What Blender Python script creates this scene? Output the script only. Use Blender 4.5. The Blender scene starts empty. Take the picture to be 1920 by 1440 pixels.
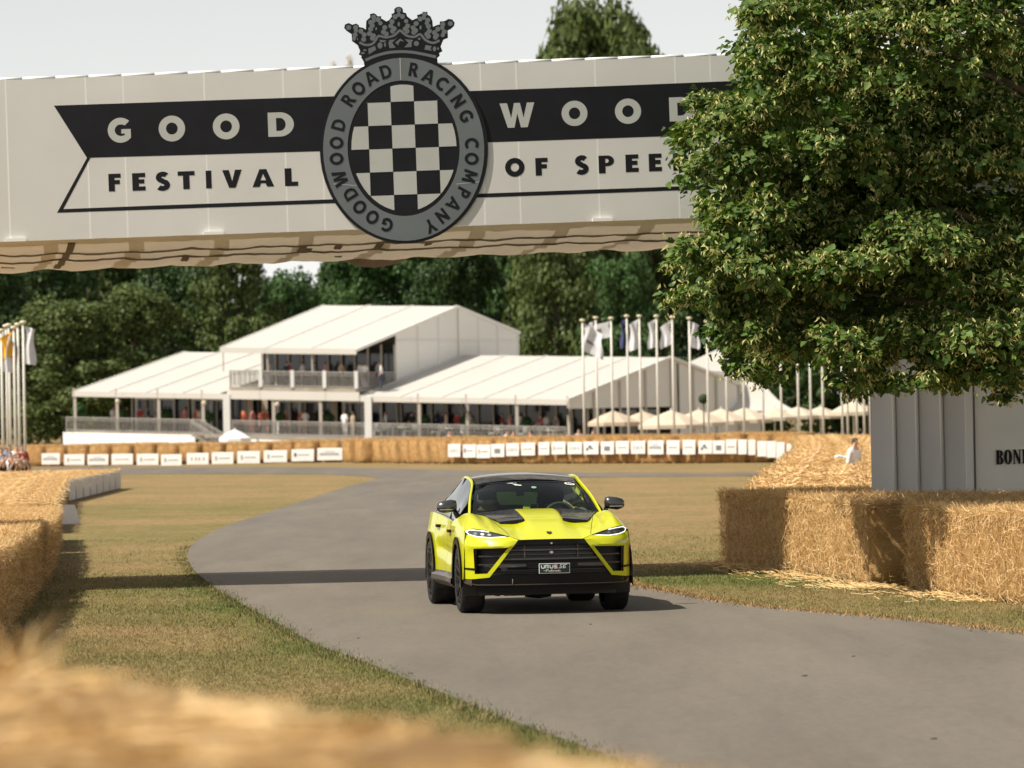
import bpy, bmesh, math, random
import numpy as np
from mathutils import Vector, Matrix, noise
from mathutils.geometry import tessellate_polygon
random.seed(7)
rng = np.random.default_rng(7)
S = bpy.context.scene
COL = S.collection
PI = math.pi

# ---------------------------------------------------------------- camera, sky, sun, exposure
F = 9780.0          # focal length in pixels of a 1920 px wide picture
ROLL = 0.019
H = 2.36            # eye height
PITCH = math.atan(45 / F)
_f = Vector((0, math.cos(PITCH), math.sin(PITCH)))
_r0 = Vector((1, 0, 0))
_u0 = Vector((0, -math.sin(PITCH), math.cos(PITCH)))
_r = math.cos(ROLL) * _r0 - math.sin(ROLL) * _u0
_u = math.sin(ROLL) * _r0 + math.cos(ROLL) * _u0
EYE = Vector((0, 0, H))
cam_d = bpy.data.cameras.new('camera')
cam = bpy.data.objects.new('camera', cam_d)
COL.objects.link(cam)
cam.matrix_world = Matrix(((_r.x, _u.x, -_f.x, 0), (_r.y, _u.y, -_f.y, 0), (_r.z, _u.z, -_f.z, H), (0, 0, 0, 1)))
cam_d.sensor_width = 36
cam_d.lens = F * 36 / 1920
cam_d.clip_start = 0.5
cam_d.clip_end = 6000
cam_d.dof.use_dof = True
cam_d.dof.focus_distance = 60.0
cam_d.dof.aperture_fstop = 4.6
cam_d.dof.aperture_blades = 0
S.camera = cam

SUN_EL = math.radians(52)
SUN_B = math.radians(25)
TO_SUN = Vector((-math.cos(SUN_B) * math.cos(SUN_EL), -math.sin(SUN_B) * math.cos(SUN_EL), math.sin(SUN_EL)))
world = bpy.data.worlds.new("World")
S.world = world
world.use_nodes = True
nt = world.node_tree
bg = nt.nodes['Background']
sky = nt.nodes.new('ShaderNodeTexSky')
sky.sky_type = 'NISHITA'
sky.sun_disc = False
sky.sun_elevation = SUN_EL
sky.sun_rotation = math.atan2(-math.cos(SUN_B), -math.sin(SUN_B))
sky.air_density = 1.15
sky.dust_density = 0.0
sky.ozone_density = 1.0
hz = nt.nodes.new('ShaderNodeHueSaturation')     # summer haze takes most of the colour out of the sky
hz.inputs['Saturation'].default_value = 0.12
nt.links.new(sky.outputs[0], hz.inputs['Color'])
nt.links.new(hz.outputs[0], bg.inputs[0])
bg.inputs[1].default_value = 0.086
sun_d = bpy.data.lights.new('sun', 'SUN')
sun_d.energy = 5.0
sun_d.angle = math.radians(0.5)
sun_d.color = (1.0, 0.93, 0.82)
sun = bpy.data.objects.new('sun', sun_d)
COL.objects.link(sun)
sun.rotation_euler = (-TO_SUN).to_track_quat('-Z', 'Y').to_euler()
S.view_settings.view_transform = 'Standard'
S.view_settings.look = 'None'
S.view_settings.gamma = 1
S.view_settings.use_curve_mapping = False
S.view_settings.exposure = 0.45


# ---------------------------------------------------------------- where a place in the photograph stands in the world
def ray(px, py):
    return _f + _r * ((px - 960) / F) + _u * ((720 - py) / F)


def W(px, py, d):
    r = ray(px, py)
    return EYE + r * (d / r.y)


def G(px, py, z=0.0):
    r = ray(px, py)
    return EYE + r * ((z - H) / r.z)


def PX(x, y, z):
    v = Vector((x, y, z)) - EYE
    w = v.dot(_f)
    return 960 + F * v.dot(_r) / w, 720 - F * v.dot(_u) / w


def groundz(x, y):
    """the lawn falls gently to the right beyond the far bales"""
    x = np.asarray(x, float); y = np.asarray(y, float)
    t = np.clip((y - 236) / 40, 0, 1)
    t = t * t * (3 - 2 * t)
    return t * np.clip(-0.031 * (x + 29), -1.15, 0.1)


# ---------------------------------------------------------------- scene helpers
def tag(o, label=None, cat=None, group=None, kind=None):
    if label: o['label'] = label
    if cat: o['category'] = cat
    if group: o['group'] = group
    if kind: o['kind'] = kind
    return o


def thing(name, label, cat, loc=(0, 0, 0), rotz=0.0, group=None):
    o = bpy.data.objects.new(name, None)
    COL.objects.link(o)
    o.location = loc
    o.rotation_euler = (0, 0, rotz)
    o.empty_display_size = 0.2
    return tag(o, label, cat, group)


def dup(root, loc, rotz=None, label=None, group=None, scale=None):
    r = root.copy(); COL.objects.link(r)
    r.location = loc
    if rotz is not None: r.rotation_euler = (0, 0, rotz)
    if scale is not None: r.scale = scale if hasattr(scale, '__len__') else (scale,) * 3
    if label: r['label'] = label
    if group: r['group'] = group
    for ch in list(root.children):
        c = ch.copy(); COL.objects.link(c); c.parent = r
        for g in ch.children:
            k = g.copy(); COL.objects.link(k); k.parent = c
    return r


def link(name, me, parent=None):
    o = bpy.data.objects.new(name, me)
    COL.objects.link(o)
    if parent: o.parent = parent
    return o


def worldloc(p):
    v = Vector((0, 0, 0))
    while p is not None:
        v += p.location
        p = p.parent
    return v


class MB:
    def __init__(s):
        s.v = []; s.f = []; s.m = []

    def add(s, vs, fs, mi=0):
        o = len(s.v)
        s.v += [tuple(v) for v in vs]
        s.f += [tuple(i + o for i in f) for f in fs]
        s.m += [mi] * len(fs)
        return s

    def box(s, a, b, mi=0):
        x0, y0, z0 = a; x1, y1, z1 = b
        vs = [(x0, y0, z0), (x1, y0, z0), (x1, y1, z0), (x0, y1, z0), (x0, y0, z1), (x1, y0, z1), (x1, y1, z1), (x0, y1, z1)]
        return s.hexa(vs, mi)

    def hexa(s, vs, mi=0):
        return s.add(vs, [(0, 3, 2, 1), (4, 5, 6, 7), (0, 1, 5, 4), (1, 2, 6, 5), (2, 3, 7, 6), (3, 0, 4, 7)], mi)

    def bar(s, p, q, w, h, mi=0, up=(0, 0, 1)):
        """a rectangular bar from p to q"""
        p = Vector(p); q = Vector(q); d = (q - p).normalized()
        up = Vector(up)
        if abs(d.dot(up)) > 0.98: up = Vector((0, 1, 0))
        a = d.cross(up).normalized() * (w / 2); b = a.cross(d).normalized() * (h / 2)
        vs = [p - a - b, p + a - b, p + a + b, p - a + b, q - a - b, q + a - b, q + a + b, q - a + b]
        return s.add(vs, [(0, 1, 2, 3), (7, 6, 5, 4), (0, 4, 5, 1), (1, 5, 6, 2), (2, 6, 7, 3), (3, 7, 4, 0)], mi)

    def tube(s, pts, rad, n=8, mi=0, cap=True):
        pts = [Vector(p) for p in pts]
        rad = rad if hasattr(rad, '__len__') else [rad] * len(pts)
        rings = []
        for i, p in enumerate(pts):
            d = (pts[min(i + 1, len(pts) - 1)] - pts[max(i - 1, 0)]).normalized()
            up = Vector((0, 0, 1)) if abs(d.z) < 0.9 else Vector((0, 1, 0))
            a = d.cross(up).normalized(); b = a.cross(d)
            rings.append([p + (a * math.cos(t * 2 * PI / n) + b * math.sin(t * 2 * PI / n)) * rad[i] for t in range(n)])
        vs = [v for r in rings for v in r]
        fs = []
        for i in range(len(pts) - 1):
            for t in range(n):
                u = (t + 1) % n
                fs.append((i * n + t, i * n + u, (i + 1) * n + u, (i + 1) * n + t))
        if cap:
            fs.append(tuple(range(n))[::-1]); fs.append(tuple((len(pts) - 1) * n + t for t in range(n)))
        return s.add(vs, fs, mi)

    def lathe(s, prof, n=16, centre=(0, 0, 0), axis='Z', mi=0):
        """prof: list of (radius, height)"""
        c = Vector(centre); vs = []
        for r, h in prof:
            for t in range(n):
                a = t * 2 * PI / n
                if axis == 'Z': v = (r * math.cos(a), r * math.sin(a), h)
                elif axis == 'X': v = (h, r * math.cos(a), r * math.sin(a))
                else: v = (r * math.cos(a), h, r * math.sin(a))
                vs.append(c + Vector(v))
        fs = [(i * n + t, i * n + (t + 1) % n, (i + 1) * n + (t + 1) % n, (i + 1) * n + t) for i in range(len(prof) - 1) for t in range(n)]
        return s.add(vs, fs, mi)

    def grid(s, P, mi=0, flip=False):
        n = len(P); m = len(P[0])
        vs = [v for row in P for v in row]
        fs = []
        for i in range(n - 1):
            for j in range(m - 1):
                q = (i * m + j, i * m + j + 1, (i + 1) * m + j + 1, (i + 1) * m + j)
                fs.append(q[::-1] if flip else q)
        return s.add(vs, fs, mi)

    def prism(s, loops, fn, back, mi=0):
        """flat polygon (outer loop and holes, 2D) placed by fn and given the thickness vector back"""
        back = Vector(back)
        flat = [p for lp in loops for p in lp]
        tris = tessellate_polygon([[Vector((p[0], p[1], 0)) for p in lp] for lp in loops])
        fr = [Vector(fn(*p)) for p in flat]
        n = len(fr)
        vs = fr + [v + back for v in fr]
        fs = []
        for t in tris:
            nrm = (fr[t[1]] - fr[t[0]]).cross(fr[t[2]] - fr[t[0]])
            t = tuple(t) if nrm.dot(back) < 0 else tuple(t[::-1])
            fs.append(t); fs.append(tuple(i + n for i in t[::-1]))
        o = 0
        for lp in loops:
            k = len(lp)
            for i in range(k):
                j = (i + 1) % k
                fs.append((o + i, o + j, o + j + n, o + i + n))
            o += k
        return s.add(vs, fs, mi)

    def build(s, name, mats, parent=None, smooth=False, local=False, recalc=False, angle=None):
        off = Vector((0, 0, 0)) if (local or parent is None) else worldloc(parent)
        me = bpy.data.meshes.new(name)
        me.from_pydata([(v[0] - off.x, v[1] - off.y, v[2] - off.z) for v in s.v], [], s.f)
        if not isinstance(mats, (list, tuple)): mats = [mats]
        for m in mats: me.materials.append(m)
        if len(mats) > 1: me.polygons.foreach_set('material_index', s.m)
        if recalc:
            bm = bmesh.new(); bm.from_mesh(me)
            bmesh.ops.recalc_face_normals(bm, faces=bm.faces)
            bm.to_mesh(me); bm.free()
        if smooth:
            me.polygons.foreach_set('use_smooth', [True] * len(me.polygons))
            if angle is not None:
                me.set_sharp_from_angle(angle=math.radians(angle))
        me.update()
        return link(name, me, parent)


def np_mesh(name, V, FA, mats, smooth=False, cols=None, mi=None):
    """quick mesh from arrays; FA is (n, k)"""
    me = bpy.data.meshes.new(name)
    V = np.asarray(V, np.float32); FA = np.asarray(FA, np.int32)
    me.vertices.add(len(V)); me.vertices.foreach_set('co', V.ravel())
    n, k = FA.shape
    me.loops.add(n * k); me.loops.foreach_set('vertex_index', FA.ravel())
    me.polygons.add(n)
    me.polygons.foreach_set('loop_start', np.arange(0, n * k, k, dtype=np.int32))
    if smooth: me.polygons.foreach_set('use_smooth', np.ones(n, bool))
    for m in (mats if isinstance(mats, (list, tuple)) else [mats]): me.materials.append(m)
    if mi is not None: me.polygons.foreach_set('material_index', np.asarray(mi, np.int32))
    if cols is not None:
        ca = me.color_attributes.new('Col', 'FLOAT_COLOR', 'POINT')
        c4 = np.ones((len(V), 4), np.float32); c4[:, :3] = cols
        ca.data.foreach_set('color', c4.ravel())
    me.update(calc_edges=True)
    return me


# ---------------------------------------------------------------- materials
def newmat(name):
    m = bpy.data.materials.new(name)
    m.use_nodes = True
    n = m.node_tree.nodes
    return m, n, m.node_tree.links, n['Principled BSDF']


def mat(name, col, rough=0.6, metal=0.0, var=0.0, scale=8.0, bump=0.0, bscale=None, spec=0.5, coat=0.0, emit=None, estr=0.0, detail=4.0, trans=0.0):
    m, n, l, b = newmat(name)
    b.inputs['Base Color'].default_value = (*col, 1)
    b.inputs['Roughness'].default_value = rough
    b.inputs['Metallic'].default_value = metal
    b.inputs['Specular IOR Level'].default_value = spec
    b.inputs['Coat Weight'].default_value = coat
    b.inputs['Coat Roughness'].default_value = 0.04
    if emit:
        b.inputs['Emission Color'].default_value = (*emit, 1)
        b.inputs['Emission Strength'].default_value = estr
    if var or bump:
        tc = n.new('ShaderNodeTexCoord')
        nz = n.new('ShaderNodeTexNoise'); nz.inputs['Scale'].default_value = scale; nz.inputs['Detail'].default_value = detail
        l.new(tc.outputs['Object'], nz.inputs['Vector'])
        if var:
            cr = n.new('ShaderNodeValToRGB')
            cr.color_ramp.elements[0].position = 0.3; cr.color_ramp.elements[1].position = 0.7
            cr.color_ramp.elements[0].color = (*[max(0, c * (1 - var)) for c in col], 1)
            cr.color_ramp.elements[1].color = (*[min(1, c * (1 + var)) for c in col], 1)
            l.new(nz.outputs[0], cr.inputs[0]); l.new(cr.outputs[0], b.inputs['Base Color'])
        if bump:
            nb = nz
            if bscale:
                nb = n.new('ShaderNodeTexNoise'); nb.inputs['Scale'].default_value = bscale; nb.inputs['Detail'].default_value = 5
                l.new(tc.outputs['Object'], nb.inputs['Vector'])
            bp = n.new('ShaderNodeBump'); bp.inputs['Strength'].default_value = bump; bp.inputs['Distance'].default_value = 0.02
            l.new(nb.outputs[0], bp.inputs['Height']); l.new(bp.outputs[0], b.inputs['Normal'])
    if trans:
        out = n['Material Output']
        tr = n.new('ShaderNodeBsdfTranslucent'); tr.inputs[0].default_value = (*col, 1)
        mx = n.new('ShaderNodeMixShader'); mx.inputs[0].default_value = trans
        l.new(b.outputs[0], mx.inputs[1]); l.new(tr.outputs[0], mx.inputs[2]); l.new(mx.outputs[0], out.inputs[0])
    return m


def island_mat(name, cols, rough=0.6, trans=0.0, tcol=None, spec=0.3):
    """colour drawn per loose piece (leaf, stalk, blade)"""
    m, n, l, b = newmat(name)
    g = n.new('ShaderNodeNewGeometry')
    cr = n.new('ShaderNodeValToRGB')
    e = cr.color_ramp.elements
    for i, c in enumerate(cols):
        p = i / (len(cols) - 1)
        if i == 0: x = e[0]
        elif i == len(cols) - 1: x = e[-1]
        else: x = e.new(p)
        x.position = p; x.color = (*c, 1)
    l.new(g.outputs['Random Per Island'], cr.inputs[0])
    l.new(cr.outputs[0], b.inputs['Base Color'])
    b.inputs['Roughness'].default_value = rough
    b.inputs['Specular IOR Level'].default_value = spec
    if trans:
        out = n['Material Output']
        tr = n.new('ShaderNodeBsdfTranslucent')
        hs = n.new('ShaderNodeMixRGB'); hs.blend_type = 'MULTIPLY'; hs.inputs[0].default_value = 1
        hs.inputs[2].default_value = (*(tcol or (1, 1, 1)), 1)
        l.new(cr.outputs[0], hs.inputs[1]); l.new(hs.outputs[0], tr.inputs[0])
        mx = n.new('ShaderNodeMixShader'); mx.inputs[0].default_value = trans
        l.new(b.outputs[0], mx.inputs[1]); l.new(tr.outputs[0], mx.inputs[2]); l.new(mx.outputs[0], out.inputs[0])
    return m


def ramp(n, stops):
    cr = n.new('ShaderNodeValToRGB')
    e = cr.color_ramp.elements
    while len(e) > 1: e.remove(e[-1])
    for i, (p, c) in enumerate(stops):
        x = e[0] if i == 0 else e.new(p)
        x.position = p; x.color = (*c, 1)
    return cr


def noisenode(n, l, vec, scale, detail=4, dist=0.0, stretch=None, rough=0.5):
    if stretch:
        mp = n.new('ShaderNodeMapping'); mp.inputs['Scale'].default_value = stretch
        l.new(vec, mp.inputs[0]); vec = mp.outputs[0]
    z = n.new('ShaderNodeTexNoise')
    z.inputs['Scale'].default_value = scale; z.inputs['Detail'].default_value = detail
    z.inputs['Distortion'].default_value = dist; z.inputs['Roughness'].default_value = rough
    l.new(vec, z.inputs['Vector'])
    return z.outputs[0]


def mixc(n, l, fac, a, b, mode='MIX'):
    m = n.new('ShaderNodeMixRGB'); m.blend_type = mode
    for i, x in ((0, fac), (1, a), (2, b)):
        if isinstance(x, (int, float)): m.inputs[i].default_value = x
        elif isinstance(x, tuple): m.inputs[i].default_value = (*x, 1)
        else: l.new(x, m.inputs[i])
    return m.outputs[0]


def mat_straw():
    m, n, l, b = newmat('straw_bale')
    tc = n.new('ShaderNodeTexCoord'); v = tc.outputs['Object']
    a = noisenode(n, l, v, 9, 8, 1.5, (3, 3, 9), 0.7)
    c = noisenode(n, l, v, 26, 6, 2.5, None, 0.7)
    big = noisenode(n, l, v, 1.6, 3)
    r1 = ramp(n, [(0.28, (0.19, 0.095, 0.033)), (0.45, (0.48, 0.28, 0.105)), (0.6, (0.65, 0.43, 0.185)), (0.78, (0.78, 0.58, 0.31))])
    mx = n.new('ShaderNodeMath'); mx.operation = 'MULTIPLY_ADD'; mx.inputs[1].default_value = 0.55; mx.inputs[2].default_value = 0.0
    l.new(a, mx.inputs[0])
    ad = n.new('ShaderNodeMath'); ad.operation = 'MULTIPLY_ADD'; ad.inputs[1].default_value = 0.45
    l.new(c, ad.inputs[0]); l.new(mx.outputs[0], ad.inputs[2])
    l.new(ad.outputs[0], r1.inputs[0])
    r2 = ramp(n, [(0.35, (0.74, 0.66, 0.58)), (0.65, (1.0, 1.0, 1.0))])
    l.new(big, r2.inputs[0])
    l.new(mixc(n, l, 1.0, r1.outputs[0], r2.outputs[0], 'MULTIPLY'), b.inputs['Base Color'])
    b.inputs['Roughness'].default_value = 0.75
    b.inputs['Specular IOR Level'].default_value = 0.25
    bp = n.new('ShaderNodeBump'); bp.inputs['Strength'].default_value = 0.9; bp.inputs['Distance'].default_value = 0.06
    l.new(ad.outputs[0], bp.inputs['Height']); l.new(bp.outputs[0], b.inputs['Normal'])
    return m


def mat_ground():
    """dry lawn: the Col attribute holds how green the turf is"""
    m, n, l, b = newmat('dry_lawn')
    tc = n.new('ShaderNodeTexCoord'); v = tc.outputs['Object']
    at = n.new('ShaderNodeAttribute'); at.attribute_name = 'Col'
    sep = n.new('ShaderNodeSeparateColor'); l.new(at.outputs['Color'], sep.inputs[0])
    fine = noisenode(n, l, v, 7, 8, 0.6, (1.0, 0.35, 1), 0.75)
    mid = noisenode(n, l, v, 1.1, 5, 0.5, (0.6, 0.35, 1))
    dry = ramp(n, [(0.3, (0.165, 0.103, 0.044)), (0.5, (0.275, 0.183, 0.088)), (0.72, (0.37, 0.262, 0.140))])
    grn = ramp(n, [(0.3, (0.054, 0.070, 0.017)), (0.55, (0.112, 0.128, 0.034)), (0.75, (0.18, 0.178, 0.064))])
    l.new(fine, dry.inputs[0]); l.new(fine, grn.inputs[0])
    ad = n.new('ShaderNodeMath'); ad.operation = 'MULTIPLY_ADD'; ad.inputs[1].default_value = 1.0
    sb = n.new('ShaderNodeMath'); sb.operation = 'MULTIPLY_ADD'; sb.inputs[1].default_value = 1.1; sb.inputs[2].default_value = -0.55
    l.new(mid, sb.inputs[0]); l.new(sep.outputs[0], ad.inputs[0]); l.new(sb.outputs[0], ad.inputs[2])
    cl = n.new('ShaderNodeClamp'); l.new(ad.outputs[0], cl.inputs[0])
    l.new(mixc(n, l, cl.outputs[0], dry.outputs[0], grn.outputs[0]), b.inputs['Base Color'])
    b.inputs['Roughness'].default_value = 0.9
    b.inputs['Specular IOR Level'].default_value = 0.1
    bp = n.new('ShaderNodeBump'); bp.inputs['Strength'].default_value = 0.8; bp.inputs['Distance'].default_value = 0.05
    l.new(fine, bp.inputs['Height']); l.new(bp.outputs[0], b.inputs['Normal'])
    return m


def mat_road():
    m, n, l, b = newmat('old_asphalt')
    tc = n.new('ShaderNodeTexCoord'); v = tc.outputs['Object']
    streak = noisenode(n, l, v, 1.0, 6, 0.3, (0.55, 0.05, 1), 0.6)
    patch = noisenode(n, l, v, 0.35, 4, 0.8, (1, 0.35, 1))
    grain = noisenode(n, l, v, 14, 6, 0, (1, 0.22, 1), 0.85)
    r = ramp(n, [(0.3, (0.128, 0.109, 0.086)), (0.5, (0.152, 0.130, 0.103)), (0.7, (0.174, 0.150, 0.119))])
    l.new(streak, r.inputs[0])
    r2 = ramp(n, [(0.35, (0.94, 0.95, 0.97)), (0.65, (1.0, 1.0, 1.0))])
    l.new(patch, r2.inputs[0])
    wear = noisenode(n, l, v, 2.2, 7, 0.4, (1.0, 0.10, 1), 0.75)
    r4 = ramp(n, [(0.30, (0.89, 0.89, 0.895)), (0.5, (1.0, 1.0, 1.0)), (0.72, (1.06, 1.055, 1.04))])
    l.new(wear, r4.inputs[0])
    r3 = ramp(n, [(0.3, (0.87, 0.87, 0.87)), (0.7, (1.1, 1.1, 1.1))])
    l.new(grain, r3.inputs[0])
    c = mixc(n, l, 1.0, r.outputs[0], r2.outputs[0], 'MULTIPLY')
    c = mixc(n, l, 1.0, c, r3.outputs[0], 'MULTIPLY')
    c = mixc(n, l, 1.0, c, r4.outputs[0], 'MULTIPLY')
    # old rubber where cars turn in, beyond the crossing
    tyre = noisenode(n, l, v, 1.5, 5, 1.6, (0.5, 0.12, 1), 0.6)
    rt = ramp(n, [(0.52, (0, 0, 0)), (0.62, (1, 1, 1))])
    l.new(tyre, rt.inputs[0])
    sp = n.new('ShaderNodeSeparateXYZ'); l.new(v, sp.inputs[0])
    mr = n.new('ShaderNodeMapRange'); mr.inputs[1].default_value = 84; mr.inputs[2].default_value = 130
    l.new(sp.outputs[1], mr.inputs[0])
    mu = n.new('ShaderNodeMath'); mu.operation = 'MULTIPLY'; l.new(rt.outputs[0], mu.inputs[0]); l.new(mr.outputs[0], mu.inputs[1])
    mu2 = n.new('ShaderNodeMath'); mu2.operation = 'MULTIPLY'; mu2.inputs[1].default_value = 0.42; l.new(mu.outputs[0], mu2.inputs[0])
    c = mixc(n, l, mu2.outputs[0], c, (0.095, 0.10, 0.105))
    l.new(c, b.inputs['Base Color'])
    b.inputs['Roughness'].default_value = 0.82
    b.inputs['Specular IOR Level'].default_value = 0.25
    bp = n.new('ShaderNodeBump'); bp.inputs['Strength'].default_value = 0.25; bp.inputs['Distance'].default_value = 0.01
    l.new(grain, bp.inputs['Height']); l.new(bp.outputs[0], b.inputs['Normal'])
    return m


M_STRAW = mat_straw()
M_STALK = island_mat('straw_stalks', [(0.34, 0.18, 0.058), (0.60, 0.38, 0.15), (0.73, 0.50, 0.23), (0.84, 0.65, 0.37)], 0.55, 0.12)
M_GROUND = mat_ground()
M_ROAD = mat_road()
M_BLACK = mat('black_print', (0.006, 0.006, 0.009), 0.6, var=0.3, scale=3, spec=0.3)
M_GREY = mat('grey_print', (0.135, 0.152, 0.157), 0.5, var=0.08, scale=2)
M_PALE = mat('pale_print', (0.46, 0.47, 0.44), 0.55, var=0.04, scale=2)
M_WHITE = mat('white_paint', (0.80, 0.80, 0.78), 0.5, var=0.03, scale=1.0)
M_CREAM = mat('cream_canvas', (0.62, 0.53, 0.41), 0.7, var=0.06, scale=1.5, trans=0.15)
M_POLE = mat('white_pole', (0.66, 0.63, 0.56), 0.4, var=0.04, scale=2)
M_DARK = mat('dark_interior', (0.02, 0.019, 0.018), 0.6, var=0.3, scale=1)
M_GLASSDK = mat('dark_glazing', (0.015, 0.017, 0.02), 0.08, spec=0.6)
M_SKIN = mat('skin', (0.55, 0.33, 0.23), 0.55, var=0.08, scale=20)
M_HAIR = mat('dark_hair', (0.035, 0.024, 0.018), 0.6, var=0.3, scale=30)
# ---------------------------------------------------------------- ground and road
# edges of the track, walked in the photograph and laid on the ground
L_EDGE = [(1420, 1520), (1230, 1450), (1000, 1370), (905, 1333), (800, 1290), (700, 1250), (600, 1213), (520, 1170), (450, 1132), (400, 1101), (368, 1075),
          (353, 1052), (352, 1040), (362, 1022), (400, 998), (440, 982), (480, 969), (560, 943), (640, 917), (690, 903), (707, 897), (640, 891), (500, 889), (230, 889), (60, 892), (-300, 898)]
R_EDGE = [(2300, 1243), (1920, 1191), (1720, 1167), (1554, 1152), (1397, 1137), (1272, 1115), (1178, 1095), (1130, 1064), (1090, 1020), (1070, 985), (1062, 950), (1066, 920), (1085, 899), (1120, 895), (1400, 893), (1700, 888), (2100, 882)]
UP_EDGE = [(2100, 876), (1700, 882), (1400, 887), (1250, 887.5), (1120, 887), (1000, 885), (900, 883), (800, 881), (700, 878.5), (640, 877.5), (500, 877), (230, 877), (60, 880), (-300, 887)]


def smooth_line(pts, k=6):
    out = []
    n = len(pts)
    for i in range(n - 1):
        p0 = pts[max(i - 1, 0)]; p1 = pts[i]; p2 = pts[i + 1]; p3 = pts[min(i + 2, n - 1)]
        for j in range(k):
            t = j / k
            out.append(tuple(0.5 * ((2 * b) + (-a + c) * t + (2 * a - 5 * b + 4 * c - d) * t * t + (-a + 3 * b - 3 * c + d) * t ** 3)
                             for a, b, c, d in zip(p0, p1, p2, p3)))
    out.append(tuple(pts[-1]))
    return out


le = [G(*p) for p in L_EDGE]; re_ = [G(*p) for p in R_EDGE]; ue = [G(*p) for p in UP_EDGE]
le = [(p.x, p.y) for p in le]; re_ = [(p.x, p.y) for p in re_]; ue = [(p.x, p.y) for p in ue]
LE = smooth_line(le, 5); RE = smooth_line(re_, 5); UE = smooth_line(ue, 5)
# the road comes from behind the camera on the right
road_loop = [(14, 8), (4.2, 8)] + LE + UE[::-1] + RE[::-1]
road_loop = [(x, y) for x, y in road_loop]
mb = MB()
mb.prism([road_loop], lambda x, y: (x, y, 0.02), (0, 0, -0.016))
road = mb.build('road', M_ROAD)
tag(road, kind='structure', label='grey sun bleached asphalt track curving away to the left')

ROAD = np.array(road_loop)


def inside(x, y, poly):
    x = np.asarray(x); y = np.asarray(y)
    r = np.zeros(x.shape, bool)
    j = len(poly) - 1
    for i in range(len(poly)):
        xi, yi = poly[i]; xj, yj = poly[j]
        c = ((yi > y) != (yj > y)) & (x < (xj - xi) * (y - yi) / (yj - yi + 1e-12) + xi)
        r ^= c
        j = i
    return r


def dist_line(x, y, pts, chunk=20000):
    pts = np.array(pts)
    out = np.empty(len(x))
    a = pts[:-1]; b = pts[1:]; ab = b - a; L2 = (ab ** 2).sum(1) + 1e-9
    for s in range(0, len(x), chunk):
        p = np.stack([x[s:s + chunk], y[s:s + chunk]], 1)[:, None, :]
        t = np.clip(((p - a) * ab).sum(2) / L2, 0, 1)
        q = a + ab * t[..., None]
        out[s:s + chunk] = np.sqrt(((p - q) ** 2).sum(2)).min(1)
    return out


def greenness(x, y):
    dl = dist_line(x, y, LE); dr = dist_line(x, y, RE)
    g = np.full(len(x), 0.22)
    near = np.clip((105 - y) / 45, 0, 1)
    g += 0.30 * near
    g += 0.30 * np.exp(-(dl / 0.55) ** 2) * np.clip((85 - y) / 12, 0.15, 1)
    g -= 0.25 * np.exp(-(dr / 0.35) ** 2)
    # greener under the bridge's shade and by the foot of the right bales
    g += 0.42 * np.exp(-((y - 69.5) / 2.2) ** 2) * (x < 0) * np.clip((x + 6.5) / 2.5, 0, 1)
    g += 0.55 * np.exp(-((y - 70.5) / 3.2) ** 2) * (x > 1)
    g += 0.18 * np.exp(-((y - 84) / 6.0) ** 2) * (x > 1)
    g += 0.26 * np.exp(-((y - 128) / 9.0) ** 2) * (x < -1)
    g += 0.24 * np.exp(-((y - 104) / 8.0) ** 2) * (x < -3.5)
    # mown bands
    g += 0.07 * np.sin(y * 0.55 + 0.3 * x) + 0.05 * np.sin(y * 0.19 + 1.3)
    g -= 0.22 * np.exp(-((y - 57.5) / 2.6) ** 2) * np.exp(-((x + 4.3) / 1.2) ** 2)
    return np.clip(g, 0, 1)


xs = np.concatenate([[-3000, -1000, -400, -150, -80], np.arange(-45, -16, 1.5), np.arange(-16, 16, 0.25), np.arange(16, 46, 1.5), [80, 150, 400, 1000, 3000]])
ys = np.concatenate([[-60, -10, 10], np.arange(20, 92, 0.5), np.arange(92, 180, 1.5), np.arange(180, 300, 3), np.arange(300, 520, 12), [600, 800, 1200, 2500, 5000]])
GX, GY = np.meshgrid(xs, ys)
gx = GX.ravel(); gy = GY.ravel()
gz = groundz(gx, gy)
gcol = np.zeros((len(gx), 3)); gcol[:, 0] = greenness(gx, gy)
nx = len(xs); ny = len(ys)
ii = (np.arange(ny - 1)[:, None] * nx + np.arange(nx - 1)[None, :]).ravel()
gf = np.stack([ii, ii + 1, ii + nx + 1, ii + nx], 1)
gme = np_mesh('ground', np.stack([gx, gy, gz], 1), gf, M_GROUND, smooth=True, cols=gcol)
ground = link('ground', gme)
tag(ground, kind='structure', label='dry mown lawn, tan with green patches')

# far road at the back where the ground is flat
# ---------------------------------------------------------------- grass blades over the nearer lawn
M_BLADE, _n, _l, _b = newmat('grass_blades')
_at = _n.new('ShaderNodeAttribute'); _at.attribute_name = 'Col'
_l.new(_at.outputs['Color'], _b.inputs['Base Color'])
_b.inputs['Roughness'].default_value = 0.7; _b.inputs['Specular IOR Level'].default_value = 0.2


def blades(n, x, y, h, w, col, lean=0.5):
    a = rng.uniform(0, 2 * PI, n)
    dx = np.cos(a) * w / 2; dy = np.sin(a) * w / 2
    la = rng.uniform(0, 2 * PI, n); ll = rng.uniform(0, lean, n) * h
    z0 = np.zeros(n)
    p0 = np.stack([x - dx, y - dy, z0], 1); p1 = np.stack([x + dx, y + dy, z0], 1)
    p2 = np.stack([x + np.cos(la) * ll, y + np.sin(la) * ll, h], 1)
    V = np.stack([p0, p1, p2], 1).reshape(-1, 3)
    Fc = np.arange(3 * n).reshape(-1, 3)
    return V, Fc, np.repeat(col, 3, 0)


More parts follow.
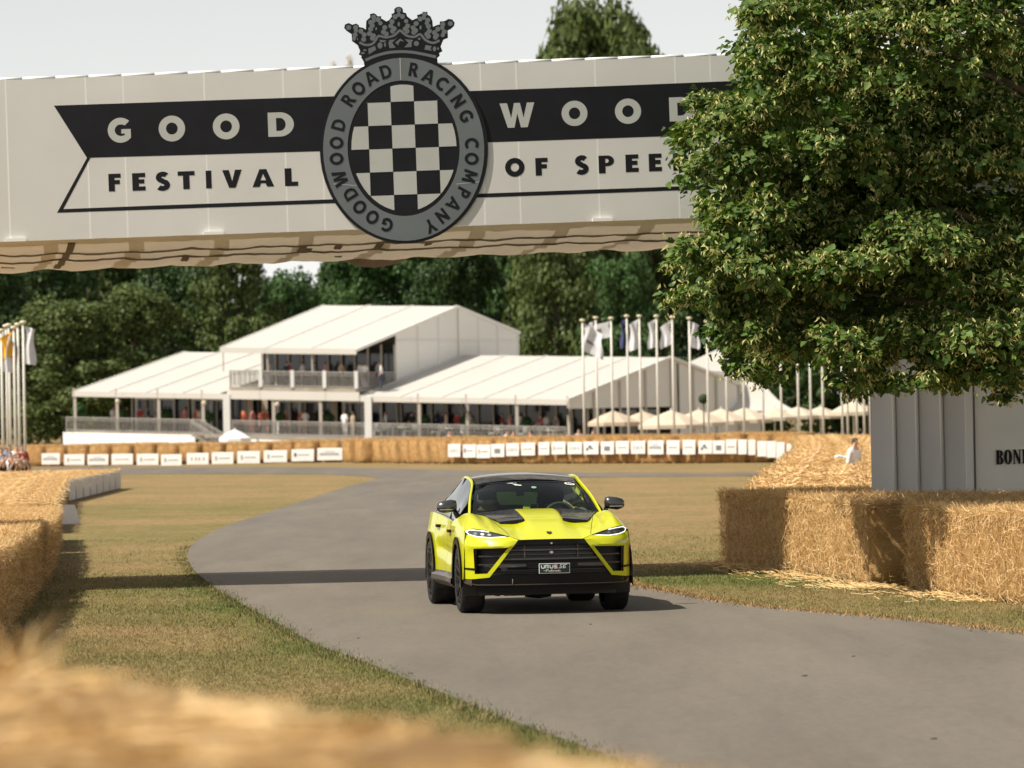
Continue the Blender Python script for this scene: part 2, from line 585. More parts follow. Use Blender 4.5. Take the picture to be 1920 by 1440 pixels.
N = 430000
u = rng.uniform(0, 1, N)
by = 1 / (1 / 36 + u * (1 / 104 - 1 / 36))      # even over the picture, thinning with distance
bx = rng.uniform(-1.02, 1.02, N) * by * 0.0995
keep = ~inside(bx, by, ROAD) & (rng.uniform(0, 1, N) < np.clip((105 - by) / 42, 0, 1))
bx = bx[keep]; by = by[keep]
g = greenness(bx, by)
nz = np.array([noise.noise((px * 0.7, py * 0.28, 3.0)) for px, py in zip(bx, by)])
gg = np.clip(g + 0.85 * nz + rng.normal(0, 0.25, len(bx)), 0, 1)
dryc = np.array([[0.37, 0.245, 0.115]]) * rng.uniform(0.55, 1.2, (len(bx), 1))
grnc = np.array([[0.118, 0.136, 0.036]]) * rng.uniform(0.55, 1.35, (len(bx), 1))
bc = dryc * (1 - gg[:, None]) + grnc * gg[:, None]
hh = rng.uniform(0.008, 0.027, len(bx)) * (0.8 + 0.8 * gg)
V1, F1, C1 = blades(len(bx), bx, by, hh, 0.008 * (by / 60), bc, 1.3)
# taller tufts along the left edge of the track
P = np.array([p for p in LE if p[1] < 95])
seg = np.hypot(*(P[1:] - P[:-1]).T); cum = np.concatenate([[0], np.cumsum(seg)])
n2 = 8500
s = rng.uniform(0, cum[-1], n2)
i = np.clip(np.searchsorted(cum, s) - 1, 0, len(seg) - 1); t = (s - cum[i]) / seg[i]
q = P[i] + (P[i + 1] - P[i]) * t[:, None]
wob = np.array([noise.noise((px * 1.5, py * 1.1, 9.0)) for px, py in q])
nrm = np.stack([-(P[i + 1] - P[i])[:, 1], (P[i + 1] - P[i])[:, 0]], 1) / seg[i][:, None]
off = rng.normal(0.03, 0.09, n2) + wob * 0.13
q = q + nrm * off[:, None]
h2 = rng.uniform(0.02, 0.055, n2) * np.clip(1.0 + 1.1 * wob, 0.3, 2) * np.clip((92 - q[:, 1]) / 25, 0.35, 1)
c2 = np.array([[0.085, 0.105, 0.030]]) * rng.uniform(0.6, 1.5, (n2, 1))
dr2 = rng.uniform(0, 1, n2) < 0.34
c2[dr2] = np.array([0.28, 0.21, 0.10]) * rng.uniform(0.7, 1.2, (dr2.sum(), 1))
V2, F2, C2 = blades(n2, q[:, 0], q[:, 1], h2, 0.011, c2, 0.7)
# straw-coloured litter on the right verge
P = np.array([p for p in RE if p[1] < 80])
seg = np.hypot(*(P[1:] - P[:-1]).T); cum = np.concatenate([[0], np.cumsum(seg)])
n3 = 5000
s = rng.uniform(0, cum[-1], n3)
i = np.clip(np.searchsorted(cum, s) - 1, 0, len(seg) - 1); t = (s - cum[i]) / seg[i]
q = P[i] + (P[i + 1] - P[i]) * t[:, None] + rng.normal(0, 0.1, (n3, 2))
c3 = np.array([[0.33, 0.205, 0.088]]) * rng.uniform(0.5, 1.3, (n3, 1))
V3, F3, C3 = blades(n3, q[:, 0], q[:, 1], rng.uniform(0.012, 0.04, n3), 0.012, c3, 1.5)
for Vx in (V1, V2, V3): Vx[:, 2] += 0.003
V3[:, 2] += 0.017
Vg = np.concatenate([V1, V2, V3]); Fg = np.concatenate([F1, F2 + len(V1), F3 + len(V1) + len(V2)])
grass = link('grass', np_mesh('grass', Vg, Fg, M_BLADE, cols=np.concatenate([C1, C2, C3])))
tag(grass, 'short dry grass with greener tufts along the track edge', 'grass', kind='stuff')

# small stones and leaves dropped on the tarmac
for (px, py, r) in [(1107, 1171, 0.018), (672, 1197, 0.02), (1600, 1231, 0.022), (1508, 1268, 0.03), (1750, 1386, 0.028), (770, 1263, 0.025)]:
    p = G(px, py, 0.02)
    mbp = MB(); mbp.lathe([(0.0, 0.0), (r, 0.004), (r * 0.9, r * 0.35), (0.0, r * 0.5)], 7, p)
    o = mbp.build('pebble', mat('pebble', (0.09, 0.07, 0.05), 0.8) if r != 0.018 else M_DARK)
    tag(o, 'dark speck of grit lying on the grey tarmac', 'pebble', 'grit on the tarmac')
# ---------------------------------------------------------------- straw bales
def bale_mesh(seed, L=2.4, D=1.2, Ht=1.05, nx=20, ny=10, nz=10, amp=0.05):
    """rounded box, base on z=0, front face at y=0 (towards -y), x along the length"""
    rg = random.Random(seed)
    bm = bmesh.new()
    bmesh.ops.create_cube(bm, size=1)
    bmesh.ops.subdivide_edges(bm, edges=bm.edges, cuts=nx // 2 - 1, use_grid_fill=True)
    so = Vector((rg.uniform(0, 99), rg.uniform(0, 99), rg.uniform(0, 99)))
    cuts = sorted(rg.uniform(-0.46, 0.46) for _ in range(5))
    for v in bm.verts:
        p = v.co * 2
        # superellipse rounding of the edges
        k = 14
        m = (abs(p.x) ** k + abs(p.y) ** k + abs(p.z) ** k) ** (1 / k)
        q = p / m * max(abs(p.x), abs(p.y), abs(p.z))
        c = Vector((q.x * L / 2, q.y * D / 2, q.z * Ht / 2))
        nr = Vector((q.x ** 5, q.y ** 5, q.z ** 5)).normalized()
        d = noise.fractal(c * 2.2 + so, 1.0, 2.0, 3) * amp + noise.noise(c * 9 + so) * amp * 0.35
        for cu in cuts:      # flakes: shallow vertical grooves
            d -= 0.055 * math.exp(-((q.x / 2 - cu) / 0.016) ** 2)
        c += nr * d
        c.z = max(c.z, -Ht / 2)
        v.co = c + Vector((0, D / 2, Ht / 2))
    for f in bm.faces: f.smooth = True
    me = bpy.data.meshes.new('straw_bale')
    bm.to_mesh(me); bm.free()
    me.materials.append(M_STRAW)
    return me


def stalk_mesh(seed, n, L=2.4, D=1.2, Ht=1.05, w=0.0048, ln=(0.05, 0.17), stick=0.05, top=0.42, lk=1.0):
    rg = np.random.default_rng(seed)
    face = rg.choice(5, n, p=[0.36 * (1 - top) / 0.55, 0.05, 0.07 * (1 - top) / 0.55 + 0.0, 0.07, 1 - (0.36 * (1 - top) / 0.55 + 0.05 + 0.07 * (1 - top) / 0.55 + 0.07)])
    a = rg.uniform(-0.5, 0.5, n); b = rg.uniform(0, 1, n)
    # favour rims
    rim = rg.uniform(0, 1, n) < 0.25
    b = np.where(rim & (face < 4), 1 - rg.uniform(0, 0.05, n), b)
    P = np.zeros((n, 3)); N_ = np.zeros((n, 3)); T = np.zeros((n, 3))
    for k in range(5):
        s = face == k
        m = s.sum()
        if k == 0: P[s] = np.stack([a[s] * L, np.zeros(m), b[s] * Ht], 1); N_[s] = (0, -1, 0)
        if k == 1: P[s] = np.stack([a[s] * L, np.full(m, D), b[s] * Ht], 1); N_[s] = (0, 1, 0)
        if k == 2: P[s] = np.stack([np.full(m, -L / 2), (a[s] + .5) * D, b[s] * Ht], 1); N_[s] = (-1, 0, 0)
        if k == 3: P[s] = np.stack([np.full(m, L / 2), (a[s] + .5) * D, b[s] * Ht], 1); N_[s] = (1, 0, 0)
        if k == 4: P[s] = np.stack([a[s] * L, b[s] * D, np.full(m, Ht)], 1); N_[s] = (0, 0, 1)
    R = rg.normal(0, 1, (n, 3))
    R[:, 2] *= 0.75
    R -= N_ * (R * N_).sum(1)[:, None]
    R /= np.linalg.norm(R, axis=1)[:, None]
    lift = np.abs(rg.normal(0, 0.28, n)); lift = np.where(rg.uniform(0, 1, n) < 0.06, lift + 0.9, lift) * lk
    T = R + N_ * lift[:, None]; T /= np.linalg.norm(T, axis=1)[:, None]
    ll = rg.uniform(*ln, n)
    base = P + N_ * rg.uniform(-0.015, stick * 0.5, n)[:, None]
    tip = base + T * ll[:, None]
    tip[:, 2] = np.clip(tip[:, 2], 0.004, Ht + 0.10 * lk + 0.01)
    side = np.cross(T, rg.normal(0, 1, (n, 3))); side /= np.linalg.norm(side, axis=1)[:, None]
    ww = w * rg.uniform(0.6, 1.3, n)[:, None] / 2
    V = np.stack([base - side * ww, base + side * ww, tip + side * ww * 0.6, tip - side * ww * 0.6], 1).reshape(-1, 3)
    return np_mesh('loose_straw', V, np.arange(4 * n).reshape(-1, 4), M_STALK)


BALES = [bale_mesh(i) for i in range(5)]
BALES_FAR = [bale_mesh(20 + i, nx=8, amp=0.06) for i in range(3)]
STALKS = [stalk_mesh(i, 10500) for i in range(4)]
STALKS_TOP = [stalk_mesh(10 + i, 4200, top=0.8) for i in range(3)]
STALKS_FAR = [stalk_mesh(40 + i, 1500, w=0.011, ln=(0.06, 0.15), stick=.03) for i in range(3)]
STALKS_FG = [stalk_mesh(60 + i, 4200, top=0.8, w=0.006, lk=0.15, stick=.02) for i in range(2)]
nb = 0


def bale(p, ang, h=1.05, label='straw bale', group=None, lod=0, L=2.4, z=0.0, D=1.2):
    """p: the middle of the front base edge; ang: rotation about z"""
    global nb
    nb += 1
    me = (BALES if lod != 2 else BALES_FAR)[nb % (5 if lod != 2 else 3)]
    o = link('straw_bale', me)
    tag(o, label, 'straw bale', group)
    o.location = (p[0], p[1], z)
    o.rotation_euler = (0, 0, ang + random.uniform(-0.02, 0.02))
    o.scale = (L / 2.4 * random.uniform(0.985, 1.0), D / 1.2, h / 1.05 * random.uniform(0.98, 1.03))
    st = [STALKS, STALKS_TOP, STALKS_FAR, STALKS_FG][lod]
    s = link('loose_straw', st[nb % len(st)], o)
    s['kind'] = 'stuff'
    return o


def wall_rows(pts, rows, h, label, group, lod=0, L=2.4, D=1.2, side=1, skip=None, h_end=None, lods=None, z=0.0, labels=None, gap=0.0, bump=None):
    """bales end to end along the polyline pts (walked away from the camera); further rows lie behind on the given side (+1: to the right)"""
    pts = [Vector((p[0], p[1])) for p in pts]
    seg = [(pts[i + 1] - pts[i]).length for i in range(len(pts) - 1)]
    tot = sum(seg)
    n = max(1, round(tot / L)); step = tot / n
    k = 0
    made = []
    for i in range(n):
        s = (i + 0.5) * step
        j = 0
        while j < len(seg) - 1 and s > seg[j]:
            s -= seg[j]; j += 1
        d = (pts[j + 1] - pts[j]).normalized()
        p = pts[j] + d * s
        nr = Vector((d.y, -d.x)) * side        # right of the walking direction
        ang = math.atan2(nr.y, nr.x) - PI / 2   # local +y (depth) points along nr
        hh = h if h_end is None else h + (h_end - h) * (i + 0.5) / n
        for r in range(rows):
            c = p + nr * (r * D * 1.0 + random.uniform(-0.03, 0.03) + (bump[i] if bump and r == 0 else 0))
            if skip and skip(c.x + nr.x * D / 2, c.y + nr.y * D / 2): continue
            lb = label
            if labels and r == 0 and i < len(labels) and labels[i]: lb = labels[i]
            g = group
            made.append(bale((c.x, c.y), ang, hh, lb, g, (lods[min(r, len(lods) - 1)] if lods else lod), step * 1.01 - gap, z, D))
    return made


# right wall: walked from the near end away from the camera
R5 = (7.55, 51.0)
R0 = Vector((3.07, 77.6, 0)); R1 = G(1481, 1076); R2 = G(1618, 1099); R3 = G(1692, 1106); R4 = G(1885, 1131)
tower_box = lambda x, y: (y > 72.6 - 0.0 and 5.15 < x and y < 80)
near_lab = ['sunlit straw bale cut by the right edge of the frame', None, None]
wall_rows([R4, R3], 5, 1.05, 'straw bale in the rows behind the sunlit front bales on the right', 'straw bales along the right of the track', lods=[0, 1],
          labels=['sunlit straw bale beneath the black lettering, second from the right frame edge', 'sunlit straw bale just right of the deep dark gap in the right wall'], gap=.05, skip=lambda x, y: tower_box(x, y))
wall_rows([(7.1, 54.0), R4], 5, 1.05, 'straw bale in the rows behind the sunlit front bales on the right', 'straw bales along the right of the track', lods=[0, 1],
          labels=[None, 'sunlit straw bale at the right edge of the frame'])
a = Vector((R2.x, R2.y)); b_ = Vector((R1.x, R1.y))
wall_rows([(R2.x + 0.10, R2.y - 0.2), R1], 4, 1.04, 'straw bale in the rows behind the sunlit front bales on the right', 'straw bales along the right of the track', lods=[0, 1],
          labels=['sunlit straw bale just left of the deep dark gap in the right wall', 'sunlit straw bale at the corner where the bridge shadow begins'], gap=.05, skip=lambda x, y: tower_box(x, y))
wall_rows([R1, R0], 3, 1.05, 'straw bale behind the shaded end of the right wall', 'straw bales along the right of the track', lods=[0, 1],
          labels=['shaded straw bale beside the sunlit corner bale', 'shaded straw bale, third from the far end of the dark stretch', 'shaded straw bale, second from the far end of the dark stretch',
                  'shaded straw bale at the far left end of the dark stretch'], L=2.1, gap=.06, skip=lambda x, y: tower_box(x, y))
# long wall running away beyond it
Q = [(3.55, 79.0), (4.75, 98), (8.0, 147), (11.0, 204)]
wall_rows(Q, 2, 1.03, 'straw bale in the long wall running away left of the white tower', 'bales of the long receding wall', lod=2, L=3.4, D=1.8,
          skip=lambda x, y: math.hypot(x - 7.35, y - 111.5) < 1.05 or tower_box(x, y))

# left wall along the inside of the bend
LFT = 'straw bales along the left of the track'
wall_rows([(-5.25, 49.0), (-5.6, 56.8), (-6.67, 73.5)], 3, 0.98, 'straw bale in the flat straw top left of the track', LFT, lods=[0, 1], side=-1, h_end=0.86,
          labels=['nearest straw bale of the shaded left wall, partly out of frame'] + ['shaded straw bale in the nearer half of the left wall'] * 12)
wall_rows([(-6.67, 73.6), (-7.9, 90)], 3, 0.80, 'straw bale in the flat straw top left of the track', LFT, lods=[0, 1], side=-1, h_end=0.68,
          labels=['shaded straw bale in the farther half of the left wall, before the gap'] * 12)
wall_rows([(-7.95, 90.5), (-8.75, 99.5)], 3, 0.66, 'straw bale in the flat straw top left of the track', LFT, lods=[0, 1], side=-1, h_end=0.62,
          labels=['shaded straw bale beside the gap in the left wall'] * 6)
wall_rows([(-9.3, 105), (-12.4, 144), (-12.75, 168)], 3, 0.62, 'low straw bale in the far end of the flat left straw', LFT, lods=[2, 2], side=-1, L=3.0, D=2.2,
          labels=['low straw bale under the grey boards at the far left wall'] * 40)

# far walls across the back of the junction
FARG = 'straw bales across the back of the junction'


def far_wall(pa, pb, h, label, rows=1, L=1.25, skipf=None, dark=None):
    a = G(*pa); b2 = G(*pb)
    d = Vector((b2.x - a.x, b2.y - a.y)); n = max(1, round(d.length / L)); st = d.length / n; d.normalize()
    nr = Vector((-d.y, d.x))
    ang = math.atan2(d.y, d.x)
    for i in range(n):
        for r in range(rows):
            jit = random.uniform(-0.1, 0.1) + (0.5 if (dark and i in dark and r == 0) else 0)
            c = Vector((a.x, a.y)) + d * ((i + 0.5) * st) + nr * (r * 1.2 + jit)
            bale((c.x, c.y), ang, h, label.rstrip(','), FARG, 2, st * 0.99)


far_wall((-40, 876), (640, 867), 1.0, 'straw bale of the far left wall behind the white boards,')
far_wall((644, 868), (838, 870), 1.08, 'bare straw bale between the two far runs of white boards,', dark=(2, 3, 4))
far_wall((840, 870), (1300, 869), 1.12, 'straw bale of the far right wall behind the white boards,')
far_wall((1300, 869), (1496, 867), 1.16, 'straw bale at the right end of the far wall behind boards,')

# foreground bales close to the camera, out of focus
FG = 'out of focus straw bales right in front of the camera'
fgA = [(-1.42, 11.35), (-1.0, 10.39), (-0.217, 8.16), (0.268, 6.73), (0.40, 6.2)]
fl = ['blurred straw bale at the left end of the foreground', 'blurred straw bale in the middle of the foreground', 'blurred straw bale at the bottom of the frame, second nearest the camera', 'blurred straw bale at the bottom of the frame, nearest the camera']
M_STRAWFG = M_STRAW
for i, (p, q) in enumerate(zip(fgA[:-1], fgA[1:])):
    p = Vector(p); q = Vector(q); d = q - p; L_ = d.length
    nr = Vector((d.y, -d.x)).normalized()      # walked towards the camera: depth lies to the left
    ang = math.atan2(nr.y, nr.x) - PI / 2
    c = (p + q) / 2
    th_ = (0.992, 0.994, 0.992, 0.985)[i]
    for r in range(2):
        cc = c + nr * (r * 1.2)
        for lv in (0, 1):
            lb = (fl[i] if r == 0 else 'blurred straw bale in the nearer rows of the foreground') + (', lower tier' if lv == 0 else '')
            o = bale((cc.x, cc.y), ang, 0.87, lb, FG, 3, L_ * 1.02, z=0.0 if lv == 0 else th_); o.scale.z = th_ / 1.05; o.scale.z = 0.87 / 1.05
# straw spilled along the foot of the right wall
nS = 1500
wp_ = [R4, R3, R2, R1, R0]
sx, sy = [], []
for _ in range(nS):
    k = rng.integers(0, 4); t = rng.uniform()
    p = wp_[k] * (1 - t) + wp_[k + 1] * t
    sx.append(p.x - abs(rng.normal(0, 0.42)) + 0.03); sy.append(p.y + rng.normal(0, 0.1))
sx = np.array(sx); sy = np.array(sy); an = rng.uniform(0, PI, nS); ll = rng.uniform(.05, .2, nS) / 2
dx, dy = np.cos(an) * ll, np.sin(an) * ll; z0 = rng.uniform(.015, .04, nS); z1 = z0 + rng.uniform(-.01, .04, nS)
wv = .004
Vt = np.stack([np.stack([sx - dx, sy - dy, z0], 1), np.stack([sx - dx + wv, sy - dy + wv, z0 + .004], 1), np.stack([sx + dx + wv, sy + dy + wv, z1 + .004], 1), np.stack([sx + dx, sy + dy, z1], 1)], 1).reshape(-1, 3)
o = link('scattered_straw', np_mesh('scattered_straw', Vt, np.arange(4 * nS).reshape(-1, 4), M_STALK))
tag(o, 'loose straw spilled on the grass along the foot of the right bales', 'straw', kind='stuff')
# tuft of straw sticking up at the left of the foreground
nT = 45
tb = rng.normal((-0.98, 10.2, 1.86), (0.04, 0.2, 0.02), (nT, 3))
tt = tb + np.stack([rng.normal(0.02, 0.07, nT), rng.normal(0, 0.05, nT), rng.uniform(0.03, 0.09, nT)], 1)
sd = np.array([[0.004, 0.001, 0.0]])
Vt = np.stack([tb - sd, tb + sd, tt + sd * 0.5, tt - sd * 0.5], 1).reshape(-1, 3)
o = link('straw_tuft', np_mesh('straw_tuft', Vt, np.arange(4 * nT).reshape(-1, 4), M_STALK))
tag(o, 'blurred tuft of loose straw standing up at the left of the foreground', 'straw', kind='stuff')
# ---------------------------------------------------------------- letters as polygons, cap height 1
def arcp(cx, cy, rx, ry, a0, a1, n=14):
    return [(cx + rx * math.cos(math.radians(a0 + (a1 - a0) * i / n)), cy + ry * math.sin(math.radians(a0 + (a1 - a0) * i / n))) for i in range(n + 1)]


def stroke(pts, w):
    L_ = []; R_ = []
    n = len(pts)
    for i, p in enumerate(pts):
        a = pts[max(i - 1, 0)]; b = pts[min(i + 1, n - 1)]
        dx, dy = b[0] - a[0], b[1] - a[1]; m = math.hypot(dx, dy) or 1
        L_.append((p[0] - dy / m * w / 2, p[1] + dx / m * w / 2)); R_.append((p[0] + dy / m * w / 2, p[1] - dx / m * w / 2))
    return L_ + R_[::-1]


def glyph(ch, w=0.27):
    """-> (advance width, loops)"""
    h = w * 0.8
    if ch == 'I': return w, [[(0, 0), (w, 0), (w, 1), (0, 1)]]
    if ch == 'L': return 0.58, [[(0, 0), (.58, 0), (.58, h), (w, h), (w, 1), (0, 1)]]
    if ch in 'EF':
        W_ = 0.6; m0, m1 = .5 - h / 2 + .02, .5 + h / 2 + .02
        p = [(w, m0), (W_ * .92, m0), (W_ * .92, m1), (w, m1), (w, 1 - h), (W_, 1 - h), (W_, 1), (0, 1), (0, 0)]
        return W_, [p + ([(W_, 0), (W_, h), (w, h)] if ch == 'E' else [(w, 0)])]
    if ch == 'T': return .78, [[(.39 - w / 2, 0), (.39 + w / 2, 0), (.39 + w / 2, 1 - h), (.78, 1 - h), (.78, 1), (0, 1), (0, 1 - h), (.39 - w / 2, 1 - h)]]
    if ch == 'H':
        W_ = .82; return W_, [[(0, 0), (w, 0), (w, .5 - h / 2), (W_ - w, .5 - h / 2), (W_ - w, 0), (W_, 0), (W_, 1), (W_ - w, 1), (W_ - w, .5 + h / 2), (w, .5 + h / 2), (w, 1), (0, 1)]]
    if ch == 'V': return .98, [[(0, 1), (w * 1.12, 1), (.49, .36), (.98 - w * 1.12, 1), (.98, 1), (.49 + w * .55, 0), (.49 - w * .55, 0)]]
    if ch == 'A':
        W_ = 1.04; c = W_ / 2
        return W_, [[(0, 0), (c - w * .55, 1), (c + w * .55, 1), (W_, 0), (W_ - w * 1.12, 0), (W_ - w * 1.12 - .075, .2), (w * 1.12 + .075, .2), (w * 1.12, 0)],
                    [(c, .74), (c - .135, .37), (c + .135, .37)]]
    if ch == 'W': return 1.4, [[(0, 1), (.3, 1), (.45, .38), (.58, 1), (.82, 1), (.95, .38), (1.1, 1), (1.4, 1), (1.1, 0), (.83, 0), (.7, .58), (.57, 0), (.3, 0)]]
    if ch == 'N': return .88, [[(0, 0), (0, 1), (w, 1), (.88 - w, .43), (.88 - w, 1), (.88, 1), (.88, 0), (.88 - w, 0), (w, .57), (w, 0)]]
    if ch == 'M': return 1.04, [[(0, 0), (.06, 1), (.30, 1), (.52, .5), (.74, 1), (.98, 1), (1.04, 0), (.79, 0), (.75, .56), (.60, .16), (.44, .16), (.29, .56), (.25, 0)]]
    if ch == 'Y': return .95, [[(0, 1), (w * 1.15, 1), (.475, .66), (.95 - w * 1.15, 1), (.95, 1), (.475 + w / 2, .42), (.475 + w / 2, 0), (.475 - w / 2, 0), (.475 - w / 2, .42)]]
    if ch == 'O':
        return 1.04, [arcp(.52, .5, .52, .515, 0, 360, 32)[:-1], arcp(.52, .5, .52 - w, .515 - w * .95, 0, 360, 28)[:-1]]
    if ch == 'D':
        return .92, [[(0, 0), (.42, 0)] + arcp(.42, .5, .5, .5, -90, 90, 16)[1:-1] + [(.42, 1), (0, 1)],
                     [(w, h), (.42, h)] + arcp(.42, .5, .5 - w, .5 - h, -90, 90, 14)[1:-1] + [(.42, 1 - h), (w, 1 - h)]]
    if ch == 'P':
        return .70, [[(0, 0), (w, 0), (w, .40), (.40, .40)] + arcp(.40, .70, .30, .30, -90, 90, 12)[1:-1] + [(.40, 1), (0, 1)],
                     [(w, .58), (.36, .58)] + arcp(.36, .70, .10, .12, -90, 90, 8)[1:-1] + [(.36, .82), (w, .82)]]
    if ch == 'R':
        return .80, [[(0, 0), (w, 0), (w, .40), (.29, .40), (.50, 0), (.80, 0), (.55, .45)] + arcp(.40, .71, .29, .29, -58, 90, 10)[1:-1] + [(.40, 1), (0, 1)],
                     [(w, .58), (.36, .58)] + arcp(.36, .70, .10, .12, -90, 90, 8)[1:-1] + [(.36, .82), (w, .82)]]
    if ch == 'B':
        return .74, [[(0, 0), (.42, 0)] + arcp(.42, .29, .32, .29, -90, 62, 10)[1:] + arcp(.40, .75, .28, .25, -50, 90, 10)[:-1] + [(.40, 1), (0, 1)],
                     [(w, .15), (.38, .15)] + arcp(.38, .29, .11, .14, -90, 90, 8)[1:-1] + [(.38, .43), (w, .43)],
                     [(w, .60), (.36, .60)] + arcp(.36, .735, .10, .135, -90, 90, 8)[1:-1] + [(.36, .87), (w, .87)]]
    if ch == 'C':
        return .92, [arcp(.54, .5, .54, .515, 48, 312, 24) + arcp(.56, .5, .56 - w, .515 - w * .95, 308, 52, 20)]
    if ch == 'G':
        return .96, [arcp(.53, .5, .53, .515, 46, 318, 24) + [(.95, .18), (.95, .54), (.56, .54), (.56, .36), (.70, .36), (.70, .27)] + arcp(.55, .5, .55 - w, .515 - w * .95, 300, 52, 20)]
    if ch == 'S':
        pts = arcp(.34, .715, .21, .185, 35, 262, 12) + arcp(.31, .29, .23, .19, 82, -142, 12)
        return .62, [stroke(pts, w * .92)]
    if ch == '5': return .6, [stroke([(.55, .93), (.12, .93), (.10, .55)] + arcp(.28, .33, .25, .26, 110, -130, 10), .16)]
    if ch == '2': return .6, [stroke(arcp(.29, .70, .22, .22, 160, -20, 8) + [(.08, .09), (.58, .09)], .16)]
    if ch == 'U': return .74, [stroke([(.12, 1), (.12, .35)] + arcp(.37, .35, .25, .26, 180, 360, 10)[1:-1] + [(.62, .35), (.62, 1)], .22)]
    return .5, []


# ---------------------------------------------------------------- the footbridge over the track
BN = Vector((-0.14, 1.0, 0)).normalized()   # away from the camera, square to the bridge's face
B0 = Vector((0, 70.5, 0))
BT = 5.2


def BW(px, py, off=0.0):
    """photograph point on the bridge's front face, off metres behind it"""
    r = ray(px, py)
    t = ((B0 + BN * off) - EYE).dot(BN) / r.dot(BN)
    return EYE + r * t


def top_y(px): return 150.5 - 0.0343 * px
def bot_y(px): return 453 - 0.0345 * px


bl = BW(640, 453)
bridge = thing('footbridge', 'white clad footbridge with black lettering spanning the track', 'bridge', (bl.x, bl.y, 0))
M_PVC = mat('silver_white_pvc', (0.70, 0.69, 0.655), 0.5, var=0.05, scale=0.7, bump=0.12, bscale=1.6, trans=0.10)
M_SEAM = mat('pvc_seam', (0.80, 0.79, 0.75), 0.45)
M_PVCGAP = mat('seam_shadow', (0.22, 0.22, 0.22), 0.7)
joints = [-420, -210, 15, 165, 235, 387, 535, 605, 705, 830, 905, 972, 1120, 1270, 1336, 1480, 1640, 1800, 2000]
for a, b in zip(joints[:-1], joints[1:]):
    mb = MB()
    # a slightly billowed sheet of cloth with thickness
    nxp, nyp = 6, 8
    front = []
    e = 0.35
    ph = random.uniform(0, 9)
    lean = -0.034
    for j in range(nyp + 1):
        row = []
        for i in range(nxp + 1):
            u = i / nxp; v = j / nyp
            px = a + e + (b - a - 2 * e) * u
            py = top_y(px) + (bot_y(px) - top_y(px)) * v
            px += (v - 0.5) * 300 * 0.034
            bill = 0.0
            row.append(BW(px, py, bill))
        front.append(row)
    mb.grid(front, flip=True)
    k = len(mb.v)
    back = [[p + BN * 0.03 for p in row] for row in front]
    mb.grid(back)
    mb.build('panel', M_PVC, bridge, smooth=True)
    mb = MB()
    pt, pb = BW(b - 5, top_y(b), 0.0054), BW(b + 5, bot_y(b), 0.0054)
    mb.bar(pt, pb, 0.022, 0.012, up=BN)
    mb.build('seam', M_SEAM, bridge)
# welded hems and tension bars at the bottom edge
for px in (30, 400, 1130):
    mb = MB(); mb.bar(BW(px - 19, bot_y(px) - 1.5, -0.03), BW(px + 19, bot_y(px) - 2.5, -0.03), 0.05, 0.04, up=(0, 0, 1)); mb.build('tension_bar', M_SEAM, bridge)
# top rail of padded sections
tops = [-420] + list(range(-330, 2000, 62)) + [2000]
for a, b in zip(tops[:-1], tops[1:]):
    mb = MB()
    mb.tube([BW(a + .6, top_y(a) - 1.0, 0.03), BW((a + b) / 2, top_y((a + b) / 2) - 1.4, 0.03), BW(b - .6, top_y(b) - 1.0, 0.03)], 0.024, 8)
    mb.build('top_rail', M_WHITE, bridge, smooth=True)
# rear face, deck and canvas underside
mb = MB()
q = [BW(px, py, 0.05) for px, py in ((-420, top_y(-420)), (2000, top_y(2000)))]
dz = 0.30
v0 = [BW(-420, top_y(-420), 0.06), BW(2000, top_y(2000), 0.06), BW(2000, bot_y(2000) - 3, 0.06), BW(-420, bot_y(-420) - 3, 0.06)]
mb.hexa([v0[3] + BN * (BT - .05), v0[2] + BN * (BT - .05), v0[2] + BN * BT, v0[3] + BN * BT, v0[0] + BN * (BT - .05), v0[1] + BN * (BT - .05), v0[1] + BN * BT, v0[0] + BN * BT])
mb.build('rear_cladding', M_PVC, bridge)
M_TAN = mat('tan_canvas', (0.84, 0.76, 0.63), 0.8, var=0.10, scale=1.4, bump=0.5, bscale=5, trans=0.10)
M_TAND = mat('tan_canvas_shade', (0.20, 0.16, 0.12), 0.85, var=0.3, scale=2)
prof = [(0.02, 0.0), (0.35, -0.03), (0.75, -0.10), (1.05, -0.135), (1.12, -0.075), (1.35, -0.10), (1.75, -0.16), (2.0, -0.19), (2.08, -0.13), (2.35, -0.17), (2.75, -0.225), (2.86, -0.17), (3.2, -0.205), (3.7, -0.235), (4.2, -0.25), (4.3, -0.14)]
prof = [(d * BT / 4.3, z) for d, z in prof]
rows = []
for i in range(0, 181):
    px = -420 + 2420 * i / 180
    base = BW(px, bot_y(px) + 0.5, 0.0)
    row = []
    for j, (d, z) in enumerate(prof):
        wv = 0.018 * noise.noise((px * 0.012, j * 1.7, 1.0)) + 0.012 * noise.noise((px * 0.05, j * 0.9, 5.0))
        sag = 0.03 * abs(math.sin(px / 124 * PI)) * (0.3 + j / 15)
        row.append(base + BN * d + Vector((0, 0, z + (wv if j else 0) - sag * (1 if j else 0))))
    rows.append(row)
mb = MB(); mb.grid(rows)
mb.build('underside_canvas', M_TAN, bridge, smooth=True, recalc=False)
mb = MB()
ups = [[p + Vector((0, 0, 0.3)) for p in (r[0], r[-1])] for r in rows[::12]]
for k in range(0, len(ups) - 1):      # steel cross beams carry an open walkway grating
    a_, b_ = ups[k]; mb.bar(a_ + BN * .1, b_ - BN * .1, .10, .14)
tag(mb.build('cross_beams', M_TAND, bridge), kind='stuff')
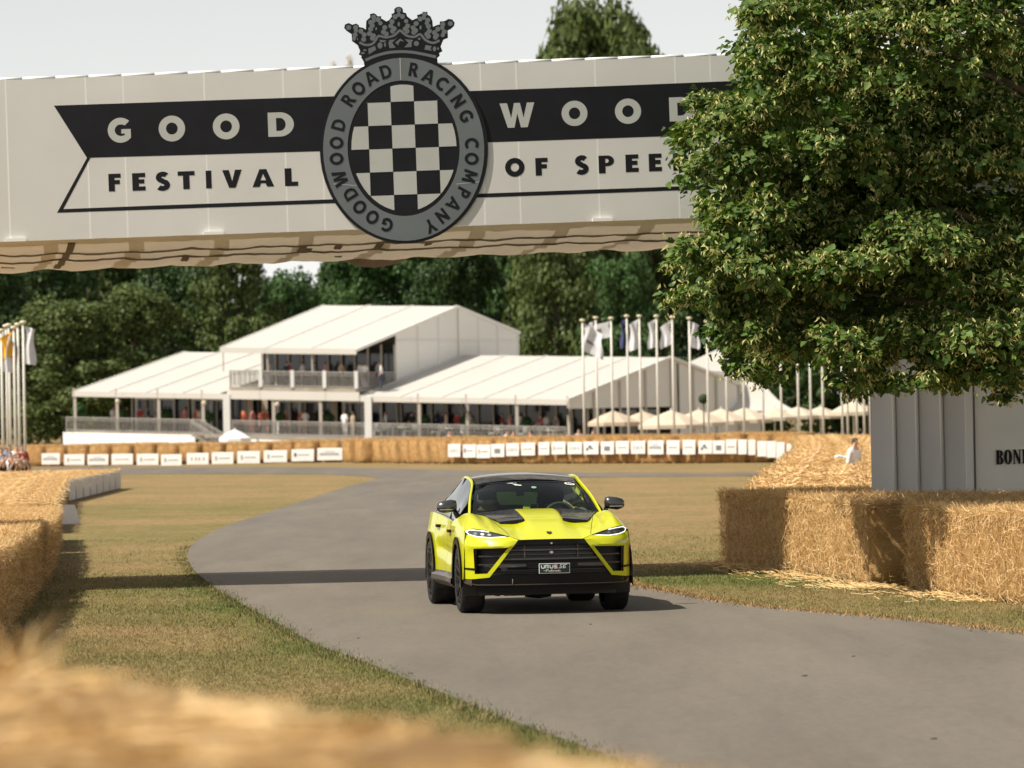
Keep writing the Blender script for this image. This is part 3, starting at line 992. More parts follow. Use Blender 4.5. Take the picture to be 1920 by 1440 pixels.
for j_, zz in ((3, -.012), (7, -.012), (11, -.012)):
    mb = MB(); mb.tube([r[j_] + Vector((0, 0, zz + .012 * noise.noise((i * .3, j_ * 2.0, 2.0)))) for i, r in enumerate(rows)], [0.013 + .014 * abs(noise.noise((i * .21, j_ * 3.0, 7.0))) for i in range(len(rows))], 6)
    mb.build('fold_shade_line', M_TAND, bridge, smooth=True)  # dark tubes put in for the shaded gaps between canvas folds
# dark patches and strips on the underside
for (px, j0, j1, w_) in [(90, 4, 5, 22), (75, 7, 8, 34), (30, 11, 12, 40), (133, 1, 13, 5), (390, 4, 5, 16), (382, 9, 10, 20), (545, 3, 5, 34), (606, 6, 8, 24), (600, 3, 9, 5), (668, 5, 6, 10), (720, 8, 9, 14), (690, 11, 12, 22), (840, 5, 6, 18),
                         (886, 3, 5, 6), (1040, 3, 4, 14), (1090, 8, 9, 12), (1068, 11, 12, 10), (1180, 4, 5, 8), (740, 3, 9, 4)]:
    i = int((px + 420) / 2420 * 180); di = max(1, int(w_ / 13.4))
    sub = [[p + Vector((0, -0.004, -0.018)) for p in rows[k][j0:j1 + 1]] for k in range(i, min(i + di + 1, 181))]
    mb = MB(); mb.grid(sub)
    lo = [[p + Vector((0, 0, 0.012)) for p in r] for r in sub]
    mb.grid(lo, flip=True)
    mb.build('dark_patch', M_TAND, bridge, smooth=True)
# legs of the bridge stand outside the frame, left and right
for px in (-330, 1990):
    mb = MB()
    p = BW(px, bot_y(px), 0.3)
    for o in (0.0, 3.4):
        c = p + BN * o
        mb.box((c.x - .16, c.y - .16, 0), (c.x + .16, c.y + .16, c.z))
    mb.build('leg', M_WHITE, bridge)


# black swallow-tailed banner printed on the cladding
def flat(name, loops, m, off, th, parent, fn=None):
    mb = MB(); mb.prism(loops, (fn or (lambda x, y: BW(x, y, off))), BN * th)
    return mb.build(name, m, parent)


flat('banner_band', [[(101, 198), (340, 190), (640, 180), (640, 282.5), (400, 289.5), (163, 296)]], M_BLACK, -0.0015, 0.001, bridge)
flat('banner_border', [[(163, 296), (107, 399), (300, 392.5), (655, 380), (655, 372.5), (300, 385), (118.5, 392), (169.5, 296)]], M_BLACK, -0.0018, 0.001, bridge)
flat('banner_band', [[(870, 171), (1150, 161), (1480, 147.5), (1480, 247), (1150, 259), (870, 268.5)]], M_BLACK, -0.0015, 0.001, bridge)
flat('banner_border', [[(860, 364.5), (1150, 354), (1480, 341.5), (1480, 349), (1150, 361.5), (860, 372)]], M_BLACK, -0.0018, 0.001, bridge)

TILT = -0.036


def place_letter(ch, x0, y0, x1, y1, m, w=0.27, off=-0.0032, parent=None):
    """letter fitted into the box of the photograph, leaning with the bridge"""
    adv, loops = glyph(ch, w)
    hh = y1 - y0
    def fn(u, v):
        px = x0 + (x1 - x0) * u / adv
        py = y1 - hh * v
        cx, cy = (x0 + x1) / 2, (y0 + y1) / 2
        dx, dy = px - cx, py - cy
        return BW(cx + dx - dy * TILT, cy + dy + dx * TILT, off)
    return flat('letter', loops, m, off, 0.0012, parent or bridge, fn)


for ch, x0, y0, x1, y1 in [('G', 202, 221.5, 245.5, 267), ('O', 297.5, 217.5, 347, 264.5), ('O', 399, 213.5, 449, 260.5), ('D', 502.5, 210.5, 551, 255.8),
                           ('W', 937.5, 193, 1002.5, 239), ('O', 1053, 189.5, 1101.5, 235.5), ('O', 1153, 185.5, 1202, 231.5), ('D', 1255, 182, 1303, 227)]:
    place_letter(ch, x0, y0, x1, y1, M_PALE, 0.29)
for ch, x0, y0, x1, y1 in [('F', 203.5, 325.7, 226.5, 358.7), ('E', 248, 324.5, 272.5, 357.5), ('S', 292.5, 323, 316.5, 356.7), ('T', 333.5, 321, 365, 354.7), ('I', 386, 319.8, 396.5, 353.3), ('V', 417, 318.5, 453.5, 352), ('A', 473, 317, 513.5, 350.2), ('L', 534, 315.3, 558.5, 348.7),
                           ('O', 947, 296.5, 983.5, 331), ('F', 1004, 296, 1027, 329), ('S', 1078.5, 292.3, 1101.5, 326.5), ('P', 1122.5, 291.5, 1151.5, 324.7), ('E', 1173, 289.6, 1197, 322.5), ('E', 1216.5, 288, 1240.5, 321), ('D', 1262, 286.5, 1293, 319.5)]:
    place_letter(ch, x0, y0, x1, y1, M_BLACK, 0.30, -0.0024)

# ---------------------------------------------------------------- round crest with the chequered shield
bc_ = BW(757, 280, -0.2)
crest = thing('crest_badge', 'oval black and grey crest with chequered centre and crown fixed to the footbridge', 'crest', (bc_.x, bc_.y, bc_.z))


def ell(cx, cy, rx, ry, n=64, rot=TILT):
    out = []
    for i in range(n):
        a = 2 * PI * i / n
        x, y = rx * math.cos(a), ry * math.sin(a)
        out.append((cx + x - y * rot, cy + y + x * rot))
    return out


flat('badge_disc', [ell(757.5, 280, 157.5, 177)], M_BLACK, -0.024, 0.016, crest)
M_SEAMD = mat('crease', (0.42, 0.44, 0.44), 0.6)
flat('badge_ring', [ell(757, 280, 151, 171.5), ell(756.8, 278, 105, 127)], M_GREY, -0.028, 0.003, crest)
flat('badge_seam', [[(749.3, 108.5), (750.8, 108.5), (752.3, 150), (750.8, 150)]], M_PALE, -0.030, 0.0015, crest)
flat('badge_seam', [[(625.5, 345.5), (625.5, 344.3), (669, 347.4), (669, 348.6)]], M_SEAMD, -0.030, 0.0015, crest)
flat('badge_seam', [[(855, 345.8), (855, 344.6), (898.8, 340.4), (898.8, 341.6)]], M_SEAMD, -0.030, 0.0015, crest)


def clip_convex(poly, clip):
    def ins(p, a, b): return (b[0] - a[0]) * (p[1] - a[1]) - (b[1] - a[1]) * (p[0] - a[0]) >= 0
    def cut(p, q, a, b):
        x1, y1, x2, y2 = p[0], p[1], q[0], q[1]; x3, y3, x4, y4 = a[0], a[1], b[0], b[1]
        d = (x1 - x2) * (y3 - y4) - (y1 - y2) * (x3 - x4)
        t = ((x1 - x3) * (y3 - y4) - (y1 - y3) * (x3 - x4)) / d
        return (x1 + t * (x2 - x1), y1 + t * (y2 - y1))
    out = poly
    for i in range(len(clip)):
        a, b = clip[i], clip[(i + 1) % len(clip)]
        src = out; out = []
        for k in range(len(src)):
            p, q = src[k - 1], src[k]
            if ins(q, a, b):
                if not ins(p, a, b): out.append(cut(p, q, a, b))
                out.append(q)
            elif ins(p, a, b): out.append(cut(p, q, a, b))
        if not out: return []
    return out


cell_clip = ell(757.5, 277.5, 98.5, 119, 48)
CS = 43.6
for r in range(-1, 6):
    for c in range(-3, 4):
        if (r + c) % 2: continue
        # cell centres from the middle column's top row
        x = c * CS; y = (r - 2) * CS
        sq = []
        for dx, dy in ((-.5, -.5), (.5, -.5), (.5, .5), (-.5, .5)):
            X = x + dx * CS * 0.985; Y = y + dy * CS * 0.985
            sq.append((756.8 + X - Y * TILT, 256 + Y + X * TILT))
        pl = clip_convex(sq, cell_clip)
        if len(pl) >= 3: flat('chequer_square', [pl], M_PALE, -0.028, 0.003, crest)
ringl = [('G', 497, 1265), ('O', 415, 1222), ('O', 343, 1165), ('D', 290, 1090), ('W', 233, 1003), ('O', 213, 893), ('O', 213, 803), ('D', 225, 702),
         ('R', 280, 562), ('O', 337, 498), ('A', 405, 438), ('D', 490, 403), ('R', 648, 392), ('A', 732, 428), ('C', 806, 470), ('I', 853, 508), ('N', 897, 568), ('G', 942, 652),
         ('C', 973, 806), ('O', 973, 893), ('M', 962, 992), ('P', 925, 1084), ('A', 872, 1150), ('N', 808, 1214), ('Y', 742, 1270)]
for ch, qx, qy in ringl:
    px, py = 560 + qx / 3, qy / 3
    adv, loops = glyph(ch, 0.24)
    ex, ey = (px - 757) / 128, (py - 279) / 149
    nx_, ny_ = ex / 128, ey / 149
    m_ = math.hypot(nx_, ny_); nx_, ny_ = nx_ / m_, ny_ / m_      # outward in the picture
    tx, ty = -ny_, nx_                                            # reading direction, clockwise
    hgt = 25.5
    sx = 0.86
    def fn(u, v, px=px, py=py, nx_=nx_, ny_=ny_, tx=tx, ty=ty, adv=adv):
        a = (u - adv / 2) * hgt * sx; b = (v - .5) * hgt
        return BW(px + tx * a + nx_ * b, py + ty * a + ny_ * b, -0.031)
    flat('letter', loops, M_BLACK, -0.031, 0.0025, crest, fn)
# crown
K = 8.727


def cp(pts): return [(640 + x / K, y / K) for x, y in pts]


crown_o = [(380, 1100), (370, 1010), (325, 940), (335, 915), (285, 890), (310, 840), (270, 740), (175, 670), (170, 560), (95, 510), (48, 460), (60, 400), (120, 375), (180, 405), (240, 385), (285, 410), (290, 440), (360, 455), (402, 485), (410, 340), (475, 280),
           (470, 230), (530, 215), (570, 235), (590, 265), (655, 265), (650, 300), (740, 350), (785, 325), (830, 265), (820, 230), (870, 205), (865, 150), (900, 118), (945, 108), (990, 125), (1010, 160), (1010, 200), (1060, 215), (1075, 265), (1160, 330), (1250, 290), (1240, 245), (1310, 225), (1340, 190), (1410, 195), (1410, 235),
           (1460, 270), (1490, 340), (1500, 438), (1560, 410), (1610, 400), (1615, 350), (1690, 345), (1750, 310), (1815, 318), (1855, 370), (1845, 425), (1800, 470), (1740, 500), (1745, 620), (1670, 650), (1625, 760), (1655, 840), (1600, 870), (1612, 910), (1568, 950), (1580, 1040), (980, 900)]
flat('crown_plate', [cp(crown_o)], M_BLACK, -0.019, 0.015, crest)
lo = -0.0215


def crown_stroke(pts, w, k=5):
    flat('crown_band', [cp(stroke(smooth_line(pts, k), w))], M_GREY, lo, 0.0035, crest)


crown_stroke([(395, 985), (560, 915), (760, 862), (960, 845), (1160, 855), (1360, 890), (1550, 932)], 46)
crown_stroke([(295, 692), (390, 735), (500, 722), (560, 660), (610, 590), (730, 612), (850, 585), (910, 540), (960, 500), (1020, 545), (1090, 590), (1200, 603), (1290, 562), (1380, 655), (1500, 702), (1610, 660)], 38)
for chain in [[(235, 450), (240, 500), (320, 510), (375, 570), (365, 645)], [(225, 570), (205, 630)], [(530, 280), (525, 345), (480, 365), (505, 420), (480, 475), (460, 550), (525, 585), (510, 625)], [(600, 320), (640, 380), (710, 450), (690, 525), (735, 555)],
              [(940, 165), (940, 240), (880, 275), (830, 355), (810, 425), (865, 470), (840, 510)], [(1000, 270), (1060, 345), (1085, 425), (1045, 475), (1075, 510)],
              [(1360, 235), (1350, 290), (1290, 310), (1225, 385), (1175, 455), (1215, 500), (1185, 530)], [(1415, 330), (1400, 380), (1425, 430), (1440, 510), (1400, 560), (1425, 595)],
              [(1660, 400), (1650, 455), (1580, 475), (1525, 535), (1560, 580), (1540, 610)], [(1685, 520), (1660, 575)], [(120, 450)], [(1785, 385)]]:
    for j, (x, y) in enumerate(chain):
        rr = 42 if j != 1 else 36
        flat('crown_bead', [cp(arcp(x, y, rr, rr, 0, 360, 10)[:-1])], M_GREY, lo - 0.0012 * (j % 2) - 0.0006 * (x % 2), 0.0035, crest)
for pl in [[(790, 655), (870, 645), (920, 610), (830, 700), (890, 780), (790, 790), (770, 700)], [(1040, 640), (1180, 655), (1150, 690), (1150, 770), (1030, 775), (1100, 700)], [(440, 795), (550, 750), (570, 815), (450, 890)], [(620, 650), (745, 665), (700, 690), (640, 690)],
           [(1380, 735), (1480, 755), (1460, 790), (1480, 830), (1360, 810)], [(880, 700), (965, 630), (1030, 680), (965, 668), (930, 715), (945, 745)]]:
    flat('crown_inlay', [cp(pl)], M_GREY, lo, 0.0035, crest)
for x, y, rx, ry in [(632, 745, 42, 52), (715, 730, 16, 40), (1228, 712, 42, 42), (1275, 635, 22, 20), (1525, 800, 28, 42), (1583, 795, 14, 24), (385, 822, 28, 16), (350, 870, 34, 18), (570, 470, 16, 26), (940, 395, 20, 38), (1297, 450, 18, 34), (265, 640, 8, 22)]:
    flat('crown_jewel', [cp(arcp(x, y, rx, ry, 0, 360, 12)[:-1])], M_GREY, lo, 0.0035, crest)

# its twin hangs on the far face of the bridge; only its lower edge shows
c2 = BW(697, 330, BT + 0.1)
twin = thing('crest_badge', 'brown shaded lower edge of the second crest below the far side of the footbridge', 'crest', (c2.x, c2.y, c2.z))
flat('badge_disc', [ell(700, 332, 150, 169)], mat('badge_back', (0.25, 0.19, 0.15), 0.7), BT + 0.02, 0.12, twin)

# ---------------------------------------------------------------- clad tower at the right end of the bridge
tw = W(1820, 912, 73.2)
tower = thing('clad_tower', 'pale fabric clad stair tower with black lettering behind the right bales', 'tower', (tw.x, tw.y, 0))
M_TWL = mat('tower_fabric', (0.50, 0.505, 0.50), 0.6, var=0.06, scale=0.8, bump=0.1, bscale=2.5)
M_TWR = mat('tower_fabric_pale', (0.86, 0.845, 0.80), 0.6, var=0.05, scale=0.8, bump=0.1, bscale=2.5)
ztop = 4.9
seams = [(1635, 75.6), (1682, 74.9), (1725, 74.35), (1771, 73.75), (1818.5, 73.2)]
pts = [W(x, 905, d) for x, d in seams]
for i in range(4):
    a, b = pts[i], pts[i + 1]
    n_ = Vector((b.y - a.y, -(b.x - a.x), 0)).normalized()
    if n_.y > 0: n_ = -n_
    rowsP = []
    for j in range(9):
        z = ztop * j / 8
        rowsP.append([Vector((a.x + (b.x - a.x) * u, a.y + (b.y - a.y) * u, z)) + n_ * (-0.05 * math.sin(PI * u) + 0.01 * noise.noise((u * 3, z, i * 7.0))) for u in [k / 6 for k in range(7)]])
    mb = MB(); mb.grid(rowsP); mb.grid([[p - n_ * 0.02 for p in r] for r in rowsP], flip=True)
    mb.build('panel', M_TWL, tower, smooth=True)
    if i:
        mb = MB(); mb.tube([(a.x + n_.x * .02, a.y + n_.y * .02, 0), (a.x + n_.x * .02 - 0.02, a.y + n_.y * .02, ztop)], 0.026, 8); mb.build('seam', M_WHITE, tower, smooth=True)
mb = MB(); mb.bar((tw.x - 0.01, tw.y - .02, 0), (tw.x - 0.01, tw.y - .02, ztop), 0.10, 0.10); mb.build('corner_post', M_WHITE, tower)
mb = MB(); mb.tube([(tw.x + .065, tw.y - .03, 0), (tw.x + .065, tw.y - .03, ztop)], 0.012, 6); mb.build('lacing', mat('lacing', (.16, .14, .12), .8), tower)
far = Vector((tw.x + 3.6, tw.y + 0.9, 0))
d_ = (far - tw); d_.z = 0; d_n = d_.normalized(); fn_ = Vector((d_n.y, -d_n.x, 0))
rowsP = []
for j in range(9):
    z = ztop * j / 8
    rowsP.append([Vector((tw.x + .08, tw.y, z)) + d_ * u + fn_ * (0.02 * math.sin(PI * u * 2) * math.sin(PI * j / 8)) for u in [k / 10 for k in range(11)]])
mb = MB(); mb.grid(rowsP); mb.grid([[p - fn_ * 0.02 for p in r] for r in rowsP], flip=True)
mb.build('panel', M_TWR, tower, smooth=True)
back = [Vector((pts[0].x, pts[0].y, 0)), Vector((pts[0].x + 3.4, pts[0].y + 1.2, 0)), Vector((far.x, far.y, 0))]
mb = MB()
for a, b in zip(back[:-1], back[1:]): mb.bar((a.x, a.y, ztop / 2), (b.x, b.y, ztop / 2), 0.03, ztop, up=(0, 0, 1))
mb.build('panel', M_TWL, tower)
# condensed serif lettering on the front panel
def TWp(px, py, off=0.03):
    r = ray(px, py)
    t = ((Vector((tw.x + .08, tw.y, 0)) - fn_ * -off) - EYE).dot(fn_) / r.dot(fn_)
    return EYE + r * t


def serif(ch):
    s, t = .30, .07
    if ch == 'B': return .62, [[(0, 0), (.36, 0)] + arcp(.36, .27, .26, .27, -90, 70, 8)[1:] + arcp(.34, .76, .24, .24, -60, 90, 8)[:-1] + [(.34, 1), (0, 1), (0, .96), (.06, .96), (.06, .04), (0, .04)], [(.28, .05), (.34, .05)] + arcp(.34, .27, .07, .2, -80, 80, 6) + [(.28, .49)], [(.28, .55), (.33, .55)] + arcp(.33, .75, .06, .18, -80, 80, 6) + [(.28, .95)]]
    if ch == 'O': return .66, [arcp(.33, .5, .33, .52, 0, 360, 24)[:-1], arcp(.33, .5, .10, .46, 0, 360, 20)[:-1]]
    if ch == 'N': return .70, [[(0, 0), (0, .04), (.08, .06), (.08, .94), (0, .96), (0, 1), (.24, 1), (.56, .32), (.56, .95), (.48, .96), (.48, 1), (.70, 1), (.70, .96), (.62, .95), (.62, 0), (.50, 0), (.14, .76), (.14, .06), (.22, .04), (.22, 0)]]
    if ch == 'H': return .80, [[(0, 0), (.36, 0), (.36, .04), (.29, .06), (.29, .47), (.51, .47), (.51, .06), (.44, .04), (.44, 0), (.80, 0), (.80, .04), (.73, .06), (.73, .94), (.80, .96), (.80, 1), (.44, 1), (.44, .96), (.51, .94), (.51, .53), (.29, .53), (.29, .94), (.36, .96), (.36, 1), (0, 1), (0, .96), (.07, .94), (.07, .06), (0, .04)]]
    if ch == 'A': return .72, [[(0, 0), (.2, 0), (.2, .04), (.13, .06), (.20, .28), (.40, .28), (.46, .06), (.40, .04), (.40, 0), (.72, 0), (.72, .04), (.66, .05), (.40, 1), (.32, 1), (.06, .05), (0, .04)], [(.22, .34), (.31, .66), (.39, .34)]]
    if ch == 'M': return .92, [[(0, 0), (.2, 0), (.2, .04), (.14, .06), (.14, .78), (.36, 0), (.44, 0), (.64, .80), (.64, .06), (.58, .04), (.58, 0), (.92, 0), (.92, .04), (.86, .06), (.86, .94), (.92, .96), (.92, 1), (.66, 1), (.47, .36), (.28, 1), (0, 1), (0, .96), (.08, .94), (.08, .06), (0, .04)]]
    return .56, [stroke(arcp(.29, .735, .16, .21, 30, 262, 10) + arcp(.27, .27, .18, .23, 82, -145, 10), .17)]


x = 1867.5
for i, ch in enumerate('BONHAMS'):
    adv, loops = serif(ch)
    wpx = adv * 22.5; y1 = 870.8 - i * 0.6; y0 = y1 - 26.8
    def fn(u, v, x=x, y1=y1, y0=y0): return TWp(x + u * 22.5 + (v - .5) * -0.6, y1 - (y1 - y0) * v)
    mb = MB(); mb.prism([l for l in loops], fn, -fn_ * 0.012); mb.build('letter', M_BLACK, tower)
    x += wpx + 1.6
# ---------------------------------------------------------------- the near lime tree
M_LEAF = island_mat('lime_leaf', [(0.032, 0.068, 0.011), (0.056, 0.106, 0.017), (0.090, 0.150, 0.026), (0.145, 0.205, 0.045)], 0.62, 0.24, (1.1, 1.25, 0.5), 0.3)
M_BRACT = island_mat('lime_bract', [(0.36, 0.38, 0.12), (0.52, 0.51, 0.19), (0.66, 0.61, 0.28)], 0.6, 0.35, (1, 1, 0.7), 0.3)
M_BARK = mat('bark', (0.085, 0.065, 0.045), 0.9, var=0.35, scale=6, bump=0.6)


def leaf_cloud(P, size, droop, rg, outward=None):
    """heart-ish leaves folded along the midrib: 6 vertices, 4 triangles each"""
    n = len(P)
    az = rg.uniform(0, 2 * PI, n)
    T = np.stack([np.cos(az), np.sin(az), -np.abs(rg.normal(droop, 0.45, n))], 1)
    if outward is not None: T[:, :3] += outward * 0.8
    T /= np.linalg.norm(T, axis=1)[:, None]
    up = np.stack([rg.normal(0, .5, n), rg.normal(0, .5, n), np.full(n, .7)], 1)
    if outward is not None: up += outward * 0.9
    S_ = np.cross(T, up); S_ /= np.linalg.norm(S_, axis=1)[:, None]
    N_ = np.cross(S_, T)
    s = size * rg.uniform(0.65, 1.25, n)[:, None]
    fold = rg.uniform(0.05, 0.28, n)[:, None]
    a = P
    b = P + T * s * 0.32 + S_ * s * 0.46 + N_ * s * fold
    c = P + T * s * 0.32 - S_ * s * 0.46 + N_ * s * fold
    d = P + T * s * 0.75 + S_ * s * 0.27 + N_ * s * fold * 0.5
    e = P + T * s * 0.75 - S_ * s * 0.27 + N_ * s * fold * 0.5
    f = P + T * s * 1.08 - N_ * s * 0.05
    V = np.stack([a, b, c, d, e, f], 1).reshape(-1, 3)
    base = (np.arange(n) * 6)[:, None]
    Fc = np.concatenate([base + np.array([[0, 1, 3]]), base + np.array([[0, 3, 5]]), base + np.array([[0, 5, 4]]), base + np.array([[0, 4, 2]])])
    return V, Fc


rg = np.random.default_rng(11)
lobes = []   # px, py, radius px, depth
for px, py, r in [(1470, 35, 75), (1430, 95, 48), (1440, 30, 40), (1480, 130, 70), (1420, 130, 40), (1560, 60, 95), (1660, 70, 110), (1780, 60, 110), (1890, 70, 110),
                  (1300, 205, 42), (1275, 260, 38), (1340, 230, 60), (1410, 215, 62), (1480, 230, 80), (1570, 190, 90), (1680, 200, 100), (1800, 190, 100), (1900, 210, 100),
                  (1290, 320, 40), (1350, 320, 75), (1440, 330, 85), (1550, 310, 90), (1660, 320, 100), (1780, 320, 100), (1890, 330, 100),
                  (1320, 400, 48), (1385, 420, 75), (1480, 430, 90), (1590, 430, 95), (1710, 440, 100), (1830, 440, 105), (1920, 450, 90),
                  (1270, 470, 30), (1255, 488, 20), (1320, 490, 52), (1400, 510, 80), (1500, 530, 85), (1620, 550, 95), (1740, 550, 100), (1860, 560, 105),
                  (1285, 560, 32), (1240, 566, 17), (1345, 566, 44), (1410, 600, 75), (1500, 610, 60), (1620, 640, 75), (1740, 640, 85), (1860, 640, 95),
                  (1385, 632, 38), (1398, 665, 40), (1440, 650, 48), (1500, 655, 32), (1570, 640, 50), (1600, 672, 42), (1650, 685, 36), (1700, 675, 42), (1770, 675, 48), (1840, 672, 50), (1910, 675, 55), (1690, 716, 18), (1895, 690, 28), (1470, 640, 38), (1525, 655, 30), (1405, 698, 24), (1430, 705, 14), (1358, 676, 16), (1595, 714, 20), (1612, 730, 12), (1660, 728, 16), (1735, 722, 14), (1900, 728, 24), (1878, 745, 12), (1820, 708, 34), (1870, 715, 30), (1760, 705, 30), (1630, 705, 22), (1745, 15, 62), (1690, -20, 60), (1800, -15, 60)]:
    lobes.append((px, py, r, 63.5 + rg.uniform(-1.2, 1.2) + abs(px - 1600) * 0.0015))
tips = []
VV, FF, BV, BF = [], [], [], []
off = 0; boff = 0


def spray(c, R, nl, nbr, squash=0.58):
    """one leafy spray of twigs: clusters of leaves on a ragged shell"""
    global off, boff
    nc = max(5, int(nl / 26))
    dirs = rg.normal(0, 1, (nc, 3)); dirs /= np.linalg.norm(dirs, axis=1)[:, None]
    dirs[:, 2] = np.where((dirs[:, 2] < -0.15) & (rg.uniform(0, 1, nc) < 0.85), -dirs[:, 2] * .7, dirs[:, 2])
    rad = R * rg.uniform(0.55, 1.08, nc) ** 0.6
    cc = c + dirs * rad[:, None] * np.array([1, 1, squash])
    k = rg.integers(0, nc, nl)
    jit = rg.normal(0, 1, (nl, 3)) * np.array([0.105, 0.105, 0.07]) * min(1.0, 0.55 + R * 0.5)
    P = cc[k] + jit
    out = dirs[k]
    V, Fc = leaf_cloud(P, 0.094, 0.55, rg, out)
    VV.append(V); FF.append(Fc + off); off += len(V)
    if nbr:
        kb = rg.integers(0, nc, nbr)
        good = dirs[kb][:, 2] > -0.5
        kb = kb[good]; m = len(kb)
        cl = cc[kb] + rg.normal(0, 1, (m, 3)) * 0.075 + dirs[kb] * 0.05
        # three strap-shaped bracts in each hanging cluster
        for q in range(3):
            az = rg.uniform(0, 2 * PI, m)
            T = np.stack([np.cos(az) * 0.6, np.sin(az) * 0.6, -rg.uniform(0.3, 1.1, m)], 1); T /= np.linalg.norm(T, axis=1)[:, None]
            sd = np.cross(T, rg.normal(0, 1, (m, 3))); sd /= np.linalg.norm(sd, axis=1)[:, None]
            l_ = rg.uniform(0.06, 0.10, m)[:, None]; w_ = 0.011
            p0 = cl + rg.normal(0, 0.015, (m, 3)); bend = np.cross(sd, T) * l_ * 0.25
            V = np.stack([p0, p0 + T * l_ * .5 + sd * w_ + bend, p0 + T * l_, p0 + T * l_ * .5 - sd * w_ + bend], 1).reshape(-1, 3)
            BV.append(V); BF.append(np.arange(4 * m).reshape(-1, 4) + boff); boff += len(V)


for px, py, r, d in lobes:
    if px < 1440: px = px + 20 * min(1, (1440 - px) / 90)
    if px < 1440 and 150 < py < 450: px += 16
    if 1450 < px and 40 < py < 600: px += rg.uniform(-34, 34); py += rg.uniform(-42, 42); r *= rg.uniform(.8, 1.1)
    c = np.array(W(px, py, d)); R = r * d / F
    spray(c, R, int(720 * (R / 0.5) ** 2) + 60, int(230 * (R / 0.5) ** 2) + 18, rg.uniform(.5, .95))
    tips.append((c, R))
# the body of the crown behind the outer sprays
for k in range(190):
    while True:
        px = rg.uniform(1330, 2150); py = rg.uniform(-260, 690)
        if px < 1480 and (py < 190 and px < 1450): continue
        if px < 1400 and (py > 600 or py < 260): continue
        break
    d = rg.uniform(65.8, 70.5)
    c = np.array(W(px, min(py, 660), d))
    spray(c, rg.uniform(0.45, 0.8), 460, 8, 0.7)
for k in range(70):
    px = rg.uniform(1400, 1760); py = rg.uniform(215, 620)
    c = np.array(W(px, py, rg.uniform(64.9, 66.5)))
    spray(c, rg.uniform(0.32, 0.5), 420, 6, 0.95)
# crown above and to the right, outside the frame
for k in range(90):
    px = rg.uniform(1450, 2600); py = rg.uniform(-750, -40)
    if px < 1500 and py > -80: continue
    c = np.array(W(px, py, rg.uniform(62.5, 69.5)))
    spray(c, rg.uniform(0.6, 0.9), 380, 14)
for k in range(45):
    c = np.array(W(rg.uniform(1960, 2600), rg.uniform(0, 640), rg.uniform(62.5, 69.5)))
    spray(c, rg.uniform(0.5, 0.85), 360, 20)
# single hanging shoot near the right edge
hang = np.array([W(px, py, 63.2) for px, py in [(1893, 742), (1899, 728), (1903, 705), (1910, 748), (1890, 752), (1912, 712), (1918, 735), (1905, 722), (1897, 716)]])
V, Fc = leaf_cloud(np.repeat(hang, 2, 0) + rg.normal(0, 0.012, (18, 3)), 0.085, 1.2, rg)
VV.append(V); FF.append(Fc + off); off += len(V)
tb = W(2075, 900, 66.0)
lime = thing('lime_tree', 'large leafy lime tree in pale blossom overhanging the right bales and bridge', 'tree', (tb.x, tb.y, 0))
base = np.array(lime.location)
cr = link('crown', np_mesh('crown', np.concatenate(VV) - base, np.concatenate(FF), M_LEAF), lime)
cr['kind'] = 'stuff'
bl_ = link('blossom', np_mesh('blossom', np.concatenate(BV) - base, np.concatenate(BF), M_BRACT), cr)
bl_['kind'] = 'stuff'
mb = MB()
top = Vector((tb.x, tb.y, 0))
mb.tube([top, top + Vector((-.05, 0, 1.6)), top + Vector((-.1, .05, 3.2)), top + Vector((0, .1, 5.5)), top + Vector((.1, 0, 9))], [0.34, 0.27, 0.24, 0.18, 0.06], 12)
for c, R in tips[::6]:
    st = top + Vector((-.08, .05, min(max(2.2, c[2] - 1.2), 7)))
    c = Vector(c); mid = (st + c) / 2 + Vector((0, 0, 0.3))
    mb.tube([st, mid, c - (c - mid) * .35], [0.07, 0.03, 0.008], 6)
mb.build('trunk', M_BARK, lime, smooth=True)

# ---------------------------------------------------------------- trees beyond the marquee
FLEAF = [island_mat('far_leaf_dark', [(0.022, 0.046, 0.012), (0.036, 0.070, 0.018), (0.058, 0.10, 0.026)], 0.6, 0.15, (1, 1.1, .6)),
         island_mat('far_leaf_olive', [(0.050, 0.072, 0.018), (0.072, 0.105, 0.026), (0.125, 0.155, 0.042)], 0.6, 0.2, (1, 1.1, .6)),
         island_mat('far_leaf_green', [(0.028, 0.066, 0.016), (0.046, 0.100, 0.024), (0.076, 0.14, 0.036)], 0.6, 0.2, (1, 1.1, .6))]


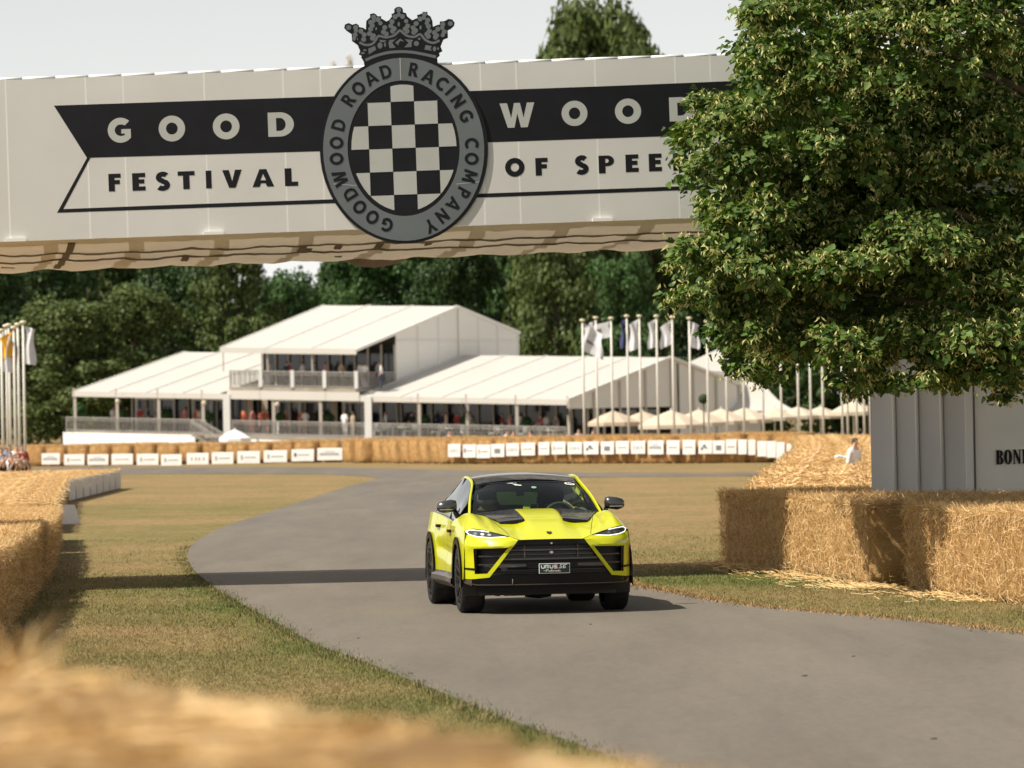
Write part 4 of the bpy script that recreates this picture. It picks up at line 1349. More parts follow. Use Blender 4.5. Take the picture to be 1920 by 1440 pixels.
def tree_variant(seed, lobes_n, cards, size, dome=False):
    """crown in a unit box: height 1, base at z=0, half width about 0.42"""
    rg = np.random.default_rng(seed)
    L = []
    for i in range(lobes_n):
        z = rg.uniform(0.06, 0.93)
        wmax = 0.42 * math.sin(PI * min(1, (z + 0.10) * 0.88)) ** 0.5
        if dome: z = rg.uniform(0.2, 0.90); wmax = 0.46 * math.sqrt(max(0.01, 1 - (max(0, z - .55) / .37) ** 3))
        a = rg.uniform(0, 2 * PI); rr = wmax * math.sqrt(rg.uniform(0.05, 1)) * 0.85
        L.append((rr * math.cos(a), rr * math.sin(a), z, rg.uniform(0.07, 0.14)))
    L = np.array(L)
    k = rg.integers(0, lobes_n, cards)
    d = rg.normal(0, 1, (cards, 3)); d /= np.linalg.norm(d, axis=1)[:, None]
    d[:, 2] = np.where(rg.uniform(0, 1, cards) < 0.6, np.abs(d[:, 2]), d[:, 2])
    P = L[k, :3] + d * (L[k, 3] * rg.uniform(0.55, 1.06, cards))[:, None] * np.array([1, 1, 0.8])
    nrm = d + rg.normal(0, 0.5, (cards, 3)); nrm /= np.linalg.norm(nrm, axis=1)[:, None]
    t = np.cross(nrm, rg.normal(0, 1, (cards, 3))); t /= np.linalg.norm(t, axis=1)[:, None]
    b = np.cross(nrm, t)
    s = (size * rg.uniform(0.5, 1.3, cards))[:, None]
    V = np.stack([P - t * s * .5, P + b * s * .35 - nrm * s * .1, P + t * s * .6 + nrm * s * .12, P - b * s * .38 + nrm * s * .05], 1).reshape(-1, 3)
    V[:, 2] = np.maximum(V[:, 2], 0.0)
    return np_mesh('crown', V, np.arange(4 * cards).reshape(-1, 4), FLEAF[0]), L


TV = [tree_variant(100 + i, 74, 21000, 0.027) for i in range(5)] + [tree_variant(140, 110, 30000, 0.024, True)]
TRUNK = MB()
TRUNK.tube([(0, 0, 0), (.004, 0, .1), (-.006, .004, .3), (.008, 0, .6), (0, 0, .85)], [0.026, 0.02, 0.017, 0.010, 0.003], 8)
for i in range(9):
    a = i * 2.4; z = .16 + .055 * i
    TRUNK.tube([(0, 0, z), (.11 * math.cos(a), .11 * math.sin(a), z + .07), (.27 * math.cos(a), .27 * math.sin(a), z + .13)], [0.009, 0.006, 0.002], 5)
trunk_o = TRUNK.build('trunk', M_BARK, None, smooth=True)
trunk_me = trunk_o.data
bpy.data.objects.remove(trunk_o)
nt_ = 0


def far_tree(px, top_py, d, wpx, leaf, label, seedv=None, zb=None):
    global nt_
    v = nt_ if seedv is None else seedv
    nt_ += 1
    p = W(px, 800, d)
    zt = W(px, top_py, d).z
    z0 = float(groundz(p.x, p.y)) - 0.1 if zb is None else zb
    hgt = zt - z0
    root = thing('broadleaf_tree', label, 'tree', (p.x, p.y, z0), random.uniform(0, 6.28), 'trees behind the marquee')
    me = TV[v % 5 if v < 99 else 5][0]
    c = link('crown', me, root); c['kind'] = 'stuff'
    wsc = wpx * d / F / 0.84
    c.scale = (wsc, wsc, hgt)
    c.material_slots[0].link = 'OBJECT'; c.material_slots[0].material = FLEAF[leaf]
    t = link('trunk', trunk_me, root); t.scale = (wsc * .8, wsc * .8, hgt)
    return root


TREES = [  # px, top, depth, width px, leaf, label
    (-60, 420, 392, 300, 0, 'dark green tree cut off by the left edge of the frame behind the flags'),
    (120, 560, 380, 260, 1, 'bushy mid green tree just right of the left flagpoles'),
    (250, 530, 384, 250, 1, 'rounded olive tree standing over the left wing of the marquee'),
    (40, 330, 425, 300, 0, 'tall dark tree in the back row above the left flagpoles'),
    (215, 380, 430, 280, 2, 'tall green tree in the back row left of the marquee'),
    (330, 470, 402, 230, 0, 'dark tree rising behind the left marquee roof'),
    (450, 420, 395, 210, 1, 'yellowish tree left of the sky gap under the bridge'),
    (455, 640, 388, 170, 0, 'low dark tree in the shade beside the upper marquee eave'),
    (560, 512, 432, 200, 2, 'low distant tree below the sky gap under the bridge'),
    (672, 440, 415, 190, 2, 'bright green tree right of the sky gap under the bridge'),
    (610, 545, 398, 190, 2, 'green tree behind the left half of the upper marquee ridge'),
    (760, 450, 415, 230, 2, 'green tree beneath the crest behind the upper marquee ridge'),
    (860, 430, 408, 210, 0, 'dark green tree above the right end of the upper marquee ridge'),
    (960, 420, 420, 200, 2, 'green tree behind the rear eave of the upper marquee'),
    (1050, 400, 392, 210, 1, 'yellow green tree left of the right hand flags'),
    (1128, -26, 402, 330, 1, 'tall tree whose olive top rises above the bridge', 99),
    (1170, 480, 384, 190, 2, 'green tree behind the first right flags'),
    (1240, 440, 415, 230, 0, 'dark tree behind the white flags left of the lime tree'),
    (1350, 450, 400, 230, 0, 'dark tree half hidden by the lime tree foliage'),
    (1460, 560, 392, 220, 2, 'green tree seen under the lime tree between the bare flagpoles'),
    (1570, 590, 396, 210, 0, 'dark tree under the lime tree left of the white tower'),
    (1690, 560, 410, 240, 2, 'green tree hidden behind the white tower and lime tree'),
    (1420, 690, 372, 120, 2, 'small round tree right of the white pagoda tent'),
]
for k, px in enumerate(range(-80, 1800, 118)):       # the back row closes the view
    if 480 < px < 660: continue
    TREES.append((px + (k * 37) % 40 - 20, 395 + (k * 53) % 70, 448 + (k * 29) % 26, 235, (2, 0, 1, 0)[k % 4], 'tree in the dim back row of the wood behind the marquee'))
TREES.append((650, 450, 440, 110, 2, 'slim green tree at the right side of the sky gap under the bridge'))
for k, px in enumerate((-210, -330, -450, -580, 1880, 2010)):
    TREES.append((px, 430 + (k * 31) % 60, 405 + (k * 17) % 40, 250, (0, 1, 2)[k % 3], 'tree of the wood outside the frame'))
TREES.append((500, 512, 455, 150, 0, 'tree in the dim back row of the wood behind the marquee'))
TREES.append((590, 528, 455, 190, 0, 'tree in the dim back row of the wood behind the marquee'))
for i, t in enumerate(TREES): far_tree(*t)
far_tree(1216, 66, 404, 130, 1, 'lower shoulder of olive foliage beside the tall tree top above the bridge', 3)
# a treetop far off in very pale leaf colour, left of the crown
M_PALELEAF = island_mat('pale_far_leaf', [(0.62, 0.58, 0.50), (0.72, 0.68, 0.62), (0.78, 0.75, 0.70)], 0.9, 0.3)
for px, ty, w in [(634, 113, 34), (671, 102, 40)]:
    t = far_tree(px, ty, 900, w * 1.5, 0, 'faint pale treetop peeping over the bridge left of the crown' if px < 650 else 'faint pale treetop touching the left of the crown above the bridge', 2)
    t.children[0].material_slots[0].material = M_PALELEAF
# ---------------------------------------------------------------- the marquee
TH = math.radians(32.7)
A_ = Vector((-math.cos(TH), math.sin(TH), 0))     # along the front, to the left
B_ = Vector((math.sin(TH), math.cos(TH), 0))      # from the front to the back
C0 = W(745, 800, 345); C0.z = 0
GD = 0.031


def ML(a, b, z, lvl=True):
    """marquee coordinates: a along the front to the left, b to the back, z up (the floors step down with the slope)"""
    p = C0 + A_ * a + B_ * b
    return Vector((p.x, p.y, z + (GD * a if lvl else 0)))


def a_at(px, b):
    k = (px - 960) / F
    return (C0.x + B_.x * b - k * (C0.y + B_.y * b)) / (math.cos(TH) + k * math.sin(TH))


mq = thing('marquee', 'white two storey hospitality marquee with balcony beyond the far bales', 'marquee', tuple(C0))
M_ROOF = mat('marquee_roof', (0.56, 0.535, 0.49), 0.5, var=0.03, scale=0.25, trans=0.08)
M_MWALL = mat('marquee_wall', (0.74, 0.72, 0.67), 0.55, var=0.03, scale=0.3)
M_FRAME = mat('marquee_frame', (0.52, 0.48, 0.42), 0.5, var=0.05, scale=1)
M_RAIL = mat('galvanised_rail', (0.40, 0.38, 0.35), 0.45, 0.3)
M_DECK = mat('deck_board', (0.30, 0.26, 0.21), 0.8, var=0.2, scale=1)
M_INW = mat('inner_wall', (0.10, 0.09, 0.08), 0.8, var=0.3, scale=0.6)


def slab(p, th, m, name, parent):
    """quad p (4 points, outward face counter-clockwise) with thickness th inwards"""
    n = (p[1] - p[0]).cross(p[2] - p[0]).normalized()
    mb = MB()
    q = [v - n * th for v in p]
    mb.hexa([q[0], q[1], q[2], q[3], p[0], p[1], p[2], p[3]])
    return mb.build(name, m, parent)


def roof_bays(a0, a1, n, b_lo, z_lo, b_hi, z_hi, name='roof_bay', overlap=0.0):
    for i in range(n):
        u0 = a0 + (a1 - a0) * i / n + 0.02; u1 = a0 + (a1 - a0) * (i + 1) / n - 0.02
        rows = []
        for k in range(6):
            v = k / 5
            row = []
            for j in range(7):
                u = j / 6
                sag = -0.05 * math.sin(PI * u) * math.sin(PI * (0.1 + 0.8 * v))
                row.append(ML(u0 + (u1 - u0) * u, b_lo + (b_hi - b_lo) * v, z_lo + (z_hi - z_lo) * v + sag))
            rows.append(row)
        mb = MB(); mb.grid(rows)
        mb.grid([[p - Vector((0, 0, .05)) for p in r] for r in rows], flip=True)
        mb.build(name, M_ROOF, mq, smooth=True)
        # rib between bays
        mb = MB(); mb.bar(ML(u1 + 0.02, b_lo, z_lo + .03), ML(u1 + 0.02, b_hi, z_hi + .03), 0.07, 0.05); mb.build('roof_rib', M_MWALL, mq)


def fascia(a0, a1, n, b, z0, z1):
    for i in range(n):
        u0 = a0 + (a1 - a0) * i / n; u1 = a0 + (a1 - a0) * (i + 1) / n
        slab([ML(u0 - .02, b - .02, z0), ML(u0 - .02, b - .02, z1), ML(u1 + .02, b - .02, z1), ML(u1 + .02, b - .02, z0)][::-1], 0.05, M_ROOF, 'valance', mq)


# upper storey
AU = 10.95
roof_bays(0, AU, 3, -4.6, 6.40, 7.5, 9.30)
roof_bays(0, AU, 3, 15.2, 7.55, 7.52, 9.30)
fascia(0, AU, 3, -4.6, 6.05, 6.42)
# gable wall of the upper storey, panels between uprights
bs = [0, 2.6, 5.1, 7.5, 10.0, 12.4, 15.0]
zr = lambda b: 6.40 + (b + 4.6) * (2.9 / 12.1) if b < 7.5 else 9.30 - (b - 7.5) * (1.75 / 7.7)
for b0, b1 in zip(bs[:-1], bs[1:]):
    mb = MB()
    e = 0.03
    q = [ML(0, b0 + e, 3.3), ML(0, b1 - e, 3.3), ML(0, b1 - e, zr(b1) - .06), ML(0, b0 + e, zr(b0) - .06)]
    mb.hexa([v + A_ * 0.06 for v in q] + q)
    mb.build('wall_panel', M_MWALL, mq, recalc=True)
for b0 in bs[1:]:
    mb = MB(); mb.bar(ML(-.03, b0, 3.3), ML(-.03, b0, zr(b0) - .05), 0.10, 0.10); mb.build('upright', M_FRAME if b0 in (7.5,) else M_MWALL, mq)
mb = MB(); mb.bar(ML(-.04, 0.2, 6.98), ML(-.04, 14.9, 6.98), 0.08, 0.06); mb.build('eaves_rail', M_MWALL, mq)
mb = MB(); mb.bar(ML(-.02, -4.6, 6.36), ML(-.02, 7.5, 9.24), 0.16, 0.2); mb.bar(ML(-.02, 7.5, 9.24), ML(-.02, 15.2, 7.5), 0.16, 0.2); mb.build('gable_beam', M_MWALL, mq)
# balcony
ab = a_at(430, -4.6)
ZB = 3.82
mb = MB(); mb.hexa([ML(-.02, -4.62, ZB - .2), ML(-.02, 0, ZB - .2), ML(ab, 0, ZB - .2), ML(ab, -4.62, ZB - .2), ML(-.02, -4.62, ZB), ML(-.02, 0, ZB), ML(ab, 0, ZB), ML(ab, -4.62, ZB)]); mb.build('balcony_floor', M_DECK, mq)
fascia(-0.2, ab + .1, 4, -4.66, ZB - .82, ZB - .22)


def railing(p, q, h=1.0, n=None, name='railing'):
    """rails, end posts and close balusters from p to q"""
    p = Vector(p); q = Vector(q); L_ = (q - p).length
    mb = MB(); up = Vector((0, 0, h))
    mb.bar(p + up, q + up, .06, .06); mb.bar(p + Vector((0, 0, .1)), q + Vector((0, 0, .1)), .05, .05); mb.bar(p + up * .82, q + up * .82, .04, .03)
    mb.bar(p, p + up * 1.04, .08, .08); mb.bar(q, q + up * 1.04, .08, .08)
    o = mb.build(name, M_RAIL, mq)
    n = n or max(2, int(L_ / 0.17))
    mb = MB()
    for i in range(1, n):
        c = p + (q - p) * i / n
        mb.bar(c + Vector((0, 0, .1)), c + up * .97, .042, .042)
    b = mb.build('balusters', M_RAIL, o)
    return o


for i in range(4):
    railing(ML(ab * i / 4 + .05, -4.56, ZB), ML(ab * (i + 1) / 4 - .05, -4.56, ZB), 1.05)
railing(ML(0.05, -4.5, ZB), ML(0.05, -.15, ZB), 1.05)
railing(ML(ab - .05, -4.5, ZB), ML(ab - .05, -.15, ZB), 1.05)
for k in range(4):
    a = [0.06, ab * .25, ab * .5, ab * .75][k]
    mb = MB(); mb.bar(ML(a, -4.64, ZB), ML(a, -4.64, ZB + 1.15), .24, .2); mb.build('balcony_post', M_WHITE, mq)
# upper front: dark glazing between white mullions
def glazed(a0, a1, b, z0, z1, n, door=False):
    mb = MB(); mb.hexa([ML(a0, b + .1, z0), ML(a0, b + .2, z0), ML(a1, b + .2, z0), ML(a1, b + .1, z0), ML(a0, b + .1, z1), ML(a0, b + .2, z1), ML(a1, b + .2, z1), ML(a1, b + .1, z1)])
    o = mb.build('glazing', M_GLASSDK, mq, recalc=True)
    for i in range(n + 1):
        a = a0 + (a1 - a0) * i / n
        mb = MB(); mb.bar(ML(a, b, z0), ML(a, b, z1), .13, .1); mb.build('mullion', M_FRAME, mq)
    return o


glazed(0.1, AU - .1, 0, ZB, 6.7, 10)
for a in (3.7, 7.3, AU - .05):
    mb = MB(); mb.bar(ML(a, -4.4, ZB + 1), ML(a, -4.4, 6.1), .09, .09); mb.build('balcony_column', M_FRAME, mq)
mb = MB(); mb.hexa([ML(0.1, 0, 6.72), ML(0.1, .1, 6.72), ML(AU, .1, 6.72), ML(AU, 0, 6.72), ML(0.1, 0, 7.35), ML(0.1, .1, 7.35), ML(AU, .1, 7.35), ML(AU, 0, 7.35)]); mb.build('lintel', M_DARK, mq)

# lower wings
aL = a_at(137, -4.6); aR = a_at(1065, -4.6)
BE, BRG, ZE, ZRG = -4.6, 8.2, 3.32, 6.0
aU0 = AU + 0.2
roof_bays(aU0, aL, 4, BE, ZE, BRG, ZRG)
roof_bays(aU0, aL, 4, 20.0, 3.6, BRG + .02, ZRG)
roof_bays(aR, -0.1, 5, BE, ZE, BRG, ZRG)
roof_bays(aR, -0.1, 5, 20.0, 3.6, BRG + .02, ZRG)
fascia(ab + .2, aL, 3, BE, ZE - .34, ZE + .02)
fascia(aR, -0.2, 4, BE, ZE - .34, ZE + .02)
# the piece of low roof that runs on under the upper storey at the left (balcony end)
mb = MB(); q = [ML(AU - 2.2, -0.3, 4.2), ML(AU + .2, -.3, 4.2), ML(AU + .2, -.3, 6.0), ML(AU - 2.2, -.3, 6.0)]
# ground floor deck, posts, back wall
ZF = 0.62
mb = MB(); mb.hexa([ML(aL + .4, -4.9, ZF - .22), ML(aL + .4, 10, ZF - .22), ML(aR, 10, ZF - .22), ML(aR, -4.9, ZF - .22), ML(aL + .4, -4.9, ZF), ML(aL + .4, 10, ZF), ML(aR, 10, ZF), ML(aR, -4.9, ZF)]); mb.build('terrace_floor', M_DECK, mq, recalc=True)
post_px = [140, 219, 297, 380, 512, 600, 785, 875, 968, 1065]
for px in post_px:
    a = a_at(px, -4.55)
    mb = MB(); mb.bar(ML(a, -4.55, ZF - .1), ML(a, -4.55, ZE - .1), .20, .16); mb.build('post', M_FRAME, mq)
    mb = MB(); mb.bar(ML(a, BE - .06, ZE - .36), ML(a, BE - .06, ZE + .25), .12, .06); mb.build('valance_strap', M_FRAME, mq)
for px in (425, 690):
    a = a_at(px, -4.7)
    mb = MB(); mb.bar(ML(a, -4.75, -0.4), ML(a, -4.75, ZB - .5), .46, .4); mb.build('pillar', M_WHITE, mq)
glazed(aR + .2, -0.3, 0.0, ZF, ZE + .9, 13)
glazed(aU0, aL - 1.5, 0.0, ZF, ZE + .9, 9)
glazed(0.0, aU0, 0.0, ZF, ZB - .3, 9)
for a0, wd in ((1.2, 3.0), (6.0, 3.6), (13.6, 3.0), (18.2, 3.2)):     # white framed doors
    for u in (0, .5, 1):
        mb = MB(); mb.bar(ML(a0 + wd * u, -.12, ZF), ML(a0 + wd * u, -.12, ZF + 2.25), .15, .06); mb.build('door_frame', M_WHITE, mq)
    mb = MB(); mb.bar(ML(a0 - .1, -.14, ZF + 2.25), ML(a0 + wd + .1, -.14, ZF + 2.25), .07, .2); mb.build('door_head', M_WHITE, mq)
for a in (-1.9, 4.9, 10.6, 11.8):
    mb = MB(); mb.bar(ML(a, -.2, ZF), ML(a, -.2, ZE + .5), .42, .2); mb.build('pier', M_CREAM, mq)
# interior and rear so nothing shows through
mb = MB(); mb.hexa([ML(aL, 9.0, -.6), ML(aL, 9.2, -.6), ML(aR, 9.2, -.6), ML(aR, 9.0, -.6), ML(aL, 9.0, 5.6), ML(aL, 9.2, 5.6), ML(aR, 9.2, 5.6), ML(aR, 9.0, 5.6)]); mb.build('rear_wall', M_INW, mq, recalc=True)
# right gable end of the right wing
zw = lambda b: ZE + (b - BE) * ((ZRG - ZE) / (BRG - BE)) if b < BRG else ZRG - (b - BRG) * (2.4 / 11.8)
gb = [-4.6, -1.5, 1.7, 4.9, 8.2, 11.0, 14, 17, 20]
for b0, b1 in zip(gb[:-1], gb[1:]):
    zlo = 2.75 if b0 < 7 else -0.6
    q = [ML(aR + .05, b0 + .03, zlo), ML(aR + .05, b1 - .03, zlo), ML(aR + .05, b1 - .03, zw(b1) - .06), ML(aR + .05, b0 + .03, max(zlo + .05, zw(b0) - .06))]
    mb = MB(); mb.hexa([v + A_ * .06 for v in q] + q); mb.build('gable_panel', M_MWALL, mq, recalc=True)
    mb = MB(); mb.bar(ML(aR - .02, b0, -0.2), ML(aR - .02, b0, zw(b0)), .14, .14); mb.build('gable_post', M_FRAME, mq)
mb = MB(); mb.bar(ML(aR - .02, -4.7, ZE - .02), ML(aR - .02, BRG, ZRG), 0.14, 0.2); mb.bar(ML(aR - .02, BRG, ZRG), ML(aR - .02, 20, 3.6), 0.14, 0.2); mb.build('gable_beam', M_MWALL, mq)
for b0 in (3.2, 6.0):
    mb = MB(); mb.hexa([ML(aR + .3, b0 - 1.2, ZF), ML(aR + .3, b0 + 1.2, ZF), ML(aR + .5, b0 + 1.2, ZF), ML(aR + .5, b0 - 1.2, ZF), ML(aR + .3, b0 - 1.2, 2.6), ML(aR + .3, b0 + 1.2, 2.6), ML(aR + .5, b0 + 1.2, 2.6), ML(aR + .5, b0 - 1.2, 2.6)]); mb.build('gable_glazing', M_GLASSDK, mq, recalc=True)
# left gable end
for b0, b1 in zip(gb[1:-1], gb[2:]):
    zlo = 3.3 if b0 < 4 else -.3
    q = [ML(aL - .05, b0 + .03, zlo), ML(aL - .05, b1 - .03, zlo), ML(aL - .05, b1 - .03, zw(b1) - .06), ML(aL - .05, b0 + .03, max(zlo + .05, zw(b0) - .06))]
    mb = MB(); mb.hexa([v - A_ * .06 for v in q] + q); mb.build('gable_panel', M_MWALL, mq, recalc=True)
# terrace railings
ends = [a_at(p, -4.7) for p in (122, 219, 297, 385)]
for a0, a1 in zip(ends[:-1], ends[1:]): railing(ML(a0 - .06, -4.7, ZF), ML(a1 + .06, -4.7, ZF), .95)
ends = [a_at(p, -4.7) for p in (433, 512, 600, 684, 697, 785, 875, 968, 1060)]
for k, (a0, a1) in enumerate(zip(ends[:-1], ends[1:])):
    if k == 3: continue
    railing(ML(a0 - .06, -4.7, ZF), ML(a1 + .06, -4.7, ZF), .95)
# white skirting boards under the terrace
sk = [a_at(p, -4.95) for p in (116, 135, 255, 335, 364)]
for a0, a1 in zip(sk[:-1], sk[1:]):
    slab([ML(a0 - .02, -4.95, -.75), ML(a1 + .02, -4.95, -.75), ML(a1 + .02, -4.95, ZF - .06), ML(a0 - .02, -4.95, ZF - .06)], .06, M_WHITE, 'skirting_board', mq)
sk = [a_at(p, -5.4) for p in (445, 481, 586, 680)]
for a0, a1 in zip(sk[:-1], sk[1:]):
    slab([ML(a0 - .08, -5.4, -.5), ML(a1 + .05, -5.4, -.5), ML(a1 + .05, -5.4, ZF - .24), ML(a0 - .08, -5.4, ZF - .24)], .06, M_WHITE, 'skirting_board', mq)
# stairs down from the left terrace
a0 = a_at(372, -5.0)
mb = MB()
for i in range(6):
    z = ZF - .05 - i * .17
    mb.hexa([ML(a0 - i * .3, -5.9, z - .1), ML(a0 - i * .3, -4.75, z - .1), ML(a0 - i * .3 - .34, -4.75, z - .1), ML(a0 - i * .3 - .34, -5.9, z - .1), ML(a0 - i * .3, -5.9, z), ML(a0 - i * .3, -4.75, z), ML(a0 - i * .3 - .34, -4.75, z), ML(a0 - i * .3 - .34, -5.9, z)])
mb.build('staircase', M_DECK, mq, recalc=True)
railing(ML(a0, -5.95, ZF), ML(a0 - 2.1, -5.95, ZF - 1.0), .95, name='stair_rail')
railing(ML(a0, -4.8, ZF), ML(a0 - 2.1, -4.8, ZF - 1.0), .95, name='stair_rail')
# round lamps and small loudspeakers on the posts
for px in (222, 384, 521):
    a = a_at(px, -4.8); c = ML(a, -4.9, ZE - .62)
    mb = MB(); mb.lathe([(0.0, -.17), (.12, -.13), (.17, 0), (.12, .13), (0.0, .17)], 10, c); mb.build('globe_lamp', M_CREAM, mq, smooth=True)
for px in (853, 871, 1063):
    a = a_at(px, -4.8); c = ML(a, -4.9, ZE - .75)
    mb = MB(); mb.box((c.x - .16, c.y - .12, c.z - .22), (c.x + .16, c.y + .12, c.z + .22)); mb.build('loudspeaker', M_DARK, mq)

# plants in the marquee terrace
M_PLANT = island_mat('potted_leaf', [(0.02, 0.06, 0.015), (0.04, 0.10, 0.025), (0.06, 0.14, 0.04)], 0.6, 0.2)
def pot_plant(loc, r, name='potted_shrub', label='', stem=0.5, n=420, group=None, ball=False):
    rg2 = np.random.default_rng(int(abs(loc[0] * 77 + loc[1] * 13)))
    root = thing(name, label, 'plant', loc, 0, group)
    d = rg2.normal(0, 1, (n, 3)); d /= np.linalg.norm(d, axis=1)[:, None]
    P = d * r * (rg2.uniform(.82, 1.0, n) if ball else rg2.uniform(.35, 1.05, n))[:, None] + np.array([0, 0, stem + r])
    t = np.cross(d, rg2.normal(0, 1, (n, 3))); t /= np.linalg.norm(t, axis=1)[:, None]; b = np.cross(d, t)
    s = r * .24
    V = np.stack([P - t * s, P + b * s * .5, P + t * s, P - b * s * .5], 1).reshape(-1, 3)
    c = link('foliage', np_mesh('foliage', V, np.arange(4 * n).reshape(-1, 4), M_PLANT if not ball else FLEAF[0]), root); c['kind'] = 'stuff'
    mb = MB(); mb.tube([(0, 0, 0), (0, 0, stem + r)], .035, 6)
    mb.build('stem', M_BARK, root, local=True)
    mb = MB(); mb.lathe([(0, 0), (.16, 0), (.2, .3), (0, .3)], 10); mb.build('pot', M_DARK, root, local=True)
    return root


for px, b, lab in [(148, -2.5, 'leafy green plant at the left end of the marquee terrace'), (230, -3.5, 'green plant beside the second terrace post of the marquee'), (310, -3.2, 'green plant beside the third terrace post of the marquee'),
                   (390, -3.2, 'green plant by the marquee stair head'), (525, -2.6, 'green plant by the round lamp under the marquee balcony'), (615, -2.6, 'green plant in the middle of the marquee ground floor'), (655, -3.4, 'small dark plant behind the person in white on the terrace'),
                   (795, -2.5, 'green plant right of the tall white pillar'), (872, -3.0, 'green plant beside the loudspeaker post of the right wing'), (985, -2.6, 'green plant in the right wing of the marquee')]:
    p = ML(a_at(px, b), b, ZF)
    pot_plant(tuple(p), .42 if px != 148 else .6, label=lab, group='potted shrubs along the marquee terrace', stem=.75)

# tables and chairs of the right wing terrace: white, seen only as pale shapes over the rail
table0 = None
for k, px in enumerate((712, 735, 758, 800, 822, 845, 890, 915, 940, 985, 1010, 1035)):
    b = -2.2 - (k % 3) * .7
    p = ML(a_at(px, b), b, ZF)
    lb = 'white dining table on the terrace right of the tall white pillar' if px < 790 else 'white dining table on the terrace of the right marquee wing'
    if table0 is None:
        table0 = thing('dining_table', lb, 'table', tuple(p), 0, 'white tables on the marquee terrace')
        mb = MB(); mb.lathe([(0, .70), (.45, .70), (.46, .75), (0, .75)], 14); mb.build('table_top', M_WHITE, table0, local=True)
        mb = MB(); mb.tube([(0, 0, .02), (0, 0, .70)], .04, 8); mb.lathe([(0, 0), (.28, 0), (.24, .03), (0, .04)], 10); mb.build('pedestal', M_WHITE, table0, local=True)
    else: dup(table0, tuple(p), 0, lb)
chair0 = None
for k in range(26):
    px = 706 + 13.6 * k
    b = -3.4 + (k % 4) * .75
    p = ML(a_at(px, b), b, ZF)
    lb = 'white chair on the terrace right of the tall white pillar' if px < 790 else 'white chair on the terrace of the right marquee wing'
    if chair0 is None:
        chair0 = thing('terrace_chair', lb, 'chair', tuple(p), 0, 'white chairs on the marquee terrace')
        mb = MB(); mb.box((-.21, -.21, .43), (.21, .21, .47)); mb.build('seat', M_WHITE, chair0, local=True)
        mb = MB()
        rows = [[Vector((-.2 + .4 * i / 6, .2 + .04 * j / 4 - .03 * math.sin(PI * i / 6), .5 + .4 * j / 4)) for i in range(7)] for j in range(5)]
        mb.grid(rows); mb.grid([[p + Vector((0, .03, 0)) for p in r] for r in rows], flip=True); mb.build('backrest', M_WHITE, chair0, local=True)
        for sx in (-1, 1):
            for sy in (-1, 1):
                mb = MB(); mb.tube([(sx * .22, sy * .22, 0), (sx * .19, sy * .19, .43)], .016, 6); mb.build('leg', M_WHITE, chair0, local=True)
    else: dup(chair0, tuple(p), random.uniform(0, 6.28), lb)

# ---------------------------------------------------------------- second tents at the right of the marquee
tent = thing('frame_tent', 'white frame tent with low roof right of the marquee, half hidden by the lime tree', 'tent', tuple(W(1330, 800, 368)))
d = 368
e0 = W(1254, 696, d); e1 = W(1400, 697, d); r0 = W(1345, 655, d + 9); r1 = W(1470, 648, d + 9)
rows = [[e0 + (e1 - e0) * u + (r0 + (r1 - r0) * u - e0 - (e1 - e0) * u) * v for u in (0, .25, .5, .75, 1)] for v in (0, .5, 1)]
mb = MB(); mb.grid(rows); mb.grid([[p - Vector((0, 0, .06)) for p in r] for r in rows], flip=True); mb.build('roof', M_ROOF, tent)
mb = MB(); mb.bar(e0 - Vector((0, .04, .12)), e1 - Vector((0, .04, .12)), .05, .3); mb.build('valance', M_ROOF, tent)
for i in range(4):
    a = e0 + (e1 - e0) * (i / 4); b = e0 + (e1 - e0) * ((i + 1) / 4)
    mb = MB(); mb.bar((a.x + .6, a.y + .5, (a.z - 1.2) / 2), (b.x + .55, b.y + .5, (b.z - 1.2) / 2), .05, a.z + .9); mb.build('wall_panel', M_MWALL, tent)
    mb = MB(); mb.bar((a.x + .58, a.y + .42, -1.2), (a.x + .58, a.y + .42, a.z - .1), .09, .09); mb.build('post', M_FRAME, tent)
mb = MB(); c = W(1290, 768, d - .2); mb.box((c.x - 1.9, c.y, c.z - .6), (c.x + 1.7, c.y + .3, c.z + .5)); mb.build('dark_opening', M_GLASSDK, tent)
pag = thing('pagoda_tent', 'small white pagoda tent with a concave peaked roof under the lime tree', 'tent', tuple(W(1385, 800, 352)))
d = 352
ap = W(1412, 690, d); hw = 2.9
zc = W(1385, 771, d).z
mb = MB()
rows = []
for k in range(9):
    t = k / 8
    r_ = hw * (1 - t) ** 1.0 + .05
    z = zc + (ap.z - zc) * t ** 1.9
    rows.append([Vector((ap.x + sx * r_, ap.y + sy * r_, z)) for sx, sy in ((-1, -1), (0, -1), (1, -1), (1, 0), (1, 1), (0, 1), (-1, 1), (-1, 0), (-1, -1))])
mb.grid(rows); mb.build('roof', M_ROOF, pag)
for sx, sy in ((-1, -1), (1, -1), (1, 1), (-1, 1)):
    mb = MB(); mb.bar((ap.x + sx * hw, ap.y + sy * hw, -1.3), (ap.x + sx * hw, ap.y + sy * hw, zc), .1, .1); mb.build('post', M_WHITE, pag)
for sx in (-1, 1):
    mb = MB(); mb.box((ap.x - hw, ap.y + sx * hw - .02, zc - .3), (ap.x + hw, ap.y + sx * hw + .02, zc)); mb.build('valance', M_ROOF, pag)


